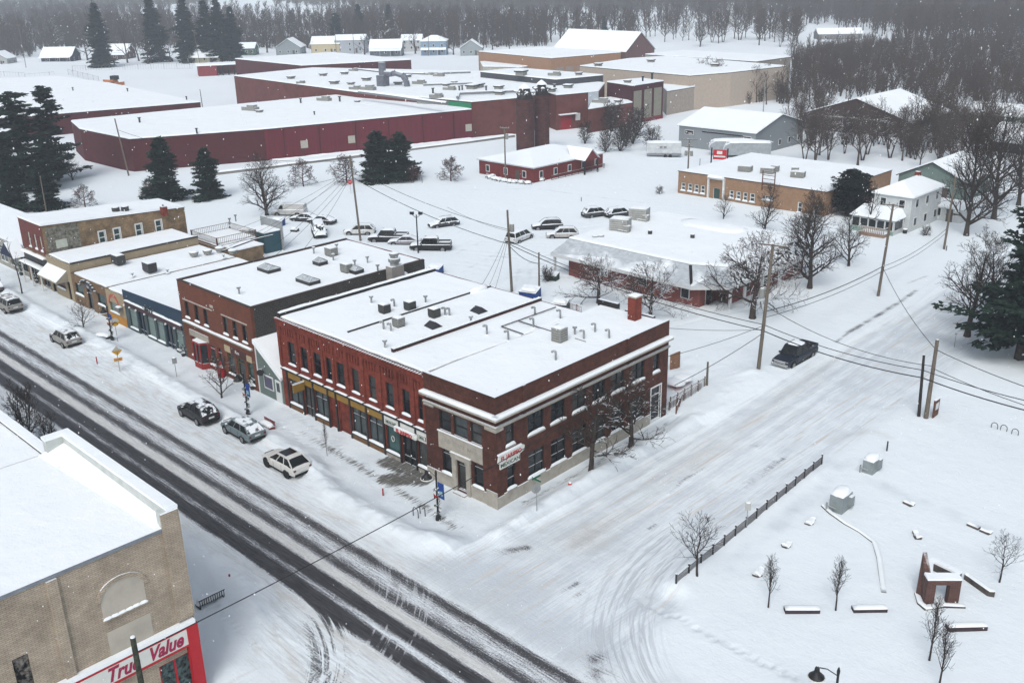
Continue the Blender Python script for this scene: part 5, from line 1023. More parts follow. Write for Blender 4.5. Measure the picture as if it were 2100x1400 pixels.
Bk=GP(8.2,(480,157),(640,141),(985,148),(1240,172),(1227,189),(1206,191),(1141,197),(1125,192),(1057,203),(967,211),(917,206),(733,191))
Fb=polyb('factory_main_block','higher middle factory block crowded with rooftop vents, pipes and a tall exhaust stack','factory',Bk,8.2,brickf)
for x,y,k,s in ((597,163,0,.8),(663,157,0,.8),(707,154,0,.8),(686,174,0,.9),(720,175,0,.7),(752,167,0,.9),(617,172,1,.6),(725,147,1,.7),(729,185,1,.8),(755,186,1,1),(817,175,0,.8),(860,174,1,.9),(836,160,0,.8),(888,193,2,.8),(895,201,1,.8),(915,178,0,.7),(922,186,1,.8),(932,172,0,.6),(942,187,2,.7),(968,184,0,1.1),(981,181,0,1.1),(948,186,2,.7),(997,187,2,.7),(1023,184,0,.9),(1025,196,0,.9),(900,158,1,.8),(880,155,1,.6),(1130,190,0,.9),(1137,189,2,1),(1165,182,0,.9)): fac_unit(Fb,x,y,8.5,s,k)
q=G(786,178,8.5); top=HGT(786,178,128,8.5); mb=MB(); mb.cbox(q,2.4,2.4,3.0,.2); mb.cyl((q.x,q.y,q.z+3),(q.x,q.y,q.z+top),.95,n=12); mb.cyl((q.x+.9,q.y,q.z+top*.55),(q.x+3,q.y+.8,q.z+top*.55),.7,n=8)
pts=[q+Vector((1,.3,3.2)),q+Vector((3.4,1.6,3.6)),q+Vector((5.2,2.6,3.0)),q+Vector((6,3,1.6)),q+Vector((6.2,3.1,0))]; mb.tube(pts,.8,8); build(mb,'exhaust_stack',mat('stack_grey',(.17,.18,.21),.5,.5,var=.2,snow=(.85,.2,1)),Fb,smooth=False)
def pipe(parent,z,r,pts,nm='roof_pipe',m_=None): mb=MB(); mb.tube([G(a,b,z) for a,b in pts],r,6); build(mb,nm,m_ or mat('pipe_grey',(.2,.21,.22),.5,.3,snow=(.6,.2,1)),parent)
pipe(Fb,9.3,.5,((737,188),(800,196),(870,206),(917,212))); pipe(Fb,9.2,.35,((938,200),(941,192),(980,190),(1056,187))); pipe(Fb,9.0,.3,((728,141),(800,149),(870,151),(965,148))); pipe(Fb,9.0,.25,((868,174),(980,170)))
a=Vector(Bk[9]);b=Vector(Bk[10]); mb=MB(); mb.prism([(a.x,a.y),(b.x,b.y),(b.x+.1,b.y-.3),(a.x+.1,a.y-.3)],6.95,8.1); build(mb,'green_panel',mat('green_panel',(.02,.19,.09),.6),Fb)
a=Vector(Bk[5]);b=Vector(Bk[4]); mb=MB(); mb.prism([(a.x,a.y),(b.x,b.y),(b.x+.4,b.y-.4),(a.x+.4,a.y-.4)],4.4,8.3); build(mb,'pale_panel',mat('pale_panel2',(.42,.46,.50),.5),Fb)
a=Vector(Bk[6]);b=Vector(Bk[5]);d_=(b-a).normalized();n_=Vector((d_.y,-d_.x)); c1=a+d_*1.2; mb=MB(); mb.prism([tuple(c1),tuple(c1+d_*3.2),tuple(c1+d_*3.2+n_*.1),tuple(c1+n_*.1)],0,3.2); build(mb,'red_door',mat('door_red',(.25,.012,.02),.6),Fb)
mb=MB(); mb.prism([tuple(c1-d_*.6),tuple(c1+d_*4.4),tuple(c1+d_*4.4+n_*1.0),tuple(c1-d_*.6+n_*1.0)],3.6,3.8); build(mb,'door_canopy',snow,Fb); mb=MB(); mb.prism([tuple(c1+d_*4.3),tuple(c1+d_*5.6),tuple(c1+d_*5.6+n_*.2),tuple(c1+d_*4.3+n_*.2)],1.9,3.6); build(mb,'wall_plaque',white_paint,Fb)
C1=GP(7.2,(482,122),(680,109),(843,124),(620,136)); polyb('factory_rear_block','long red brick factory block farthest back on the left with a plain snowy roof','factory',C1,7.2,maroon_d)
D1=GP(10,(985,149),(1061,142),(1237,156),(1140,165)); Fd=polyb('dark_grey_block','tall dark grey windowless factory block behind the silos','factory',D1,10,mat('charcoal_cladding',(.055,.056,.065),.7,var=.08)); fac_unit(Fd,1069,155,10.4,1.2,0); fac_unit(Fd,1137,156,10.4,.8,1); fac_unit(Fd,1187,155,10.4,.7,0)
E1=GP(9.2,(1245,170),(1314,163),(1361,168),(1297,178)); Fe=polyb('dark_red_tower_block','tall dark maroon factory block with three grey-beige vertical panels','factory',E1,9.2,mat('oxblood_cladding',(.06,.012,.018),.7,var=.12))
a=Vector(E1[3]);b=Vector(E1[2]);dr=(b-a).normalized();nn=Vector((dr.y,-dr.x)); L_=(b-a).length
for i,t in enumerate((.03,.36,.68)):
    c1=a+dr*(L_*t+.2); c2=c1+dr*(L_*.24); mb=MB(); mb.prism([tuple(c1),tuple(c2),tuple(c2+nn*.1),tuple(c1+nn*.1)],1.0,8.0); build(mb,'wall_panel',mat('drab_panel',(.24,.225,.18),.7),Fe)
mb=MB(); mb.prism([tuple(a+nn*.02),tuple(b+nn*.02),tuple(b+nn*.15),tuple(a+nn*.15)],0,.9); build(mb,'base_band',mat('band_red',(.2,.015,.03),.7),Fe); fac_unit(Fe,1287,171,9.5,.7,0); fac_unit(Fe,1318,168,9.5,.8,2); fac_unit(Fe,1337,164,9.5,1,2)
F1=GP(5.4,(1206,226),(1297,212),(1270,200),(1215,206)); Ff=polyb('factory_link_block','low brick link block with three snow-topped wall hoods between two taller blocks','factory',F1,5.4,brickf); fac_unit(Ff,1232,213,5.6,1,1); fac_unit(Ff,1268,212,5.6,.7,0)
G1=GP(7.2,(981,107),(1117,98),(1273,109),(1130,121)); Fg=polyb('tan_warehouse','tan brick warehouse with a flat snowy roof in the background','warehouse',G1,7.2,mat('tan_cladding',(.30,.165,.095),.8,var=.1))
a=Vector(G1[3]);b=Vector(G1[2]);dr=(b-a).normalized();nn=Vector((dr.y,-dr.x))
for t in (.07,.2,.36,.56,.8): c1=a+dr*(b-a).length*t; mb=MB(); mb.prism([tuple(c1),tuple(c1+dr*3.5),tuple(c1+dr*3.5+nn*.1),tuple(c1+nn*.1)],.2,4.2); build(mb,'loading_door',mat('loading_door',(.25,.2,.17),.7),Fg)
G2=GP(3.6,(985,128),(1040,127),(1110,134),(1070,139),(990,138)); polyb('low_beige_shed','low beige shed in front of the tan warehouse','shed',G2,3.6,mat('beige_shed',(.36,.34,.28),.8))
p0=G(1140,112);p1=G(1288,128); 
r0=G(1140,98,7.5); r1=G(1286,107,7.5); r2=G(1340,101,7.5); ux=(Vector(r1)-Vector(r0)); L_=ux.length; vy=(Vector(r2)-Vector(r1)).length
house('brown_gabled_warehouse','brown gabled warehouse with a big snowy roof in the background','warehouse',(((r0+r2)/2).x,((r0+r2)/2).y),L_,vy,7.5,6.5,mat('brown_cladding',(.12,.06,.055),.8,var=.1),rz=math.atan2(ux.y,ux.x),wins=0)
I1=GP(9,(1189,137),(1290,122),(1370,117),(1612,137),(1500,150),(1414,157)); Fi=polyb('beige_warehouse','very large beige warehouse with a broad snowy roof near the right','warehouse',I1,9,mat('beige_cladding',(.40,.33,.27),.8,var=.06))
for x,y in ((1335,129),(1466,138),(1227,137)): fac_unit(Fi,x,y,9.3,.9,0)
polyb('rear_beige_warehouse','second beige warehouse just behind the very large one, with a flat snowy roof','warehouse',GP(9,(1323,113),(1400,105),(1622,118),(1551,128)),9,mat('beige_cladding2',(.28,.25,.21),.8))
polyb('side_beige_block','low beige block right of the dark maroon tower','warehouse',GP(6,(1343,165),(1390,160),(1474,171),(1368,189)),6,mat('beige_cladding3',(.33,.28,.24),.8))
L1=GP(5,(411,211),(225,172),(120,158),(-60,165),(-160,240),(0,246),(144,233)); Fl=polyb('storage_hall','large flat storage hall with a red front strip behind the pines','warehouse',L1,5,maroon_d)
for x,y in ((150,187),(262,189),(383,206)): fac_unit(Fl,x,y,5.3,.6,2)
mb=MB(); q=G(20,300); 
polyb('orange_brick_annex','orange brick annex glimpsed behind the pines at the left edge','building',GP(4,(-120,262),(-20,250),(32,272),(-40,300)),4,orange_brick)
# red open shed
q=G(468,156); Rs=thing('red_open_shed','red open-fronted shed with a snow-covered roof at the edge of the factory lot','shed',(q.x,q.y,0))
a=G(446,156);b=G(505,153);d_=(Vector(b)-Vector(a)).normalized();n_=Vector((-d_.y,d_.x,0)); 
def qp(t,s,z): v=Vector(a)+d_*t+n_*s; return (v.x,v.y,z)
L_=(Vector(b)-Vector(a)).length
mb=MB(); P4=[qp(-7,0,0)[:2],qp(0,0,0)[:2],qp(0,9,0)[:2],qp(-7,9,0)[:2]]; mb.prism(P4,0,4); P4=[qp(0,8.6,0)[:2],qp(L_,8.6,0)[:2],qp(L_,9,0)[:2],qp(0,9,0)[:2]]; mb.prism(P4,0,4); build(mb,'wall',mat('barn_red',(.22,.03,.035),.8),Rs)
for i in range(6): mb=MB(); mb.cbox(qp(L_*i/5,.2,0),.3,.3,3.6); build(mb,'post',dark_trim,Rs)
snow_slab([qp(-7.5,-.5,0)[:2],qp(L_+.5,-.5,0)[:2],qp(L_+.5,9.4,0)[:2],qp(-7.5,9.4,0)[:2]],4,parent=Rs,name='roof_snow',th=.5)
# ---------------------------------------------------------------- far houses
HS=[('dark_blue_cottage','dark navy cottage with white trim and a pillared porch at the far left','house',(115,128),15,9,3.2,3.4,(.022,.024,.045),'x',True,1),
('corner_cottage','pale cottage cut by the left edge of the view','house',(-8,134),10,9,3,3,(.35,.36,.35),'y',False,1),
('brown_cottage','dark brown cottage half hidden beneath tall spruces','house',(232,122),13,10,3.4,3.4,(.08,.035,.025),'x',True,1),
('small_green_cottage','small green cottage beside the tall spruces','house',(502,112),8,8,3,2.4,(.06,.12,.09),'x',False,1),
('cream_cottage','low cream cottage with a columned porch under the spruces','house',(416,128),14,8,3,2,(.42,.38,.26),'x',True,1),
('grey_gabled_cottage','grey cottage with a steep front gable in the far row of houses','house',(585,112),12,12,3.4,4,(.22,.25,.26),'y',False,1),
('cream_yellow_house','cream yellow gabled house in the far row of houses','house',(662,109),14,10,4.4,3.2,(.45,.38,.24),'x',False,1),
('pale_grey_house','large pale grey two-storey house in the far row','house',(712,108),15,10,6,2.2,(.33,.35,.38),'x',False,2),
('slate_cottage','slate grey cottage with a row of windows beside a snow-laden oak','house',(785,114),15,9,3.4,3.6,(.12,.14,.17),'x',True,1),
('white_far_house','white two-storey house half hidden by bare trees next to the blue house','house',(838,104),10,9,5,2.4,(.42,.43,.43),'x',False,2),
('blue_house','light blue two-storey house with a hipped roof and a low porch wing','house',(882,112),12,10,6.2,2.2,(.20,.28,.37),'hip',True,2),
('small_far_cottage','small pale cottage at the right end of the far row','house',(958,113),10,10,3.2,3.4,(.26,.29,.30),'y',False,1),
('remote_ranch_house','remote low house in a clearing of the woods at the upper right','house',(1712,82),22,9,3,2.4,(.2,.2,.2),'x',False,1)]
for nm,lb,ct,(x,y),w_,d_,h_,rh,cc,kd,po,st in HS:
    q=G(x,y); house(nm,lb,ct,(q.x,q.y+d_*.3),w_,d_,h_,rh,siding(nm+'_siding',cc),rz=.75 if nm!='dark_blue_cottage' else .72,hip=kd=='hip',ridge='x' if kd=='hip' else kd,wins=3,storeys=st,porch=po)

# low snow-covered kerb wall along the factory front
KP=[G(440,362),G(560,348),G(760,322),G(960,297),G(1056,283)]; t=thing('loading_kerb','long low concrete kerb wall with a snow cap along the factory front','wall',tuple(KP[2])); mb=MB(); k=MB()
for p,q in zip(KP[:-1],KP[1:]): d=(q-p).normalized(); n=Vector((-d.y,d.x,0))*1.6; mb.prism([tuple(p)[:2],tuple(q)[:2],tuple(q+n)[:2],tuple(p+n)[:2]],-.1,.75)
k.strip([p+Vector((-.7,.2,.74)) for p in KP],1.9,.25,rng,1.0); build(mb,'kerb',mat('concrete',(0,0,0)),t); build(k,'snow_cap',snow2,t,smooth=True)

a=Vector(A_[5]);b=Vector(A_[4]); dr=(b-a).normalized(); nn=Vector((dr.y,-dr.x)); L_=(b-a).length
for i,t_ in enumerate((.08,.24,.41,.57,.74,.9)):
    c1=a+dr*L_*t_; mb=MB(); mb.prism([tuple(c1+nn*.12),tuple(c1+dr*.22+nn*.12),tuple(c1+dr*.22+nn*.3),tuple(c1+nn*.3)],0,6.4); build(mb,'downpipe',maroon_d,Fa)
for t_ in (.15,.66): c1=a+dr*L_*t_; mb=MB(); mb.prism([tuple(c1+nn*.125),tuple(c1+dr*1.1+nn*.125),tuple(c1+dr*1.1+nn*.17),tuple(c1+nn*.17)],0,2.3); build(mb,'door',mat('factory_door',(.09,.02,.025),.6),Fa)
mb=MB(); k_=[tuple(a+dr*L_*q/12+nn*.6)+(0.0,) for q in range(13)]; mb.strip(k_,1.6,.5,rng,1.0); build(mb,'wall_drift',snow2,Fa,smooth=True)
# ---------------------------------------------------------------- vehicles (local +X is the front)
tyre=mat('tyre_rubber',(.015,.015,.015),.9,var=.2); rimm=mat('wheel_rim',(.25,.25,.26),.4,.6); lampw=mat('headlight',(.45,.46,.47),.2,spec=.8); lampr=mat('taillight',(.11,.008,.01),.3); chrome=mat('chrome',(.4,.4,.4),.25,.8,snow=(.8,.2,5)); under=mat('underbody',(.01,.01,.01),.9)
def paint(n,c,cov=1.0,metal=.3): return mat('paint_'+n,c,.42,0.0,var=.06,spec=.35,snow=(1.75-cov,.95,1.6))
def carglass(cov): return mat('car_glass_%d'%int(cov*100),(.008,.010,.011),.12,var=.3,spec=.35,snow=(1.62-cov,.95,2.2))
KINDS=dict(
 suv=dict(L=4.75,w=.94,st=[(-2.35,.42,.95,.86),(-2.28,.36,1.08,.91),(-1.5,.3,1.10,.94),(0,.28,1.06,.95),(1.0,.3,1.02,.94),(1.75,.32,.95,.92),(2.2,.36,.84,.86),(2.36,.42,.66,.74)],gh=(-2.25,-1.70,.35,1.2),zr=1.69,wb=2.8,wr=.37),
 coupe=dict(L=4.75,w=.94,st=[(-2.35,.45,.98,.80),(-2.25,.38,1.10,.88),(-1.5,.32,1.10,.95),(0,.30,1.04,.95),(1.0,.3,1.0,.94),(1.75,.32,.92,.92),(2.2,.36,.80,.84),(2.38,.42,.62,.70)],gh=(-2.2,-1.45,.15,1.2),zr=1.64,wb=2.8,wr=.38),
 wagon=dict(L=4.8,w=.92,st=[(-2.38,.42,.92,.84),(-2.3,.36,1.02,.9),(-1.5,.3,1.03,.92),(0,.27,1.0,.93),(1.0,.28,.96,.92),(1.75,.3,.9,.9),(2.2,.34,.8,.84),(2.4,.4,.62,.72)],gh=(-2.3,-1.6,.45,1.25),zr=1.58,wb=2.75,wr=.35),
 minivan=dict(L=5.1,w=.99,st=[(-2.55,.42,1.0,.92),(-2.5,.36,1.12,.96),(-1.5,.3,1.12,.99),(0,.28,1.10,1.0),(1.2,.3,1.05,.98),(1.9,.32,.98,.95),(2.4,.36,.85,.88),(2.55,.42,.68,.76)],gh=(-2.4,-2.2,.75,1.75),zr=1.78,wb=3.05,wr=.35),
 sedan=dict(L=4.75,w=.9,st=[(-2.36,.42,.86,.8),(-2.25,.36,.98,.86),(-1.5,.28,1.0,.9),(0,.26,.94,.91),(1.0,.27,.92,.9),(1.75,.3,.86,.88),(2.2,.34,.76,.82),(2.38,.4,.6,.7)],gh=(-1.95,-1.0,.2,1.05),zr=1.44,wb=2.75,wr=.33),
 van=dict(L=5.6,w=1.0,st=[(-2.8,.45,1.25,.96),(-2.75,.4,1.3,.99),(-1.5,.36,1.3,1.0),(0,.36,1.3,1.0),(1.3,.36,1.25,1.0),(1.9,.38,1.15,.98),(2.55,.42,1.0,.92),(2.8,.46,.8,.82)],gh=(-2.72,-2.68,1.05,1.75),zr=2.1,wb=3.4,wr=.37),
 pickup=dict(L=5.9,w=1.0,st=[(-2.9,.5,1.12,.95),(-2.85,.45,1.16,.98),(-2.0,.42,1.16,1.0),(-.9,.4,1.16,1.0),(1.2,.4,1.16,1.0),(2.1,.42,1.12,.98),(2.75,.46,1.02,.94),(2.92,.5,.85,.88)],gh=(-1.05,-.95,.85,1.45),zr=1.98,wb=3.7,wr=.41))
RG=random.Random(4)
def make_car(kind,label,cat,loc,rz,col,cov=.6,gcov=None,pname=None,group=None,name=None,rims=True,roofglass=False,tone=None,metal=.3):
    K_=KINDS[kind]; r=thing(name or {'suv':'parked_suv','coupe':'parked_crossover','wagon':'parked_wagon','minivan':'parked_minivan','sedan':'parked_sedan','van':'parked_van','pickup':'parked_pickup'}[kind],label,cat,(loc[0],loc[1],0),group,rz,local=True)
    P_=paint(pname,col,cov,metal); GL=carglass(gcov if gcov is not None else cov)
    st=K_['st']; rings=[]
    for x,zb,zt,wd in st:
        zm=zb+(zt-zb)*.55
        half=[(wd*.86,zb),(wd*.97,zb+.1),(wd,zm),(wd*.97,zt-.1),(wd*.86,zt),(wd*.45,zt+.03)]
        ring=[(x,a,z) for a,z in half]+[(x,-a,z) for a,z in reversed(half)]; rings.append(ring)
    mb=MB(); n=12; vs=[v for g in rings for v in g]; fs=[]
    for j in range(len(rings)-1):
        for i in range(n): fs.append((j*n+i,j*n+(i+1)%n,(j+1)*n+(i+1)%n,(j+1)*n+i))
    fs+= [tuple(range(n)),tuple(reversed(range((len(rings)-1)*n,len(rings)*n)))]
    mb.add(vs,fs); body=build(mb,'body',P_,r,smooth=False)
    wbx=K_['wb']/2-.4; w_=K_['w']; xa,xb,xc,xd=K_['gh']; zr=K_['zr']
    def belt(x): 
        return np.interp(x,[s[0] for s in st],[s[2] for s in st])+.0
    bw,tw=w_*.90,w_*.70
    mb=MB(); za,zd=belt(xa)-.02,belt(xd)-.02; B4=[(xa,-bw,za),(xd,-bw*.96,zd),(xd,bw*.96,zd),(xa,bw,za)]; T4=[(xb,-tw,zr-.05),(xc,-tw,zr-.05),(xc,tw,zr-.05),(xb,tw,zr-.05)]
    mb.add(B4+T4,[(0,1,5,4),(1,2,6,5),(2,3,7,6),(3,0,4,7),(4,5,6,7)]); 
    if kind=='van': build(mb,'cabin_shell',P_,r)
    else: build(mb,'windows',GL,r)
    if kind=='van':
        mb=MB(); mb.add([(1.78,-.82,1.22),(1.78,.82,1.22),(1.08,.66,2.02),(1.08,-.66,2.02)],[(0,1,2,3)]); mb.v=[(x+.02,y,z+.01) for x,y,z in mb.v]; 
        for s in (-1,1): mb.add([(1.45,s*.915,1.35),(.75,s*.915,1.35),(.75,s*.78,1.9),(1.15,s*.78,1.9)],[(0,1,2,3)])
        build(mb,'windows',GL,r)
    mb=MB(); e=.03; xs=[xb-.06,xb+.1,(xb+xc)/2,xc-.12,xc+.06]; zs=[zr-.04,zr,zr+.045,zr,zr-.05]
    vs=[]; 
    for x,z in zip(xs,zs):
        for y,dz in ((-tw-e,-.05),(-tw*.55,0),(tw*.55,0),(tw+e,-.05)): vs.append((x,y,z+dz))
    fs=[(j*4+i,(j+1)*4+i,(j+1)*4+i+1,j*4+i+1) for j in range(4) for i in range(3)]; mb.add(vs,fs); rf=build(mb,'roof',P_,r,smooth=True)
    if roofglass: mb=MB(); mb.box((xb+xc)/2-.35,-tw*.8,zr+.035,xc-.1,tw*.8,zr+.05); build(mb,'glass_roof',mat('roof_glass',(.01,.01,.012),.15,spec=.4),r)
    for s in (-1,1):
        mb=MB()
        mb.cyl((xa,s*bw,za),(xb,s*tw,zr-.04),.055,n=5); mb.cyl((xd,s*bw*.96,zd),(xc,s*tw,zr-.04),.05,n=5); mb.cyl((xb,s*tw,zr-.03),(xc,s*tw,zr-.03),.045,n=5)
        for t in ((.5,) if kind in('sedan','pickup') else (.36,.68)):
            x0=xa+(xd-xa)*t; x1=xb+(xc-xb)*t; mb.cyl((x0,s*bw*.985,za+(zd-za)*t),(x1,s*tw*1.01,zr-.05),.04,n=5)
        if kind in('suv','wagon'): mb.cyl((xb+.1,s*(tw-.04),zr+.05),(xc-.25,s*(tw-.04),zr+.05),.025,n=5)
        build(mb,'window_pillar',P_,r)
        mb=MB()
        for xq in (-.75,.35,1.3): mb.box(xq-.012,s*(w_+.003),.42,xq+.012,s*(w_+.008),.95)
        mb.box(-wbx,s*(w_-.0),.3,wbx,s*(w_+.012),.44)
        build(mb,'door_seam',under,r)
    wb=K_['wb']/2; wr=K_['wr']
    for sx in (-1,1):
        for sy in (-1,1):
            mb=MB(); x=sx*wb+.05; y=sy*(w_-.02); mb.cyl((x,y-sy*.04,wr+.03),(x,y+sy*.012,wr+.03),wr+.085,n=16); build(mb,'wheel_arch',under,r)
            wm=thing('wheel',None,None,(0,0,0),local=True); wm.parent=r
            mb=MB(); mb.cyl((x,y-sy*.2,wr),(x,y+sy*.03,wr),wr,n=18); build(mb,'tyre',tyre,wm)
            mb=MB(); mb.cyl((x,y+sy*.031,wr),(x,y+sy*.04,wr),wr*.66,n=14); 
            build(mb,'rim',rimm if rims else under,wm)
    xf=st[-1][0]; xr=st[0][0]; zf=st[-2][2]; 
    for s in (-1,1):
        mb=MB(); mb.box(st[-2][0]-.02,s*w_*.62-.17,zf-.22,st[-2][0]+.1,s*w_*.62+.17,zf-.05); build(mb,'headlight',lampw,r)
        mb=MB(); zt_=st[1][2]; mb.box(xr-.025,s*w_*.76-.10,zt_-.28,xr+.06,s*w_*.76+.10,zt_-.15 if kind!='pickup' else zt_-.05); build(mb,'taillight',lampr,r)
        mb=MB(); mb.box(xd-.35,s*(w_+.02)-.1,zd-.02,xd-.2,s*(w_+.02)+.1,zd+.16); build(mb,'mirror',P_,r)
    mb=MB(); mb.box(xf-.02,-w_*.45,.5,xf+.03,w_*.45,.78); build(mb,'grille',under,r)
    mb=MB(); mb.box(xr-.05,-w_*.78,.38,xr,w_*.78,.56); build(mb,'rear_bumper',under if tone!='chrome' else chrome,r)
    mb=MB(); mb.box(xr-.06,-.26,.74,xr-.04,.26,.88); build(mb,'number_plate',white_paint,r)
    if kind=='pickup':
        k=MB(); k.lump((-.1,0,zr+.0),1.6,1.35,.10,RG,14); build(k,'roof_snow',snow,r,smooth=True)
        mb=MB(); mb.box(-2.78,-.8,1.19,-1.12,.8,1.2); build(mb,'bed_floor',mat('bed_%d'%int(cov*10),(.01,.01,.012),.8,snow=(1.7-cov,.9,1.5)),r)
        mb=MB(); mb.box(-2.88,.8,1.17,-1.05,.92,1.42); mb.box(-2.88,-.92,1.17,-1.05,-.8,1.42); mb.box(-2.9,-.92,1.17,-2.8,.92,1.42); mb.box(-1.1,-.85,1.17,-1.02,.85,1.42); build(mb,'bed_side',P_,r)
        if tone=='chrome': mb=MB(); mb.box(2.9,-.9,.45,3.0,.9,.7); mb.box(2.88,-.6,.78,2.95,.6,.98); build(mb,'front_bumper',chrome,r); 
    mb=MB(); mb.box(-wb,-w_*.8,.16,wb,w_*.8,.34); build(mb,'underbody',under,r)
    return r
SL=(.26,.25,.23)
def street(kind,label,px,py,col,pn,cov,**k): p=G(px,py); return make_car(kind,label,'car',(p.x,p.y),math.pi,col,cov,pname=pn,group=k.pop('group',None),**k)
street('coupe','white crossover with a black glass roof, nearest car parked on the main street',588,961,(.60,.59,.56),'white',.02,gcov=.1,roofglass=True,rims=False)
street('wagon','grey-blue station wagon streaked with snow, parked between a black and a white car',499,892,(.13,.17,.18),'greyblue',.38,gcov=.50)
street('suv','black crossover with a snow-covered roof and tail, parked by a bare street tree',408,857,(.016,.016,.018),'black',.36,gcov=.50)
street('suv','silver beige crossover with a snowy tail, parked by the yellow warning signs',136,704,SL,'silver',.40,gcov=.45)
street('minivan','silver minivan parked at the left end of the street',18,634,(.25,.24,.22),'silver2',.30,gcov=.40)
street('suv','dark snowy car mostly cut off by the left edge of the view',-18,598,(.08,.08,.08),'dark',1.0)
p=G(1629,742); make_car('pickup','dark navy pickup truck with chrome grille and a snowy roof driving on the side street','pickup truck',(p.x,p.y),-math.pi/2,(.010,.014,.026),.16,gcov=.1,pname='navy',tone='chrome',name='pickup_truck')
def lot(kind,label,px,py,ang,col,pn,cov,cat='car',**k): p=G(px,py); return make_car(kind,label,cat,(p.x,p.y),R_(ang),col,cov,gcov=.55,pname=pn,group='vehicles in the snowy car park',**k)
lot('van','long pale grey panel van parked beside the blue dumpster',594,443,218,(.45,.44,.43),'palegrey',.8,cat='van')
lot('sedan','dark sedan with a snowy bonnet just in front of the pale panel van',625,455,205,(.03,.03,.032),'dark1',.98)
lot('sedan','very dark brown sedan behind the dark green van',660,460,200,(.022,.016,.016),'dark2',.9)
lot('van','dark green van under heavy snow behind the shops',655,484,330,(.012,.025,.028),'darkgreen',.85,cat='van')
lot('suv','white crossover parked beside a utility pole in the car park',738,482,222,(.55,.56,.54),'white2',.6)
lot('pickup','black crew-cab pickup farthest left of the two dark pickups in the car park',797,497,217,(.014,.012,.014),'black2',.9,cat='pickup truck')
lot('sedan','silver-lilac sedan between the two dark pickups',830,503,217,(.24,.23,.25),'lilac',.9)
lot('pickup','black pickup parked beneath the twin-headed floodlight post',884,514,220,(.012,.012,.012),'black3',.8,cat='pickup truck')
lot('wagon','small snow-covered dark car parked on its own in the middle of the lot',910,466,250,(.04,.04,.045),'dark3',1.05)
lot('minivan','white van seen from behind beside the tall utility pole',1066,495,100,(.55,.56,.56),'white3',.9)
lot('suv','black crossover with a snowy bonnet beside a pale crossover',1122,471,228,(.014,.014,.016),'black4',.72)
lot('suv','pale silver crossover at the corner of the office building',1153,489,222,(.40,.38,.36),'pale',.75)
lot('suv','dark grey crossover with a snowy tail near the rooftop air conditioners',1223,445,70,(.05,.05,.055),'grey2',.9)
lot('suv','dark car mostly hidden behind a rooftop air conditioner',1270,446,75,(.03,.03,.035),'grey3',.9)
# trailers
def trailer(label,px,py,rz,L_,W__,H__,group=None):
    p=G(px,py); r=thing('cargo_trailer',label,'trailer',(p.x,p.y,0),group,rz,local=True); mb=MB(); mb.box(-L_/2,-W__/2,.5,L_/2,W__/2,H__); b_=build(mb,'body',mat('trailer_white',(.50,.52,.53),.4,snow=(.7,.1,3)),r,bevel=.06)
    mb=MB(); mb.box(-L_/2,-W__/2-.02,.5,L_/2,-W__/2-.003,1.0); mb.box(L_/2,-W__/2,.5,L_/2+.02,W__/2,1.0); build(mb,'stone_guard',mat('guard_grey',(.25,.26,.27),.4,.5),r); mb=MB(); mb.lump((0,0,H__),L_,W__,.2,rng,12); build(mb,'roof_snow',snow,r)
    for x in (-.5,.5):
        mb=MB(); mb.cyl((x+.8,-W__/2-.05,.38),(x+.8,-W__/2+.2,.38),.38,n=14); build(mb,'wheel',tyre,r)
    mb=MB(); mb.box(-.9,-W__/2-.03,2.0,-.3,-W__/2-.004,2.4); mb.box(-.1,-W__/2-.03,2.0,.5,-W__/2-.004,2.4); mb.box(-1.2,-W__/2-.03,1.8,.8,-W__/2-.004,1.88); build(mb,'faded_logo',mat('logo_grey',(.2,.2,.22),.6),r)
    return r
trailer('white enclosed cargo trailer with a snowy roof beside the bare thicket',1361,322,.65,7.0,2.5,3.1)
def camper(label,px,py,rz):
    p=G(px,py); r=thing('camper_trailer',label,'camper',(p.x,p.y,0),'snow-covered campers',rz,local=True)
    pr_=[(-4.6,.5),(4.2,.5),(4.9,1.5),(4.5,2.6),(3.6,3.1),(-4.4,3.1),(-4.6,2.8)]; mb=MB(); n=len(pr_); mb.add([(a,-1.25,b) for a,b in pr_]+[(a,1.25,b) for a,b in pr_],[(i,(i+1)%n,n+(i+1)%n,n+i) for i in range(n)]+[tuple(range(n)),tuple(range(n,2*n))]); build(mb,'body',mat('camper_grey',(.30,.32,.34),.4,snow=(.35,.2,1)),r,bevel=.1)
    mb=MB(); mb.box(-2,-1.28,1.5,-.8,-1.255,2.2); mb.box(1.2,-1.28,1.4,2.4,-1.255,2.3); mb.box(-4.63,-.7,1.5,-4.61,.7,2.3); build(mb,'window',glass,r)
    mb=MB(); mb.lump((-.3,0,3.05),9.2,2.7,.35,rng,12); build(mb,'roof_snow',snow,r,smooth=True)
    for x in (-.5,.5): mb=MB(); mb.cyl((x,-1.3,.38),(x,-1.0,.38),.38,n=14); build(mb,'wheel',tyre,r)
camper('snow-covered camper parked beside the grey metal barn, farther left of two',1502,318,3.75); camper('snow-covered camper at the corner of the grey metal barn, right of its twin',1532,322,3.75)
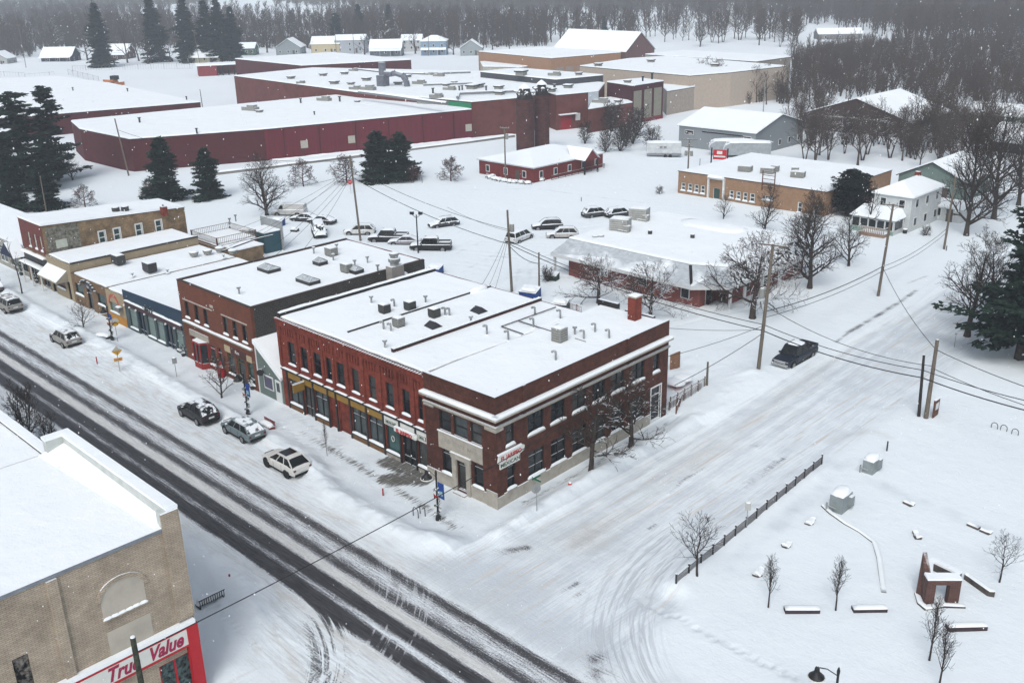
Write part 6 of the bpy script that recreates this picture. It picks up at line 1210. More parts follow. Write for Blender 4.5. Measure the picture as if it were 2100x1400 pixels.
# plough truck on the factory lot
q=G(232,176); r=thing('snow_plough','orange and black snow plough loader working on the wide white lot','plough',(q.x,q.y,0),None,.3,local=True)
mb=MB(); mb.box(-3.5,-1.2,.8,1.5,1.2,2.2); build(mb,'body',mat('plough_orange',(.45,.14,.03),.6,snow=(.75,.1,3)),r); mb=MB(); mb.box(.2,-1.1,2.2,2.4,1.1,3.6); build(mb,'cab',under,r); mb=MB(); mb.box(3.4,-2,.2,3.8,2,1.4); mb.box(1.5,-.3,.6,3.4,.3,.9); build(mb,'blade',mat('plough_orange',(0,0,0)),r)
for x in (-2.4,.9):
    for y in (-1.3,1.3): mb=MB(); mb.cyl((x,y-.25,.75),(x,y+.25,.75),.75,n=14); build(mb,'wheel',tyre,r)
# ---------------------------------------------------------------- poles, wires and street furniture
def pole(label,px,py,ytop=None,h_=None,xtop=None,r=.16,arms=(),cat='utility pole',name='utility_pole',mt=None,group='utility poles',trans=()):
    p=G(px,py); h_=h_ or HGT(px,py,ytop); t=thing(name,label,cat,(p.x,p.y,0),group,0)
    lean=Vector((0,0,0)); top=p+Vector((0,0,h_))
    if xtop is not None:   # real poles lean a little
        best=None
        for du in np.linspace(-1.6,1.6,65):
            q=top+Vector((du*.7,du*.7,0)); c=[sum(PM[r_][k]*(q-Vector((0,0,CH)))[k] for k in range(3)) for r_ in range(3)]; e=abs(1050+FPX*c[0]/c[2]-xtop)
            if best is None or e<best[0]: best=(e,q)
        top=best[1]
    mb=MB(); mb.cyl(p-Vector((0,0,.3)),top,r,r*.7,8); build(mb,'pole',mt or wood_pole,t)
    ax=(top-p)/h_
    for (dz,L_,ang) in arms:
        c=top-ax*dz; d=Vector((math.cos(ang),math.sin(ang),0)); mb=MB(); a=c-d*L_/2;b=c+d*L_/2
        n=Vector((-d.y,d.x,0))*.06; z=Vector((0,0,.07)); mb.add([a-n-z,b-n-z,b+n-z,a+n-z,a-n+z,b-n+z,b+n+z,a+n+z],[(0,3,2,1),(4,5,6,7),(0,1,5,4),(1,2,6,5),(2,3,7,6),(3,0,4,7)])
        mb.cyl(c-d*L_*.3,c-Vector((0,0,.7)),.025,n=4); mb.cyl(c+d*L_*.3,c-Vector((0,0,.7)),.025,n=4); cr=build(mb,'crossarm',wood_pole,t)
        for q in (-.46,-.18,.18,.46): mb=MB(); e=c+d*L_*q; mb.lathe((e.x,e.y,e.z+.07),[(.03,0),(.07,.1),(.05,.2),(.02,.24)],7); build(mb,'insulator',hvac,cr)
    for (dz,off,ang) in trans:
        c=top-ax*dz+Vector((math.cos(ang),math.sin(ang),0))*(off); mb=MB(); mb.lathe((c.x,c.y,c.z-.9),[(.25,0),(.29,.05),(.29,.85),(.2,.95)],12); build(mb,'transformer',hvac,t)
    return t,top
POLES={}
def PL(k,*a,**kw): t,top=pole(*a,**kw); POLES[k]=(Vector((t.location.x,t.location.y,0)),top); return t
EW=0.0; NS=math.pi/2
PL('A','tall utility pole with a crossarm beside the navy pickup on the side street',1554,765,500,xtop=1585,r=.2,arms=((.15,2.6,EW+.2),),trans=((4.4,-.5,.2),))
PL('B','utility pole with a crossarm beside the upper side street, in front of the white house',1800,610,418,xtop=1832,r=.19,arms=((.15,2.4,EW+.2),))
PL('C','tall dark utility pole without crossarm farther up the side street',1935,515,362,xtop=1960,r=.17)
PL('D','utility pole standing right behind the red brick block roof',1050,602,430,xtop=1040,r=.17,trans=((1.8,.45,1.0),))
PL('E','utility pole in the car park beside the white crossover',740,497,318,xtop=718,r=.17,trans=((.9,.4,2.5),))
PL('F','leaning utility pole before the left end of the maroon factory wall',265,363,243,xtop=235,r=.17)
PL('G','short utility pole between the dumpster yard and the office',1106,608,517,r=.13)
PL('H','brown wooden pole, taller of two standing side by side at the park edge',1898,862,696,xtop=1922,r=.22)
PL('I','shorter near-black pole of the two standing side by side at the park edge',1884,858,727,xtop=1895,r=.16,mt=mat('creosote',(.025,.02,.018),.9,snow=(.85,.2,4)))
PL('J','utility pole in front of the red hipped office',1037,375,262,r=.15,trans=((1.2,.4,1.0),),arms=((.1,1.8,.4),))
PL('K','utility pole with twin transformers in front of the tan brick office',1410,365,285,xtop=1414,r=.16,arms=((.1,3.0,.3),(1.4,1.6,.3)),trans=((2.2,.5,.3),(2.2,-.5,.3)))
PL('L','pale pole beside the large rounded bare tree at the left of the car park',549,445,365,xtop=537,r=.13)
PL('M','thin pole beside the smaller pair of left conifers',430,410,332,xtop=421,r=.12)
PL('N','thin pole among the pines at the left edge of town',96,438,362,xtop=82,r=.12)
PL('O','pole by the far left cottage',54,142,52,xtop=38,r=.14,arms=((.1,2,.5),))
PL('P','pole standing at the far lot edge under the tall spruces',410,133,64,xtop=397,r=.15,arms=((.1,1.5,.5),))
PL('Q','pole beside the grey gabled cottage',574,113,56,xtop=567,r=.15,arms=((.1,2.2,.5),))
PL('R','pole in front of the pale grey house',690,110,58,xtop=686,r=.15)
PL('S','pole right of the pale grey house',727,112,62,xtop=723,r=.15)
PL('T','pole in front of the light blue house',879,114,64,xtop=878,r=.15)
PL('U','pole beside the last small cottage of the far row',963,112,72,xtop=962,r=.14)
PL('V','tall white-topped lamp pole among bare trees right of the beige warehouse',1565,232,158,r=.14,mt=galv)
PL('W','pole with a small crossarm behind the grey metal barn',1402,195,140,r=.14,arms=((.1,2.0,.4),))
PL('X','pole rising through the right-hand thicket',1905,282,200,r=.14,arms=((.3,1.8,.4),))
PL('Y','utility pole at the edge of the storage hall roof with a lamp arm',416,225,183,xtop=410,r=.14)
PL('Z','slender pole in the yard at the end of the timber railing behind the corner building',1449,795,741,r=.13)
PL('AA','dark signless pole with a white cap in front of the hardware store sign',0,0,h_=1) if False else None
u_=-40.6; v_,z_=PU(272,1306,u_)
t=thing('utility_pole','dark pole rising in front of the red and white hardware store sign','utility pole',(u_,v_,0),'utility poles'); mb=MB(); mb.cyl((u_,v_,-.2),(u_,v_,z_),.17,.13,10); mb.m=1; mb.cyl((u_,v_,z_+.002),(u_,v_,z_+.05),.12,.1,10); build(mb,'pole',[mat('mossy_pole',(.04,.045,.03),.9,var=.5,vs=5),snow],t)
cable=mat('cable',(.02,.019,.019),.7)
def wire(a,b,sag,r,label,group,n=14,snowy=False):
    mb=MB(); pts=[]
    for i in range(n+1):
        s=i/n; p=a.lerp(b,s); p.z-=sag*4*s*(1-s); pts.append(p)
    c=(a+b)/2; mb.tube(pts,r,5); return build(mb,'overhead_wire',cable,None,loc=(c.x,c.y,c.z),label=label,cat='wire',group=group)
def at(k,dz): b,t=POLES[k]; return t-(t-b).normalized()*dz
A=at('A',0); GW='overhead wires strung between the utility poles'
def off(v,x,y): return v+Vector((x,y,0))
wire(at('D',4.2),at('A',9.4-.9),.9,.045,'lower thick telephone cable running from the yard pole past the bank corner pole',GW)
wire(at('D',3.8),at('A',7.9),.9,.035,'upper telephone cable just above the thick one',GW)
wire(at('E',3.2),at('D',4.2),.8,.04,'thick cable sagging across the car park between two poles',GW); wire(at('E',1.9),at('D',2.4),.8,.03,'thin upper cable across the car park between two poles',GW)
wire(at('A',8.5),at('I',2.1),.5,.05,'lower thick cable across the side street to the near-black pole',GW); wire(at('A',7.9),at('I',1.4),.5,.035,'upper cable across the side street to the near-black pole',GW)
p2=G(2230,870,6.5); wire(at('I',2.1),p2,.3,.05,'thick cable leaving the frame at the right below its partner',GW); wire(at('I',1.4),p2+Vector((0,0,.8)),.3,.035,'cable leaving the frame at the right just above the thick one',GW)
p3=G(2250,840,9.5); wire(at('B',7.5),at('H',.9),.6,.03,'thin wire from the upper side street pole to the brown pole',GW); wire(at('H',.9),p3,.3,.03,'thin wire leaving the frame from the brown pole',GW); wire(at('A',6.0),at('H',2.4),1.0,.028,'thin wire dipping from the crossarm pole to the brown pole',GW); wire(at('H',2.6),p3-Vector((0,0,1.2)),.3,.028,'lowest thin wire leaving the frame from the brown pole',GW)
wire(at('A',6.6),at('B',7.4),.5,.045,'thick cable along the side street between its two crossarm poles',GW); wire(at('A',7.2),at('B',8.0),.5,.03,'thin cable under the thick one along the side street',GW)
wire(at('B',7.4),at('C',7.0),.6,.03,'cable along the side street beyond the white house pole',GW); wire(at('B',8.0),at('C',7.6),.6,.028,'lower cable along the side street beyond the white house pole',GW)
wire(at('A',8.0),Vector((-45.4,63.5,6.2)),.2,.025,'service wire to the rear corner of the corner building',GW); wire(at('A',8.8),Vector((-46.0,66.5,2.6)),.2,.03,'service wire to the yard railing of the corner building',GW); wire(at('A',8.4),Vector((-50.5,65.2,7.6)),.3,.022,'service wire to the chimney end of the corner building',GW)
wire(at('F',2.2),at('E',.8),2.0,.03,'long wire from the leaning pole at the factory wall to the car park pole',GW)
for i,(x,y,z,l) in enumerate(((520,490,4,'teal shed'),(486,470,4,'timber deck'),(560,505,4.2,'pale screen wall'),(470,505,4.2,'low shop roof fans'),(600,540,8.3,'skylit roof edge'),(540,545,8.3,'left rooftop skylight'))): wire(at('E',1.8+.2*i),G(x,y,z),.6,.02,'thin service drop from the car park pole to the '+l,GW)
for i,(x,y,z,l) in enumerate(((978,600,8.7,'red brick block roof'),(996,600,3,'dumpsters behind the brick block'),(1010,608,3,'yard fence'))): wire(at('D',2.4+.3*i),G(x,y,z),.5,.02,'thin service drop from the yard pole down to the '+l,GW)
wire(at('D',4.4),at('G',1.4),.5,.04,'cable from the yard pole to the short pole by the office',GW)
wire(at('D',2.6),at('E',3.6)+Vector((20,0,-1)),.3,.02,'thin slack wire over the snowy parking rows',GW)
wire(at('L',1.0),at('E',2.4),1.0,.025,'wire from the lamp pole at the left to the car park pole',GW)
# traffic-light span wire across the junction
a=Vector((-43.4,19.2,7.0)); ve,ze=0,0
b=G(1250,880,0); pB=Vector((-45.2,50.5,3.6)); s0=Vector((-43.5,15.5,7.2))
wire(Vector((u_,v_,z_-.9)),Vector((-45.2,52.5,4.6)),.35,.03,'single wire crossing the whole junction from the hardware store to the corner building',None,20)
# street lamps
iron=mat('cast_iron',(.012,.012,.014),.5,snow=(.85,.25,6)); gar=mat('garland_green',(.02,.035,.02),.9,var=.4,snow=(.95,.7,6)); blue_b=mat('banner_blue',(.01,.05,.25),.6); rb=mat('ribbon_red',(.35,.01,.015),.6)
def lamp(label,px,py,h_,armdir,banner=True,garland=True):
    p=G(px,py); t=thing('street_lamp',label,'street lamp',(p.x,p.y,0),'garlanded street lamps'); mb=MB()
    mb.lathe((p.x,p.y,0),[(.22,0),(.2,.3),(.1,.6),(.075,1.0),(.065,h_-.3),(.09,h_),(.03,h_+.25)],10); build(mb,'post',iron,t)
    d=Vector((math.cos(armdir),math.sin(armdir),0)); e=p+d*1.05+Vector((0,0,h_-.55)); mb=MB(); mb.tube([p+Vector((0,0,h_-.3)),p+d*.55+Vector((0,0,h_-.1)),e+Vector((0,0,.35))],.035,6); build(mb,'arm',iron,t)
    mb=MB(); mb.lathe(e,[(.42,-.25),(.40,-.2),(.22,-.02),(.14,.1),(.12,.3),(.04,.42)],14); sh=build(mb,'lamp_shade',iron,t); mb=MB(); mb.lathe(e,[(.43,-.33),(.47,-.27),(.43,-.24)],14); build(mb,'shade_rim',sw,sh)
    if banner:
        q=p-d*.12; mb=MB(); n=-d; z0=h_-1.9; mb.add([(q.x,q.y,z0),(q.x+n.x*.65,q.y+n.y*.65,z0),(q.x+n.x*.65,q.y+n.y*.65,z0+1.25),(q.x,q.y,z0+1.25),(q.x-n.y*.02,q.y+n.x*.02,z0),(q.x+n.x*.65-n.y*.02,q.y+n.y*.65+n.x*.02,z0),(q.x+n.x*.65-n.y*.02,q.y+n.y*.65+n.x*.02,z0+1.25),(q.x-n.y*.02,q.y+n.x*.02,z0+1.25)],[(0,1,2,3),(7,6,5,4),(0,4,5,1),(1,5,6,2),(2,6,7,3),(3,7,4,0)])
        bn=build(mb,'banner',blue_b,t); mb=MB(); 
        for s in (-1,1): mb.add([(q.x+n.x*.1-n.y*.012*s*2,q.y+n.y*.1+n.x*.012*s*2,z0+.2),(q.x+n.x*.55-n.y*.012*s*2,q.y+n.y*.55+n.x*.012*s*2,z0+.25),(q.x+n.x*.5-n.y*.012*s*2,q.y+n.y*.5+n.x*.012*s*2,z0+.62),(q.x+n.x*.1-n.y*.012*s*2,q.y+n.y*.1+n.x*.012*s*2,z0+.55)],[(0,1,2,3)])
        build(mb,'banner_print',mat('banner_pale',(.25,.40,.45),.6),bn)
    if garland:
        mb=MB(); rg=random.Random(px)
        for i in range(520):
            s=i/520; z=.2+s*(h_-1.2); a=s*26+rg.uniform(-.5,.5); rr=.13+rg.uniform(0,.10); c=Vector((p.x+math.cos(a)*rr,p.y+math.sin(a)*rr,z)); v=Vector((rg.uniform(-1,1),rg.uniform(-1,1),rg.uniform(-.6,.8))).normalized()*.13; w2=v.orthogonal().normalized()*.035
            mb.add([c-w2,c+w2,c+v],[(0,1,2)])
        build(mb,'garland',gar,t); mb=MB(); z=h_*.55; 
        for s in (-1,1): mb.add([(p.x+.12,p.y-.16,z),(p.x+.12+s*.28,p.y-.2,z+.16),(p.x+.12+s*.24,p.y-.2,z-.14)],[(0,1,2)])
        mb.lathe((p.x+.1,p.y-.18,z-.05),[(.05,0),(.07,.05),(.03,.1)],6); build(mb,'ribbon_bow',rb,t)
lamp('garlanded street lamp with a blue banner at the junction corner',899,1068,3.9,math.pi); lamp('garlanded street lamp in front of the grey-green gabled shop',509,852,3.9,math.pi); lamp('garlanded street lamp next to the round railway sign',231,700,3.9,math.pi)
t_=G(1700,1400); lamp('plain black street lamp cut by the bottom edge, at the park corner',1706,1492,3.6,math.pi+.2,banner=False,garland=False)
p=G(2,560+10); lamp('garlanded street lamp at the far left end of the pavement',2,600,3.9,math.pi)
# floodlight post and parking signs
p=G(858,522); t=thing('floodlight_post','slim black post with two floodlight heads in the car park','light post',(p.x,p.y,0)); h_=HGT(858,522,440); mb=MB(); mb.cyl(p,p+Vector((0,0,h_)),.11,.08,8); build(mb,'post',iron,t)
for s in (-1,1): mb=MB(); c=p+Vector((s*.5,s*.35,h_)); mb.cyl(p+Vector((0,0,h_-.5)),c,.04,n=5); mb.cbox((c.x,c.y,c.z),.55,.3,.42,.6); build(mb,'floodlight',iron,t)
yel=mat('warning_yellow',(.55,.30,.02),.5,snow=None); org=mat('warning_orange',(.55,.25,.03),.5); silv=mat('sign_back',(.3,.31,.31),.5,.4)
def disc(mb,c,r,n,face_n,th=.02,rot=0):
    fn=Vector(face_n).normalized(); a=Vector((0,0,1)).cross(fn).normalized(); b=fn.cross(a); c=Vector(c); vs=[c+(a*math.cos(rot+2*math.pi*i/n)+b*math.sin(rot+2*math.pi*i/n))*r for i in range(n)]; vs2=[v+fn*th for v in vs]; mb.add(vs+vs2,[tuple(reversed(range(n))),tuple(range(n,2*n))]+[(i,(i+1)%n,n+(i+1)%n,n+i) for i in range(n)])
def sign_post(name,label,px,py,h_,cat='sign'):
    p=G(px,py); t=thing(name,label,cat,(p.x,p.y,0)); mb=MB(); mb.cyl(p,p+Vector((0,0,h_)),.035,n=6); build(mb,'post',silv,t); return t,p
fn=Vector((.95,-.3,.0))
t,p=sign_post('railway_crossing_sign','round yellow railway crossing warning sign half covered in snow, beside a street lamp',242,702,2.6)
mb=MB(); disc(mb,p+Vector((.05,0,2.35)),.46,20,fn); b_=build(mb,'sign_face',yel,t); ax_=Vector((0,0,1)).cross(fn).normalized()
mb=MB(); c=p+Vector((.05,0,2.35))+fn.normalized()*.025
for s in (-1,1):
    a=c-ax_*.3*s-Vector((0,0,.3)); b=c+ax_*.0*s+Vector((0,0,.0)); w_=Vector((0,0,.06)); mb.add([a-w_,b-w_,b+w_,a+w_],[(0,1,2,3)])
build(mb,'cross_mark',black_metal,b_); mb=MB(); disc(mb,p+Vector((.05,0,2.35))+fn.normalized()*.027,.44,20,fn,.01); 
mb.v=[(x,y,max(z,2.38)) for x,y,z in mb.v]; build(mb,'stuck_snow',mat('frosted',(.42,.42,.40),.9),b_)
t,p=sign_post('curve_warning_sign','yellow diamond warning sign half plastered with snow above a small yellow plate',247,766,2.9)
mb=MB(); disc(mb,p+Vector((.05,0,2.45)),.5,4,fn); b_=build(mb,'sign_face',yel,t); mb=MB(); c=p+Vector((.05,0,2.3))+fn.normalized()*.025; mb.tube([c-Vector((0,0,.2)),c+Vector((0,0,.05)),c+ax_*.15+Vector((0,0,.12))],.03,4); build(mb,'curve_mark',black_metal,b_)
mb=MB(); disc(mb,p+Vector((.05,0,2.45))+fn.normalized()*.026,.47,4,fn,.01); mb.v=[(x,y,max(z,2.5)) for x,y,z in mb.v]; build(mb,'stuck_snow',mat('frosted',(0,0,0)),b_)
mb=MB(); c=p+Vector((.05,0,1.55)); q=[c-ax_*.4-Vector((0,0,.17)),c+ax_*.4-Vector((0,0,.17)),c+ax_*.4+Vector((0,0,.17)),c-ax_*.4+Vector((0,0,.17))]; nn=fn.normalized()*.02; mb.add(q+[v+nn for v in q],[(3,2,1,0),(4,5,6,7),(0,1,5,4),(1,2,6,5),(2,3,7,6),(3,0,4,7)]); pl=build(mb,'plate',org,t); mb=MB(); mb.tube([c-ax_*.2+nn*1.4,c+ax_*.1+nn*1.4+Vector((0,0,.08)),c+ax_*.2+nn*1.4-Vector((0,0,.05))],.03,4); build(mb,'arrow_mark',black_metal,pl)
def plate_sign(name,label,px,py,h_,w_,hh,mt,back=True,txt=None,fnv=fn):
    t,p=sign_post(name,label,px,py,h_); a=Vector((0,0,1)).cross(fnv).normalized(); c=p+Vector((0,0,h_-hh/2))+fnv.normalized()*.04; mb=MB(); q=[c-a*w_/2-Vector((0,0,hh/2)),c+a*w_/2-Vector((0,0,hh/2)),c+a*w_/2+Vector((0,0,hh/2)),c-a*w_/2+Vector((0,0,hh/2))]; nn=fnv.normalized()*.02; mb.add(q+[v+nn for v in q],[(3,2,1,0),(4,5,6,7),(0,1,5,4),(1,2,6,5),(2,3,7,6),(3,0,4,7)]); build(mb,'sign_face',mt,t)
    mb=MB(); mb.cyl(c+Vector((0,0,hh/2)),c+Vector((0,0,hh/2+.05)),w_*.4,w_*.3,8); build(mb,'snow_cap',snow,t); return t
plate_sign('parking_sign','narrow grey parking sign on a slim post in the snow by the wide pavement',363,776,2.2,.45,.6,silv)
plate_sign('parking_sign','small white rectangular sign beside the long park fence',1530,1089,2.3,.42,.6,mat('sign_pale',(.4,.4,.38),.6),fnv=Vector((.7,-.7,0)))
plate_sign('parking_sign','thin sign post on the far side of the side street near the bare tree',1957,712,1.6,.5,.12,silv)
t,p=sign_post('stop_sign','street name and octagonal stop sign seen from behind at the junction corner',1101,1058,2.9); mb=MB(); disc(mb,p+Vector((-.06,.03,2.2)),.38,8,(-.9,.4,0),rot=.39); build(mb,'stop_plate',silv,t); mb=MB(); mb.box(p.x-.42,p.y-.02,2.9,p.x+.42,p.y+.02,3.08); mb.box(p.x-.02,p.y-.42,3.1,p.x+.02,p.y+.42,3.28); build(mb,'street_name_plate',mat('street_green',(.01,.10,.05),.5,snow=(.75,.1,3)),t)
t,p=sign_post('stop_sign','red octagonal stop sign beside the car park utility pole',720,400,2.6); mb=MB(); disc(mb,p+Vector((.04,-.04,2.3)),.42,8,(.7,-.7,0),rot=.39); f_=build(mb,'stop_plate',sr,t); text('STOP',.26,sw,f_,(p.x+.075,p.y-.075,2.3),R_(45),name='lettering',ext=.004)
q=G(1458,340); t=thing('red_yard_sign','red sign with white print on dark posts beside the campers','sign',(q.x,q.y,0)); 
for s in (0,3.0): mb=MB(); mb.cbox((q.x+s,q.y+s*.35,0),.2,.2,3.6); build(mb,'post',dark_trim,t)
mb=MB(); mb.add([(q.x+.3,q.y+.1,1.3),(q.x+2.8,q.y+.98,1.3),(q.x+2.8,q.y+.98,3.2),(q.x+.3,q.y+.1,3.2),(q.x+.25,q.y+.2,1.3),(q.x+2.75,q.y+1.08,1.3),(q.x+2.75,q.y+1.08,3.2),(q.x+.25,q.y+.2,3.2)],[(0,1,2,3),(7,6,5,4),(0,4,5,1),(1,5,6,2),(2,6,7,3),(3,7,4,0)]); f_=build(mb,'sign_face',sr,t); mb=MB(); mb.add([(q.x+.45,q.y+.13,1.75),(q.x+2.65,q.y+.91,1.75),(q.x+2.65,q.y+.91,2.05),(q.x+.45,q.y+.13,2.05)],[(0,1,2,3)]); mb.add([(q.x+1.0,q.y+.33,2.35),(q.x+2.0,q.y+.68,2.35),(q.x+2.0,q.y+.68,2.95),(q.x+1.0,q.y+.33,2.95)],[(0,1,2,3)]); build(mb,'sign_print',sw,f_)
# red marker stakes, bollards, hydrant
GR='marker stakes'
for x,y,h_,c,lb in ((786,1018,.75,'r','short red marker stake by the cleared paving'),(770,1063,.7,'r','short red marker stake on the kerb mound'),(200,748,.9,'r','thin red marker stake on the snowbank at the left'),(472,1192,.6,'r','small red marker stub above the bench near the hardware store'),(1818,929,1.1,'k','thin dark stake beside the grey electrical cabinet'),(1192,416,1.0,'k','lone wooden post in the snow across the car park'),(866,378,1.3,'k','thin post beside the dark conifer pair'),(845,378,1.0,'k','second thin post close to the dark conifer pair'),(1940,518,1.0,'k','short stake beside the tall dark pole'),(1435,342,1.6,'k','slim green stake near the red yard sign')):
    p=G(x,y); mb=MB(); mb.cyl(p,p+Vector((0,0,h_)),.06,n=7); mb.m=1; mb.cyl(p+Vector((0,0,h_)),p+Vector((0,0,h_+.04)),.05,n=7); build(mb,'marker_stake',[rb if c=='r' else dark_trim,snow],None,loc=p,label=lb,cat='stake',group=GR)
p=G(1169,1004); t=thing('fire_hydrant','red fire hydrant nearly buried beside the side street pavement','hydrant',tuple(p)); mb=MB(); mb.lathe(p,[(.13,0),(.13,.45),(.17,.47),(.15,.55),(.06,.66)],10); mb.cyl(p+Vector((-.22,0,.35)),p+Vector((.22,0,.35)),.07); build(mb,'body',sr,t); mb=MB(); mb.lathe(p+Vector((0,0,.6)),[(.12,0),(.1,.06),(.03,.1)],8); build(mb,'snow_cap',snow,t)
def hoop(label,x,y,group,s=1.0):
    p=G(x,y); mb=MB(); pts=[p+Vector((-.28*s,0,0))]+[p+Vector((-.28*s*math.cos(math.pi*i/8),.0,.6*s+.28*s*math.sin(math.pi*i/8))) for i in range(9)]+[p+Vector((.28*s,0,0))]; mb.tube(pts,.035,6); build(mb,'bike_rack',mat('hoop',(.03,.03,.03),.5,snow=(.85,.2,6)),None,loc=p,label=label,cat='bike rack',group=group)
hoop('left of two hooped bike racks on the corner pavement',853,1062,'hooped bike racks'); hoop('right of two hooped bike racks on the corner pavement',867,1058,'hooped bike racks')
hoop('leftmost of three hooped bike racks at the right edge of the park',2038,884,'hooped bike racks',.9); hoop('middle of three hooped bike racks at the right edge of the park',2057,889,'hooped bike racks',.9); hoop('rightmost of three hooped bike racks at the right edge of the park',2080,897,'hooped bike racks',.9)
# benches
def bench(label,x,y,rz,mt,back=True,L_=1.8):
    p=G(x,y); t=thing('bench',label,'bench',(p.x,p.y,0),None,rz,local=True); mb=MB(); 
    for i in range(3): mb.box(-L_/2,-.25+i*.17,.42,L_/2,-.11+i*.17,.47)
    build(mb,'seat',mt,t)
    if back:
        mb=MB(); mb.box(-L_/2,.3,.85,L_/2,.36,.93)
        for i in range(12): mb.box(-L_/2+.05+i*(L_-.15)/11,.3,.45,-L_/2+.09+i*(L_-.15)/11,.35,.85)
        build(mb,'backrest',mt,t)
    for s in (-1,1): mb=MB(); mb.box(s*L_*.45-.04,-.3,0,s*L_*.45+.04,.3,.42); build(mb,'leg',mt,t)
    mb=MB(); mb.lump((0,0,.47),L_,.6,.28,rng,12); build(mb,'seat_snow',snow,t)
bench('black metal bench heaped with snow beside the hardware store',432,1240,math.pi/2+math.pi+.0,black_metal); bench('red bench buried in a snowdrift on the main street pavement',548,880,0,mat('bench_red',(.18,.02,.025),.7,snow=(.8,.2,4)),back=True,L_=1.7); bench('dark bench sunk in snow near the garlanded lamp and the yellow signs',212,696,.3,black_metal,back=False)
# dumpsters and bins
dk_b=mat('dumpster_blue',(.006,.045,.20),.6,var=.15,snow=(.7,.1,3)); dk_t=mat('dumpster_teal',(.01,.06,.07),.6,snow=(.7,.1,3)); dk_g=mat('bin_green',(.012,.035,.022),.7,snow=(.7,.1,3))
def dumpster(label,x,y,rz,mt,s=1.0,name='dumpster'):
    p=G(x,y); t=thing(name,label,'dumpster',(p.x,p.y,0),None,rz,local=True); mb=MB(); mb.prism([(-1.0*s,-.7*s),(1.0*s,-.7*s),(1.0*s,.7*s),(-1.0*s,.7*s)],.12,[1.0*s,1.0*s,1.4*s,1.4*s]); 
    for q in (-.7,0,.7): mb.box(q*s-.05,-.74*s,.15,q*s+.05,-.703*s,.98*s)
    build(mb,'bin',mt,t); mb=MB(); mb.prism([(-1.03*s,-.75*s),(1.03*s,-.75*s),(1.03*s,.73*s),(-1.03*s,.73*s)],[1.0*s,1.0*s,1.4*s,1.4*s],[1.06*s,1.06*s,1.46*s,1.46*s]); build(mb,'lid',black_metal,t); mb=MB(); mb.lump((0,0,1.2*s),1.9*s,1.3*s,.3,rng,10); build(mb,'lid_snow',snow,t)
dumpster('blue dumpster with snow on its sloping lid beside the long pale van',570,466,.5,dk_b); dumpster('blue dumpster under a small canopy post behind the rust brick building',893,563,.3,dk_b,.9); dumpster('blue dumpster beside the short pole behind the brick block',1087,615,.3,dk_b,1.1); dumpster('dark green dumpster behind the snowy roof of the corner building',1149,637,.4,dk_t,.9); dumpster('square green utility box with a snow cap at the office corner',1132,576,.3,dk_g,.8,name='utility_box'); dumpster('small black dumpster near the blue one by the pale van',605,478,.4,black_metal,.55); dumpster('dark snow-topped dumpster behind the old brick block, left of two',952,590,.4,black_metal,.6); dumpster('dark snow-topped dumpster behind the old brick block, right of two',975,598,.4,black_metal,.6); dumpster('dark covered grill cart on the low shop rear roof edge',505,482,.4,hvac_dark,.8)
for x,y,lb in ((1855,482,'black bin beside the porch steps of the white house'),(2093,742,'black bin against the trunk of the big right-hand conifer')): p=G(x,y); t=thing('litter_bin',lb,'bin',tuple(p)); mb=MB(); mb.lathe(p,[(.3,0),(.33,.8),(.36,.85)],10); build(mb,'bin',black_metal,t); mb=MB(); mb.lump(p+Vector((0,0,.85)),.6,.6,.15,rng,8); build(mb,'snow_cap',snow,t)
# electrical cabinets in the park
cabm=mat('cabinet_grey',(.23,.26,.265),.6,snow=(.7,.1,3))
for x,y,lb in ((1722,1047,'larger grey electrical cabinet with meters on its side, nearer of two'),(1785,970,'smaller grey electrical cabinet with a deep snow cap, farther of two in the park')):
    p=G(x,y); t=thing('electrical_cabinet',lb,'cabinet',tuple(p)); s=1.0 if x<1750 else .85; mb=MB(); mb.cbox(p,1.0*s,1.5*s,1.5*s,0); build(mb,'cabinet_body',cabm,t,bevel=.03); mb=MB(); mb.box(p.x+.5*s,p.y+.1,.5,p.x+.75*s,p.y+.6*s,1.3); build(mb,'meter_box',cabm,t); mb=MB(); mb.cyl((p.x-.6*s,p.y-.9*s,0),(p.x-.6*s,p.y-.9*s,.9),.06); mb.tube([(p.x-.7*s,p.y-.85*s,.6),(p.x+.1,p.y-.95*s,.6)],.04,5); build(mb,'pipework',galv,t)
    mb=MB(); mb.lump((p.x,p.y,1.5*s),1.05*s,1.55*s,.38,rng,12); build(mb,'snow_cap',snow,t,smooth=True)
p=G(1912,862); t=thing('notice_board','small wooden notice board behind the two dark poles','sign',tuple(p)); mb=MB(); mb.box(p.x-.05,p.y-.1,0,p.x+.05,p.y+1.0,1.9); build(mb,'board',wood_brown,t); mb=MB(); mb.box(p.x+.052,p.y+.2,.9,p.x+.07,p.y+.8,1.5); mb.m=1; mb.lump((p.x,p.y+.45,1.9),.3,1.2,.12,rng,8); build(mb,'paper',[white_paint,snow],t)
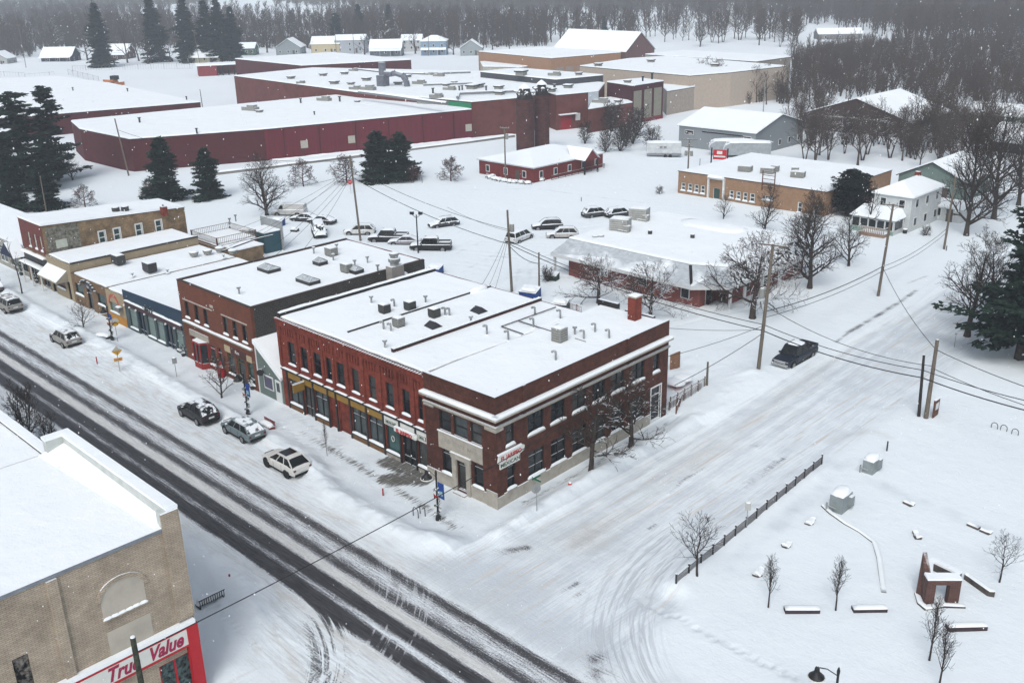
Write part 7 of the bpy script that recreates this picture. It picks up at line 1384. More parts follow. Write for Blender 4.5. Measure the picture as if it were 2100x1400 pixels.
# park fence
a=G(1386,1208);b=G(1684,958); t=thing('park_fence','long dark metal picket fence beside the side street in the park','fence',tuple((a+b)/2)); N=14; d=(b-a)
for i in range(N+1): mb=MB(); p=a+d*i/N; mb.cbox(p-Vector((0,0,.1)),.1,.1,1.25,.05); mb.m=1; mb.cbox(p+Vector((0,0,1.151)),.1,.1,.05,.05); build(mb,'fence_post',[black_metal,snow],t)
for i in range(N):
    mb=MB(); p=a+d*i/N;q=a+d*(i+1)/N; mb.cyl(p+Vector((0,0,.98)),q+Vector((0,0,.98)),.035,n=4); mb.cyl(p+Vector((0,0,.12)),q+Vector((0,0,.12)),.025,n=4)
    for k in range(1,12): w_=p.lerp(q,k/12); mb.cyl(w_+Vector((0,0,.1)),w_+Vector((0,0,.97)),.02,n=4)
    build(mb,'fence_panel',mat('fence_brown',(.05,.035,.03),.6,snow=(.9,.2,4)),t)
# park walls and benches
stone_d=mat('dark_stone',(.085,.07,.062),.9,var=.35,vs=2,snow=(.8,.2,3)); plank=mat('dark_plank',(.045,.03,.035),.8,snow=(.8,.2,3)); pbrick=mat('monument_brick',(.10,.045,.035),.85,brick=dict(c2=(.07,.03,.028),m=(.13,.09,.075)),var=.2,snow=(.7,.1,3))
def wallrun(label,pts,th,h_,name='low_wall',mt=stone_d,cat='wall',group=None,cap=.26):
    P=[G(x,y) for x,y in pts]; c=sum(P,Vector())/len(P); t=thing(name,label,cat,(c.x,c.y,0),group); mb=MB(); k=MB()
    for p,q in zip(P[:-1],P[1:]):
        d=(q-p).normalized(); n=Vector((-d.y,d.x,0))*th; p0=p-d*.0; mb.prism([tuple(p0)[:2],tuple(q)[:2],tuple(q+n)[:2],tuple(p0+n)[:2]],-.05,h_); L_=(q-p).length
        if p is P[0]: pl_=[]
        if not pl_: pl_.append(p+n/2+Vector((0,0,h_-.02)))
        pl_.append(q+n/2+Vector((0,0,h_-.02)))
    k.strip(pl_,th*.94,cap,rng,.3); build(mb,'wall',mt,t); build(k,'snow_cap',snow,t,smooth=True)
wallrun('long curving low stone wall topped with snow through the middle of the park',((1683,1042),(1700,1058),(1730,1080),(1760,1097),(1788,1118),(1797,1150),(1802,1190),(1806,1220)),.32,.28,cap=.10)
for pts,lb in ((((1610,1264),(1681,1264)),'leftmost of the long dark backless benches near the bottom of the park'),(((1750,1263),(1819,1262)),'long dark backless bench in the middle of the bottom row in the park'),(((1944,1300),(2024,1298)),'long dark backless bench below the brick monument')): wallrun(lb,pts,.5,.46,'park_bench',plank,'bench','long backless benches',.11)
for pts,lb in ((((1650,1078),(1659,1084),(1672,1071)),'small snow-filled stone block farthest up the row beside the park path'),(((1601,1124),(1613,1131),(1623,1121)),'small snow-filled stone block in the middle of the row beside the path'),(((1545,1183),(1553,1190),(1568,1173)),'small snow-filled stone block beside the narrow young tree'),(((1870,1096),(1876,1110),(1890,1110)),'small angled stone block above the brick monument'),(((1850,1036),(1866,1044),(1876,1040)),'small stone block near the path beyond the monument'),(((1981,1082),(2004,1092)),'left of two stone blocks side by side near the rounded young tree'),(((2007,1094),(2026,1102),(2034,1099)),'right of two stone blocks side by side near the rounded young tree')): wallrun(lb,pts,.38,.36,'stone_block',stone_d,'stone block','snow-capped stone blocks',.09)
wallrun('low curved stone plinth in front of the brick monument',((1874,1222),(1880,1243),(1895,1256),(1935,1251),(1979,1253)),.35,.32,cap=.09)
wallrun('slanting low stone wall running down from the brick monument',((1975,1193),(2024,1228),(2038,1230)),.35,.6,cap=.09)
M=thing('brick_monument','brick gateway monument with a square opening, a sharp pointed end and a snowy roof slab','monument',tuple(G(1935,1225)))
zt=1.95; fl=G(1903,1190,zt); fr_=G(1973,1190,zt); d=(fr_-fl); d.z=0; L_=d.length; d.normalize(); n=Vector((-d.y,d.x,0))
def mon(t0,t1,s0,s1,z0,z1): p=fl+d*t0;q=fl+d*t1; mb.prism([tuple(p+n*s0)[:2],tuple(q+n*s0)[:2],tuple(q+n*s1)[:2],tuple(p+n*s1)[:2]],z0,z1)
mb=MB(); mon(0,L_*.27,0,.5,-.1,zt); mon(L_*.68,L_,0,.5,-.1,zt); mon(L_*.27,L_*.68,0,.5,1.62,zt); build(mb,'gateway',pbrick,M)
mb=MB(); pk=G(1891,1143,2.6); bl_=fl-d*.22+n*.95; 
p0=fl+n*.6; p1=bl_; mb.add([(p0.x,p0.y,-.1),(p1.x,p1.y,-.1),(p0.x,p0.y,zt),(pk.x,pk.y,3.0),(p0.x+.35,p0.y+.2,-.1),(p1.x+.35,p1.y+.2,-.1),(p0.x+.35,p0.y+.2,zt),(pk.x+.2,pk.y+.15,3.0)],[(0,1,3,2),(4,6,7,5),(0,4,5,1),(1,5,7,3),(3,7,6,2),(0,2,6,4)]); build(mb,'pointed_wing',pbrick,M)
q0=fr_+n*.6; q1=G(1902,1148,zt); q2=G(1940,1182,zt)
mb=MB(); a_=G(1904,1150,zt); b_=fr_+n*.55; dd=(b_-a_).normalized(); nn=Vector((-dd.y,dd.x,0)); mb.prism([tuple(a_)[:2],tuple(b_)[:2],tuple(b_+nn*.4)[:2],tuple(a_+nn*.4)[:2]],1.45,zt); build(mb,'rear_beam',stone_d,M)
mb=MB(); mb.prism([tuple(fl)[:2],tuple(fr_)[:2],tuple(fr_+n*.65)[:2],tuple(fl+n*.65)[:2]],zt,zt+.14); mb.prism([tuple(a_)[:2],tuple(b_)[:2],tuple(b_+nn*.42)[:2],tuple(a_+nn*.42)[:2]],zt+.002,zt+.13); a2=fl+n*.6; dd2=(a_-a2).normalized(); n2=Vector((-dd2.y,dd2.x,0)); mb.prism([tuple(a2)[:2],tuple(a2-n2*.45)[:2],tuple(a_-n2*.3)[:2],tuple(a_)[:2]],zt+.004,zt+.135); build(mb,'roof_snow',snow2,M)
# yard behind the corner building: patio rail, tables, wooden fences
Y=thing('patio_railing','brown and white patio railing behind the corner building','fence',(-44,69,0)); a=Vector((-46.6,66.8,0)); b=G(1447,795)
def rail(parent,a,b,h_,mt,n_=20,nm='railing'):
    mb=MB(); mb.cyl(a+Vector((0,0,h_)),b+Vector((0,0,h_)),.04,n=4); mb.cyl(a+Vector((0,0,.15)),b+Vector((0,0,.15)),.03,n=4)
    for i in range(n_+1): w_=a.lerp(b,i/n_); mb.cyl(w_,w_+Vector((0,0,h_ if i%5 else h_+.15)),.02 if i%5 else .06,n=4)
    build(mb,nm,mt,parent)
rail(Y,a,b,1.1,mat('rail_mix',(.16,.12,.10),.7,snow=(.8,.2,4)),26); rail(Y,Vector((-46.3,66.2,0)),G(1437,803),.9,mat('rail_mix',(0,0,0)),22); rail(Y,Vector((-45.4,66.0,0)),G(1396,830),.9,wood_brown,8)
mb=MB(); p=G(1373,765); q=G(1391,757); mb.prism([tuple(p)[:2],tuple(q)[:2],tuple(q+Vector((.1,.1,0)))[:2],tuple(p+Vector((.1,.1,0)))[:2]],0,1.9); build(mb,'screen_panel',mat('cedar',(.22,.11,.06),.8),Y)
for x,y,lb in ((1400,790,'snow-heaped round patio table nearest the railing'),(1385,800,'snow-heaped patio table beside the rear door')): p=G(x,y); t=thing('patio_table',lb,'table',tuple(p)); mb=MB(); mb.lathe(p,[(.7,.68),(.7,.73)],14); mb.cyl(p,p+Vector((0,0,.68)),.05); build(mb,'table',sr,t); mb=MB(); mb.lump(p+Vector((0,0,.73)),1.7,1.5,.32,rng,12); build(mb,'table_snow',snow,t,smooth=True)
# rear lot odds: fences
W_=thing('yard_fence','low dark wooden yard fence behind the red brick block','fence',tuple(G(1010,610))); rail(W_,G(1168,640),G(1192,648),1.1,wood_brown,8); rail(W_,G(935,585),G(1000,612),.8,dark_trim,10)
CF=thing('chain_link_fence','long chain-link fence closing the far side of the white factory lot','fence',tuple(G(280,165))); cl=mat('chain_link',(.16,.165,.18),.7)
rail(CF,G(141,156),G(204,172),2.6,cl,30,'fence_panel'); rail(CF,G(150,148),G(395,141),2.4,cl,46,'fence_panel'); C2=thing('chain_link_fence','chain-link fence crossing the snow at the far left before the navy cottage','fence',tuple(G(30,160))); rail(C2,G(-20,158),G(52,161),2.2,cl,12,'fence_panel'); rail(C2,G(52,161),G(112,156),1.6,cl,6,'fence_panel')
# figures and bushes on the pavement
rg=random.Random(8)
def planter(label,x,y,s=1.0,name='planter'):
    p=G(x,y); t=thing(name,label,'planter',tuple(p)); mb=MB(); mb.lathe(p,[(.22*s,0),(.3*s,.5*s),(.28*s,.5*s)],10); build(mb,'pot',black_metal,t); mb=MB()
    for i in range(260): v=Vector((rg.gauss(0,1),rg.gauss(0,1),rg.gauss(0,1))).normalized()*rg.uniform(.15,.5)*s; c=p+Vector((0,0,.95*s))+Vector((v.x,v.y,v.z*1.2)); w_=Vector((rg.uniform(-1,1),rg.uniform(-1,1),rg.uniform(-1,1))).normalized()*.12*s; mb.add([c,c+w_,c+w_.orthogonal().normalized()*.08*s],[(0,1,2)])
    build(mb,'foliage',gar,t)
planter('dark evergreen planter against the rust brick corner of the navy store',378,732,1.0); planter('dark evergreen planter by the gabled grey-green shop',520,800,1.1); planter('dark snowy planter beside the red bay window',447,760,1.2); planter('dark shrub tub outside the weathered two-storey building',47,566,1.3); planter('second dark shrub tub farther right outside the weathered building',78,582,1.1)
# seasonal yard figure
p=G(456,775); t=thing('festive_figure','waist-high red and white festive figure standing outside the brick shops','figure',tuple(p)); mb=MB(); mb.lathe(p,[(.3,0),(.42,.35),(.36,.8),(.18,1.1)],12); build(mb,'robe',rb,t,smooth=True); mb=MB(); mb.lathe(p+Vector((0,0,1.08)),[(.12,0),(.22,.15),(.2,.32),(.08,.45)],12); build(mb,'head',sw,t,smooth=True); mb=MB(); mb.lathe(p+Vector((0,0,1.45)),[(.2,0),(.12,.2),(.03,.4)],10); build(mb,'hat',rb,t)

# drifts banked against the park furniture
for x,y,w_,l in ((1715,1050,2.2,'the larger electrical cabinet'),(1780,973,1.9,'the smaller electrical cabinet'),(1935,1243,3.4,'the brick monument'),(432,1246,2.2,'the black bench'),(1552,767,1.6,'the tall crossarm pole')):
    p=G(x,y); mb=MB(); mb.lump((p.x,p.y,-.05),w_*1.3,w_*.9,.22,rng,16,.3); build(mb,'snow_drift',snow,None,smooth=True,loc=p,kind='stuff',label='low snowdrift banked against '+l,cat='snowdrift')
# ---------------------------------------------------------------- trees
def tubes(segs,sides=3):
    S=np.array(segs,dtype=np.float64); n=len(S); p0=S[:,0:3];p1=S[:,3:6];r0=S[:,6];r1=S[:,7]
    d=p1-p0; L_=np.linalg.norm(d,axis=1,keepdims=True)+1e-9; d/=L_
    ref=np.where(np.abs(d[:,2:3])<.9,np.array([[0,0,1.0]]),np.array([[1.0,0,0]])); a=np.cross(d,ref); a/=np.linalg.norm(a,axis=1,keepdims=True); b=np.cross(d,a)
    vs=[]; 
    for p,r in((p0,r0),(p1,r1)):
        for k in range(sides): t=2*math.pi*k/sides; vs.append(p+(a*math.cos(t)+b*math.sin(t))*r[:,None])
    V=np.stack(vs,1).reshape(-1,3); base=(np.arange(n)*2*sides)[:,None,None]
    F=np.array([[k,(k+1)%sides,sides+(k+1)%sides,sides+k] for k in range(sides)])[None]+base
    return V,F.reshape(-1,4)
def grow(seed,H,trunk_h,r0,spread=.75,nl=9,lv=4,up=.12,rt=.012,width=.5,clen=.62,jit=.16,kids=(6,5,4,3),lean=0,multi=1):
    rg=random.Random(seed); trunk=[]; tw=[]
    def rv(): return Vector((rg.uniform(-1,1),rg.uniform(-1,1),rg.uniform(-1,1)))
    def branch(p,d,L,r,lev):
        n=5 if lev<=1 else (3 if lev==2 else 2); nk=kids[min(lev,len(kids)-1)] if lev<lv else 0
        re=max(rt*.7,r*.35); ks=[(i+.6)/(nk+.3)*.85+.15 for i in range(nk)]; ki=0; az=rg.uniform(0,6.28)
        for i in range(n):
            d=(d+rv()*jit+Vector((0,0,up*(1+.5*lev)))).normalized(); q=p+d*(L/n); ra=max(rt,r+(re-r)*i/n); rb=max(rt*.8,r+(re-r)*(i+1)/n)
            tw.append((*p,*q,ra,rb))
            while ki<nk and ks[ki]<=(i+1)/n:
                t=ks[ki]*n-i; o=p.lerp(q,max(0,min(1,t))); az+=2.4; side=d.orthogonal().normalized(); side.rotate(__import__('mathutils').Quaternion(d,az)); ang=rg.uniform(.5,.95)
                nd=(d*math.cos(ang)+side*math.sin(ang)).normalized(); branch(o,nd,L*clen*rg.uniform(.7,1.1)*(1.15-.55*ks[ki]),max(rt,(ra*.55)),lev+1); ki+=1
            p=q
    for mi in range(multi):
        p=Vector((0,0,-.1)); d=Vector((lean,0,1)).normalized()
        if multi>1: a=mi*6.28/multi+rg.uniform(-.4,.4); p+=Vector((math.cos(a),math.sin(a),0))*r0*1.2; d=Vector((math.cos(a)*.22,math.sin(a)*.22,1)).normalized()
        n=10; az=rg.uniform(0,6)
        for i in range(n):
            d=(d+rv()*.05*(1+i*.1)).normalized(); q=p+d*(H*.93/n); f0=(i/n);f1=(i+1)/n; ra=r0*(1-f0)**.8+rt;rb=r0*(1-f1)**.8+rt
            if i==0: ra*=1.35
            trunk.append((*p,*q,ra,rb))
            z=q.z
            if z>trunk_h:
                k=max(1,round(nl/(n*(1-trunk_h/H))))
                for j in range(k):
                    az+=2.4+rg.uniform(-.3,.3); h=(z-trunk_h)/(H-trunk_h); el=spread*(1-.45*h); dd=Vector((math.cos(az)*math.sin(el),math.sin(az)*math.sin(el),math.cos(el))); L=H*width*(1-.62*h)*rg.uniform(.8,1.15)
                    branch(p.lerp(q,rg.random()),dd,L,max(rt*2,rb*.62),1)
            p=q
    return trunk,tw
TREES={}
def make_tree_mesh(key,mt,sides=(6,3),**kw):
    tr,tw=grow(**kw); v,f=tubes(tr,sides[0]); a=mesh_np(key+'_trunk',v,f,mt); v,f=tubes(tw,sides[1]); b=mesh_np(key+'_crown',v,f,mt); TREES[key]=(a,b,kw['H'],len(tw)); return a,b
make_tree_mesh('round1',bark,seed=3,H=10,trunk_h=1.7,r0=.26,spread=1.0,nl=20,width=.46,up=.035,rt=.013,kids=(7,6,5,3))
make_tree_mesh('round2',bark,seed=9,H=10,trunk_h=1.6,r0=.26,spread=.95,nl=20,width=.46,up=.045,rt=.013,kids=(7,6,5,3))
make_tree_mesh('big1',bark,seed=21,H=14,trunk_h=2.2,r0=.38,spread=1.0,nl=22,width=.46,up=.035,rt=.016,kids=(8,7,5,3))
make_tree_mesh('vase',bark,seed=5,H=5,trunk_h=.8,r0=.10,spread=.75,nl=18,width=.55,up=.05,rt=.010,kids=(6,5,4,3),lv=3)
make_tree_mesh('vase2',bark,seed=15,H=5,trunk_h=.8,r0=.10,spread=1.1,nl=18,width=.55,up=.04,rt=.010,kids=(6,5,4,3),lv=3)
make_tree_mesh('columnar',bark,seed=6,H=5,trunk_h=1.3,r0=.07,spread=.42,nl=20,width=.40,up=.10,rt=.010,kids=(5,4,3,3),lv=3)
make_tree_mesh('young',bark,seed=8,H=5,trunk_h=1.3,r0=.07,spread=.95,nl=18,width=.46,up=.05,rt=.010,kids=(5,5,3,3),lv=3)
make_tree_mesh('sparse',bark,seed=31,H=6,trunk_h=1.6,r0=.07,spread=.7,nl=9,width=.3,up=.08,rt=.012,kids=(3,2,2),lv=2)
make_tree_mesh('apple1',bark_snowy,seed=12,H=6,trunk_h=1.2,r0=.26,spread=1.3,nl=16,width=.72,up=.0,rt=.012,jit=.34,kids=(8,7,5,3))
make_tree_mesh('apple2',bark_snowy,seed=44,H=6,trunk_h=1.4,r0=.26,spread=1.2,nl=16,width=.70,up=.01,rt=.012,jit=.34,kids=(8,7,5,3))
make_tree_mesh('pruned',bark,seed=17,H=7,trunk_h=1.3,r0=.17,spread=1.15,nl=13,width=.42,up=.05,rt=.018,jit=.3,kids=(5,5,4),lv=3)
make_tree_mesh('pruned2',bark,seed=18,H=7,trunk_h=1.7,r0=.20,spread=1.05,nl=12,width=.58,up=.05,rt=.012,jit=.2,kids=(6,6,5,2))
make_tree_mesh('crab',bark_red,seed=23,H=5,trunk_h=1.1,r0=.18,spread=1.3,nl=15,width=.75,up=.02,rt=.022,jit=.35,kids=(7,6,5,3))
make_tree_mesh('shrub',bark,seed=25,H=5,trunk_h=.3,r0=.08,spread=.9,nl=12,width=.55,up=.03,rt=.022,kids=(6,5,4),lv=3,multi=4)
make_tree_mesh('snag',bark_snowy,seed=27,H=15,trunk_h=3.5,r0=.5,spread=1.1,nl=10,width=.55,up=.05,rt=.06,jit=.28,kids=(5,4,3),lv=3)
FV=[]
for i,(sd,sp,wd,H_) in enumerate(((51,.85,.42,14),(52,.95,.44,13),(53,.75,.38,15),(54,1.0,.46,12),(55,1.05,.46,11))):
    make_tree_mesh('forest%d'%i,bark_wood if i in (0,1,3,4) else bark_snowy,sides=(4,3),seed=sd,H=H_,trunk_h=H_*.18,r0=.2,spread=sp,nl=15,width=wd,up=.05,rt=.028,kids=(6,5,3,2),lv=3,multi=1 if i%2 else 2,jit=.22); FV.append('forest%d'%i)
def place_tree(key,name,label,loc,H,group=None,rz=0,wide=1.0,cat='tree',mt=None):
    a,b,H0,_=TREES[key]; t=thing(name,label,cat,tuple(loc),group,rz,local=True); s=H/H0; t.scale=(s*wide,s*wide,s)
    for nm,me in (('trunk',a),('crown',b)):
        o=bpy.data.objects.new(nm,me); sc.collection.objects.link(o); o.parent=t
    return t
def TR(key,x,y,ytop,label,name='bare_tree',group=None,rz=None,wide=1.0,hs=1.0,cat='tree'):
    p=G(x,y); H=HGT(x,y,ytop)*hs; return place_tree(key,name,label,p,H,group,rz if rz is not None else (x*7.3+y)%6.28,wide,cat)
TR('vase',455,818,738,'small vase-shaped bare street tree in front of the brick shops and the black crossover','street_tree',wide=1.25)
TR('vase2',173,678,618,'small spreading bare street tree outside the tan brick bar','street_tree',wide=1.15)
TR('sparse',46,605,490,'thin sparse street tree near the left edge of the street','street_tree')
TR('columnar',671,937,868,'thin twiggy sapling on the wide pavement beyond the three parked cars','sapling',wide=.5)
TR('pruned',1211,976,800,'knobbly pruned street tree with snow on its stub branches beside the corner building','street_tree',wide=1.3)
TR('pruned2',1294,922,785,'spreading street tree farther along the wall of the corner building','street_tree',wide=1.35)
TR('young',1430,1190,1065,'bare young tree standing at the near end of the park fence','park_tree',wide=1.35)
TR('columnar',1575,1250,1148,'narrow upright sapling beside a small stone block in the park','park_tree')
TR('columnar',1713,1257,1150,'narrow upright sapling between the two long park benches','park_tree',rz=2)
TR('young',2048,1198,1098,'rounded bare young tree at the right edge of the park','park_tree',rz=1,wide=1.15)
TR('columnar',1905,1360,1236,'tall narrow sapling just below the brick monument','park_tree',rz=4)
TR('columnar',1924,1418,1290,'narrow sapling cut by the bottom edge in front of its taller twin','park_tree',rz=5)
TR('apple1',1227,625,536,'snow-crusted twisted ornamental tree left of its neighbour along the office wall','ornamental_tree',wide=1.15)
TR('apple2',1334,657,552,'snow-crusted twisted ornamental tree in front of the office corner, behind the chimney','ornamental_tree',wide=1.0)
TR('apple2',1543,657,500,'broad twiggy tree behind the tall crosswise utility pole','ornamental_tree',rz=2.2,wide=.95)
TR('big1',1660,594,412,'large rounded bare tree on the lawn right of the office','lawn_tree')
TR('round1',1740,548,440,'medium bare tree just behind the large rounded one on the lawn','lawn_tree')
TR('round2',1567,484,388,'bare tree in front of the roof ladder of the tan building','lawn_tree',wide=1.0)
TR('vase',1483,452,402,'small vase-shaped bare tree near the tan building entry','lawn_tree',wide=1.2)
TR('round2',1650,500,400,'bare tree in front of the right windows of the tan building','lawn_tree',rz=3)
TR('snag',1778,478,385,'crooked snow-laden tree reaching in front of the dark evergreen by the white house','snowy_tree',wide=.8)
TR('round1',1983,690,492,'neat rounded bare tree left of the big conifer at the right edge','lawn_tree',rz=2,wide=1.05)
TR('round2',2030,660,500,'bare tree half hidden behind the big right-hand conifer','lawn_tree',rz=5)
TR('big1',1981,486,255,'tall many-branched bare tree beside the upper side street','lawn_tree',rz=3.5,wide=.85)
TR('big1',2037,452,225,'tall thick-trunked bare tree at the upper right beside the side street','lawn_tree',rz=1.5,wide=.85)
TR('round2',2088,424,255,'bare tree at the right edge in line with two taller ones','lawn_tree',rz=.5)
TR('big1',548,445,328,'large rounded bare tree at the left side of the car park','lawn_tree',rz=2.5,wide=1.2)
TR('crab',623,385,337,'small reddish ornamental tree right of the large rounded one','ornamental_tree',wide=.9)
TR('crab',925,374,331,'low reddish spreading tree alone on the snow left of the hipped office','ornamental_tree',rz=2,wide=1.1)
TR('crab',712,378,328,'reddish spreading tree at the left flank of the dark conifer pair','ornamental_tree',rz=4)
TR('crab',848,376,345,'small reddish tree at the right flank of the dark conifer pair','ornamental_tree',rz=1)
TR('crab',176,428,388,'small bare ornamental tree left of the conifers near the old building','ornamental_tree',rz=3)
TR('crab',308,412,376,'tiny reddish tree at the foot of the left conifers','ornamental_tree',rz=5)
TR('vase',150,372,325,'multi-stemmed bare tree beneath the tall left pines','bare_tree',wide=1.6)
TR('shrub',60,905,800,'leafless scrub poking up behind the snowy roof at the lower left','scrub',wide=.7)
TR('shrub',105,925,850,'second clump of leafless scrub behind the snowy roof at the lower left','scrub',wide=.6,rz=2)
TR('shrub',1897,486,464,'round leafless bush on the lawn of the white house','bush',cat='bush',wide=1.2)
TR('shrub',1123,580,548,'dark leafless bush beside the green utility box','bush',cat='bush',wide=1.1,rz=1)
TR('shrub',1352,400,383,'dark round bush alone on the snow beside the tan building','bush',cat='bush',wide=1.3,rz=4)
TR('shrub',1452,628,598,'leafless shrub at the office entrance, left of two','bush',cat='bush',rz=4); TR('shrub',1480,624,598,'leafless shrub at the office entrance, right of two','bush',cat='bush',rz=2)
# conifers: trunk plus needle-covered boughs
def conifer(key,seed,H,rad,bare,whorl,per,droop,gap=0.0,dens=1.0,mt=needles,top=.0,leaf=.42,ex=.8,tier=0):
    rg=random.Random(seed); tr=[]; vs=[]; fs=[]
    n=8
    for i in range(n): tr.append((0,0,H*.97*i/n-.1*(i==0),0,0,H*.97*(i+1)/n,rad*.055*(1-i/n)+.03,rad*.055*(1-(i+1)/n)+.03))
    z=bare
    while z<H*.985:
        h=(z-bare)/(H-bare); R0=rad*(1-h)**ex*(.85+.15*math.sin(h*9+seed))*(1-tier*(.5+.5*math.sin(z*2.6+seed))) if top==0 else rad*math.sqrt(max(0,1-((h-top)/(1-top if h>top else top+.35))**2))
        k=max(3,int(per*(1-.4*h)))
        for j in range(k):
            if rg.random()<gap: continue
            a=rg.uniform(0,6.283); L_=R0*rg.uniform(.55,1.18)*(.85+.22*math.sin(2.3*a+z*1.1+seed))+.15; el=droop*(1-h*1.6)+rg.uniform(-.12,.12); p=Vector((0,0,z+rg.uniform(-.2,.2)*whorl)); d=Vector((math.cos(a)*math.cos(el),math.sin(a)*math.cos(el),-math.sin(el)))
            q=p+d*L_; tr.append((*p,*q,.05,.012))
            m_=max(2,int(L_*6.5*dens))
            for i in range(m_):
                s=(i+1)/m_; 
                if s<.18: continue
                c=p+d*L_*s+Vector((0,0,L_*.10*s*s)); wdt=(.3+.75*s*(1.15-s))*min(1.9,L_*.55)
                for e in range(4):
                    o=Vector((-d.y,d.x,0))*rg.uniform(-1,1)*wdt+Vector((0,0,rg.uniform(-.12,.1))); u=Vector((rg.uniform(-1,1),rg.uniform(-1,1),rg.uniform(-.5,.25)))+d*.9; u=u.normalized()*leaf*rg.uniform(.7,1.4); w_=u.cross(Vector((rg.uniform(-.5,.5),rg.uniform(-.5,.5),1))).normalized()*leaf*.42; b=len(vs); cc=c+o; vs.extend([cc-w_,cc+w_,cc+u*.9+w_*.4,cc+u*.9-w_*.4]); fs.append((b,b+1,b+2,b+3))
        z+=whorl*(1-.35*h)
    v,f=tubes(tr,4); a=mesh_np(key+'_trunk',v,f,bark); b=mesh_np(key+'_crown',np.array([tuple(q) for q in vs]),np.array(fs),mt); TREES[key]=(a,b,H,len(fs))
conifer('pine1',1,12,4.4,.7,.38,11,.05,dens=1.0,gap=.1,leaf=.5,ex=.6,tier=.25); conifer('pine2',2,12,4.2,.5,.38,11,.08,dens=1.0,gap=.12,leaf=.5,ex=.6,tier=.25); conifer('spruce1',3,22,5.0,1.6,.55,10,.35,dens=.7,leaf=.75); conifer('spruce2',4,20,4.6,1.2,.55,10,.3,dens=.7,leaf=.75)
conifer('white_pine',5,18,6.6,1.5,.6,8,-.08,gap=.22,dens=1.0,leaf=.62,ex=.5,tier=.5); conifer('white_pine2',7,18,6.2,1.5,.6,8,-.05,gap=.22,dens=1.0,leaf=.62,ex=.5,tier=.5); conifer('broad',6,16,7.0,2.4,.48,11,.14,gap=.18,dens=1.0,leaf=.5,ex=.65,tier=.35)
conifer('yew',8,8,3.1,.2,.30,13,-.5,dens=1.3,top=.35,leaf=.3,mt=mat('yew_needles',(.010,.016,.012),.9,var=.4,vs=1.5,snow=(1.5,.4,1.5),spec=.1))
TR('pine1',343,412,280,'dense dark pine, larger left one of the pair in front of the maroon wall','conifer',cat='conifer',wide=1.15); TR('pine2',430,409,302,'dense dark pine, smaller right one of the pair in front of the maroon wall','conifer',cat='conifer',wide=1.2)
TR('pine2',778,372,268,'left tree of the dark conifer pair in the middle of the view','conifer',cat='conifer',wide=1.6); TR('pine1',822,370,271,'right tree of the dark conifer pair in the middle of the view','conifer',cat='conifer',wide=1.45,rz=3)
TR('white_pine',60,395,182,'ragged tall pine with open tiers at the left edge','conifer',cat='conifer',wide=1.45); TR('white_pine2',120,372,170,'ragged tall pine with a thin bent top, just right of its neighbour','conifer',cat='conifer',wide=1.15,rz=2); TR('white_pine2',5,380,215,'ragged pine cut by the left edge of the view','conifer',cat='conifer',rz=4)
TR('pine1',30,432,318,'lower bushy pine at the left edge behind the grey shop','conifer',cat='conifer',rz=1,wide=1.3); TR('pine2',98,430,325,'lower bushy pine right of its neighbour, behind the old building','conifer',cat='conifer',rz=2,wide=1.3)
TR('broad',2088,742,405,'big conifer with layered boughs and a thick trunk at the right edge','conifer',cat='conifer',wide=1.08); TR('broad',2165,700,330,'very large conifer mostly beyond the right edge','conifer',cat='conifer',rz=2)
TR('yew',1742,445,345,'dark dense rounded evergreen between the tan building and the white house','evergreen_tree',cat='evergreen',wide=1.1)
for i,(x,y,yt,lb,k) in enumerate(((212,140,6,'tall dark spruce leftmost of the group behind the lot fence','spruce1'),(322,128,-14,'tall spruce second from the left behind the lot fence','spruce2'),(388,128,-6,'tall spruce standing left of the close pair behind the red shed','spruce1'),(430,126,2,'tall spruce in the middle of the dense clump above the red shed','spruce2'),(455,127,-2,'tall spruce just right of the middle of the dense clump above the red shed','spruce1'),(482,124,14,'rightmost tall spruce of the dense clump above the red shed','spruce2'),(692,98,25,'broad dark pine above the pale grey house','white_pine'),(1238,78,34,'dark spruce above the brown gabled warehouse','spruce2'),(1188,86,52,'small dark spruce left of the brown gabled warehouse','spruce1'),(1272,76,42,'second dark spruce above the brown gabled warehouse','spruce2'),(738,88,8,'dark broad conifer in the woods above the far houses','spruce1'),(800,82,10,'second dark conifer in the woods above the far houses','spruce2'),(900,92,44,'slim dark conifer in the woods right of the blue house','spruce1'))): TR(k,x,y,yt,lb,'conifer',cat='conifer',rz=i,wide=1.25)
TR('snag',792,112,47,'big snow-laden oak in front of the slate cottage','snowy_tree',rz=1,wide=1.5); TR('snag',852,110,52,'snow-laden bare tree left of the blue house','snowy_tree',rz=3,wide=.8); TR('snag',990,110,66,'snow-laden forked tree right of the small far cottage','snowy_tree',rz=5,wide=.9); TR('snag',1045,102,72,'pale snow-laden forked tree above the tan warehouse','snowy_tree',rz=2,wide=1.1)
TR('snag',215,138,20,'snow-laden tree with hanging boughs by the brown cottage','snowy_tree',rz=2.5,wide=.9); TR('snag',304,132,84,'small snow-laden forked tree before the spruces','snowy_tree',rz=.5,wide=1.3); TR('snag',262,130,50,'snow-laden slender tree right of the brown cottage','snowy_tree',rz=4,wide=.6)
for i,(x,y,yt) in enumerate(((30,120,92),(180,126,70),(285,126,78),(350,128,90),(520,110,72),(548,108,60),(612,108,66),(640,110,80),(748,112,70),(765,110,78),(815,112,66),(868,108,84),(905,112,82),(930,112,70),(975,106,76),(1010,102,64))): TR('snag',x,y,yt,'snow-streaked bare tree standing close to the far row of houses','snowy_tree',group='snow-streaked trees by the far houses',rz=i*1.3,wide=1.0)
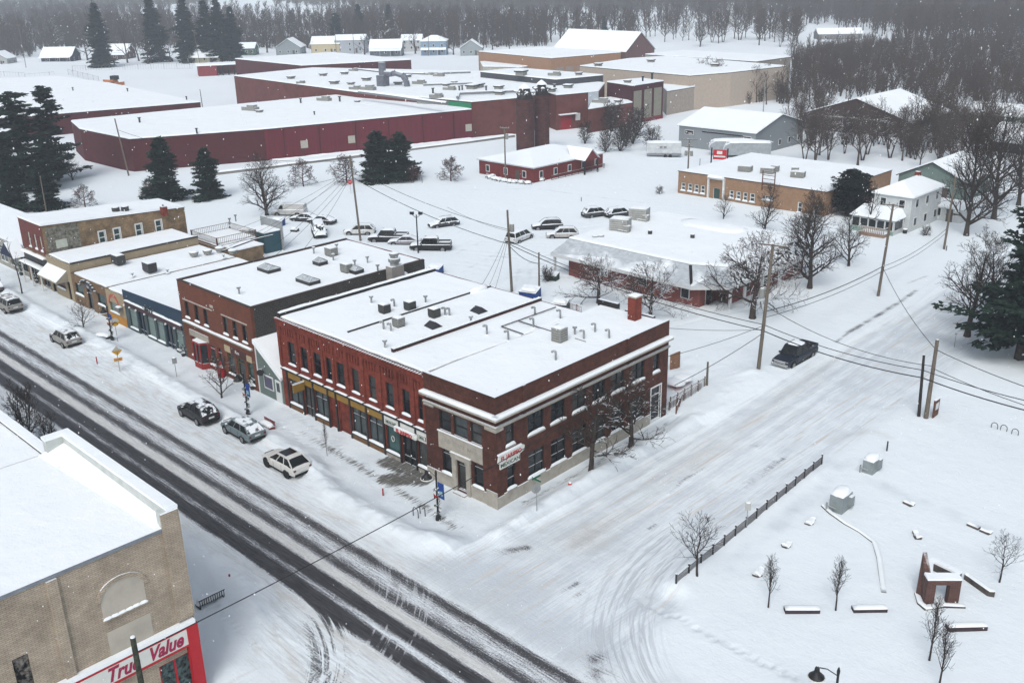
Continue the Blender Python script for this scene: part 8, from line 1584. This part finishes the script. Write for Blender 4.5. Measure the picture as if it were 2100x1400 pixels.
# woods: individual trees where they can be told apart
wr=random.Random(77); occ=[]
def inpoly(x,y,P):
    c=False; j=len(P)-1
    for i in range(len(P)):
        if (P[i][1]>y)!=(P[j][1]>y) and x<(P[j][0]-P[i][0])*(y-P[i][1])/(P[j][1]-P[i][1]+1e-9)+P[i][0]: c=not c
        j=i
    return c
AVOID=[(1690,205,1900,292),(1625,215,1660,300),(1375,215,1640,322),(1985,215,2100,258),(2050,262,2100,325),(1890,335,2030,410),(1780,395,1930,470),(1380,300,1840,450),(1140,95,1345,130),(1180,108,1625,192),(975,96,1280,150),(1690,62,1740,84),(75,118,160,134)]
def scatter(n,box,poly,Hr,label,group,key=None,rows=1.0,av=True,name='bare_tree'):
    made=0;tries=0
    while made<n and tries<n*60:
        tries+=1; x=wr.uniform(box[0],box[2]); y=wr.uniform(box[1],box[3])
        if poly and not inpoly(x,y,poly): continue
        if av and any(a<x<c and b<y<d for a,b,c,d in AVOID): continue
        p=G(x,y); 
        if any((p.x-q[0])**2+(p.y-q[1])**2<q[2] for q in occ): continue
        occ.append((p.x,p.y,9 if y>110 else 16)); k=key or wr.choice(FV); place_tree(k,name,label,p,wr.uniform(*Hr),group,wr.uniform(0,6.28),wr.uniform(.85,1.25)); made+=1
    return made
RT=[(1420,180),(1500,195),(1625,140),(1640,112),(1800,95),(2140,85),(2160,330),(1960,330),(1900,345),(1850,330),(1640,335),(1640,215),(1400,215)]
c1_=scatter(118,(1380,90,2160,345),RT,(6.5,11),'bare leafless tree in the tangled thicket at the right, one of many alike','bare trees of the right-hand thicket')
scatter(8,(1180,262,1345,322),[(1185,285),(1230,262),(1340,270),(1345,310),(1290,322),(1200,318)],(4.5,6.5),'leafless tangled tree of the clump between the silos and the cargo trailer','bare clump by the silos',key='shrub',av=False)
scatter(12,(1615,300,1760,345),[(1610,318),(1760,322),(1750,345),(1620,335)],(7,10),'slender bare tree in the row behind the tan building','bare row behind the tan building')
scatter(26,(1590,215,2000,350),[(1640,215),(1665,300),(1770,300),(1930,300),(1990,350),(1860,345),(1700,340),(1640,345),(1610,290)],(7,11),'bare leafless tree at the near edge of the thicket around the dark brown barn','bare trees round the brown barn',av=False)
scatter(70,(0,88,1000,126),[(0,100),(0,135),(60,130),(80,108),(200,112),(420,104),(560,98),(1000,96),(1000,84),(0,84)],(12,19),'bare leafless tree in the belt of woods behind the far houses, one of many alike','bare trees behind the far houses')
scatter(40,(880,72,1640,105),[(880,100),(960,104),(1130,92),(1160,72),(1330,84),(1400,98),(1640,108),(1640,72),(880,72)],(11,17),'bare leafless tree in the woods beyond the warehouses, one of many alike','bare trees beyond the warehouses')
scatter(14,(1840,400,2160,330),None,(8,12),'bare tree near the houses at the upper right, one of several alike','bare trees by the right-hand houses') if False else None
# far woods that read as one mass
def mass(name,label,specs,seed,col_mt,key_list):
    rs=np.random.RandomState(seed); Vs=[];Fs=[];b=0
    base=[]
    for k in key_list:
        a,c,H0,_=TREES[k]
        for me in (a,c):
            nv=len(me.vertices); co=np.empty(nv*3,dtype=np.float32); me.vertices.foreach_get('co',co); nf=len(me.polygons); li=np.empty(nf*4,dtype=np.int32); me.loops.foreach_get('vertex_index',li); base.append((k,co.reshape(-1,3),li.reshape(-1,4),H0))
    for x,y,H,kk in specs:
        a=rs.uniform(0,6.28); c,s=math.cos(a),math.sin(a)
        for k,co,f,H0 in base:
            if k!=kk: continue
            sc_=H/H0; v=co*sc_; v=np.stack([v[:,0]*c-v[:,1]*s+x,v[:,0]*s+v[:,1]*c+y,v[:,2]],-1); Vs.append(v); Fs.append(f+b); b+=len(v)
    me=mesh_np(name,np.concatenate(Vs),np.concatenate(Fs),col_mt); o=bpy.data.objects.new(name,me); sc.collection.objects.link(o); tag(o,label,'woods',kind='stuff'); return o
for i in range(3): make_tree_mesh('far%d'%i,bark,sides=(3,3),seed=90+i,H=15,trunk_h=3,r0=.22,spread=.6+.1*i,nl=11,width=.36,up=.14,rt=.075,kids=(4,3,2),lv=2)
for i in range(3): make_tree_mesh('lite%d'%i,bark_wood,sides=(3,3),seed=190+i,H=15,trunk_h=3,r0=.22,spread=.8+.1*i,nl=14,width=.38,up=.08,rt=.11,kids=(4,),lv=2)
for i in range(2): make_tree_mesh('brush%d'%i,bark,sides=(3,3),seed=95+i,H=4,trunk_h=.3,r0=.05,spread=.8,nl=8,width=.5,up=.08,rt=.03,kids=(4,3),lv=2,multi=3)
rs=np.random.RandomState(3)
CLEAR=[(440,10,740,34),(930,40,1165,56),(1570,58,1668,88),(1690,66,1745,90),(1690,90,1800,100)]
def spec(n,poly,Hr,keys,av=False,gap=False):
    xs_=[p[0] for p in poly]; ys_=[p[1] for p in poly]; out=[]
    W_=[tuple(G(*p))[:2] for p in poly]; x0,x1=min(p[0] for p in W_),max(p[0] for p in W_); y0,y1=min(p[1] for p in W_),max(p[1] for p in W_); tr=0
    while len(out)<n and tr<n*40:
        tr+=1; x=rs.uniform(x0,x1); y=rs.uniform(y0,y1)
        if not inpoly(x,y,W_): continue
        if gap:
            c=[PM[r][0]*x+PM[r][1]*y-PM[r][2]*CH for r in range(3)]; px=1050+FPX*c[0]/c[2]; py=700+FPX*c[1]/c[2]
            if any(a<px<c_ and b<py<d for a,b,c_,d in CLEAR): continue
        if av:
            c=[PM[r][0]*x+PM[r][1]*y-PM[r][2]*CH for r in range(3)]; px=1050+FPX*c[0]/c[2]; py=700+FPX*c[1]/c[2]
            if any(a<px<c_ and b<py<d for a,b,c_,d in AVOID): continue
        out.append((x,y,rs.uniform(*Hr),keys[rs.randint(len(keys))]))
    return out
FK=['far0','far1','far2']; LK=['lite0','lite1','lite2']
mass('far_woods','distant leafless woods fading into the haze across the left of the view',spec(2100,[(-100,95),(-100,-6),(430,-6),(470,8),(250,40),(420,72),(500,88),(300,98)],(12,18),LK),1,bark_wood,LK)
mass('far_woods','distant leafless woods fading into the haze behind the far houses and warehouses',spec(2900,[(470,85),(640,70),(720,50),(900,45),(960,62),(1120,66),(1300,76),(1420,95),(1640,98),(1640,84),(1500,62),(1400,40),(1150,44),(930,38),(700,25),(560,14),(560,-6),(1600,-8),(1600,52),(1560,88),(1640,95),(1400,95),(900,94),(500,92)],(11,17),LK),2,bark_wood,LK)
mass('far_woods','distant leafless woods fading into the haze in the upper right corner',spec(2300,[(1600,52),(1600,-6),(2200,-6),(2200,95),(1850,92),(1760,60),(1690,52)],(11,17),LK),3,bark_wood,LK)
mass('far_woods','faint treeline filling the gaps between the distant fields',spec(3000,[(-100,96),(-100,-6),(2200,-6),(2200,98),(1400,98),(1130,88),(880,96),(400,96)],(9,17),LK,gap=True),9,bark_wood,LK)
mass('thicket_brush','tangled leafless brush filling the thicket between the trees at the right',spec(1100,RT,(3,6),['brush0','brush1'],True)+spec(330,RT,(6,10),FK,True),4,bark_wood,['brush0','brush1']+FK)
mass('brush','leafless brush along the backs of the far houses',spec(700,[(0,122),(60,122),(90,104),(420,100),(1000,100),(1120,95),(1120,86),(0,88)],(3,7),['brush0','brush1'])+spec(420,[(0,112),(90,104),(420,100),(1000,99),(1120,95),(1120,86),(0,88)],(11,17),FK),5,bark_wood,['brush0','brush1']+FK)
# snow-laden shrubs before the red office
mb=MB()
for x,y in ((1005,368),(1015,371),(1024,373),(1035,375),(1046,377),(1056,378),(1070,379),(1082,380),(1010,366),(1108,374)):
    p=G(x,y); t=thing('snowy_shrub','low dark shrub heaped with snow along the front of the red hipped office','bush',tuple(p),'snowy foundation shrubs'); k=MB()
    for i in range(60): v=Vector((wr.gauss(0,.45),wr.gauss(0,.45),abs(wr.gauss(.35,.25)))); w_=Vector((wr.uniform(-1,1),wr.uniform(-1,1),wr.uniform(-.5,1))).normalized()*.3; k.add([p+v,p+v+w_,p+v+w_.orthogonal().normalized()*.2],[(0,1,2)])
    build(k,'foliage',mat('shrub_dark',(.03,.03,.025),.9,snow=(.85,.6,3)),t); k=MB(); k.lump(p+Vector((0,0,.45)),1.3,1.1,.4,wr,8); build(k,'snow_cap',snow,t)
# ---------------------------------------------------------------- falling snow and the snowy air
rs=np.random.RandomState(12); Vs=[];Fs=[]; b=0
oct_=np.array([(1,0,0),(-1,0,0),(0,1,0),(0,-1,0),(0,0,1),(0,0,-1)],float); of=np.array([(0,2,4),(2,1,4),(1,3,4),(3,0,4),(2,0,5),(1,2,5),(3,1,5),(0,3,5)])
for i in range(2600):
    t=rs.uniform(.08,1)**.6*95; x=rs.uniform(-100,2200); y=rs.uniform(-100,1500); d=ray(x,y); p=Vector((0,0,CH))+d*t
    if p.z<.3: continue
    r=rs.uniform(.012,.028)*(.5+t/70); Vs.append(oct_*r*np.array([1,1,rs.uniform(1,1.8)])+np.array(tuple(p))); Fs.append(of+b); b+=6
me=mesh_np('snowflakes',np.concatenate(Vs),np.concatenate(Fs),snow); o=bpy.data.objects.new('snowflakes',me); sc.collection.objects.link(o); tag(o,'fine snowflakes drifting down through the air all over the scene','snowfall',kind='stuff')
hm=bpy.data.materials.new('haze'); hm.use_nodes=True; N=hm.node_tree.nodes; N.remove(N['Principled BSDF']); pv=N.new('ShaderNodeVolumePrincipled'); pv.inputs['Color'].default_value=(.84,.90,.98,1); pv.inputs['Density'].default_value=.00034; pv.inputs['Anisotropy'].default_value=0
hm.node_tree.links.new(pv.outputs[0],N['Material Output'].inputs['Volume'])
mb=MB(); mb.box(-5300,-2300,-8,5300,5800,60); build(mb,'haze',hm,kind='stuff',label='pale snowy haze filling the air',cat='haze')
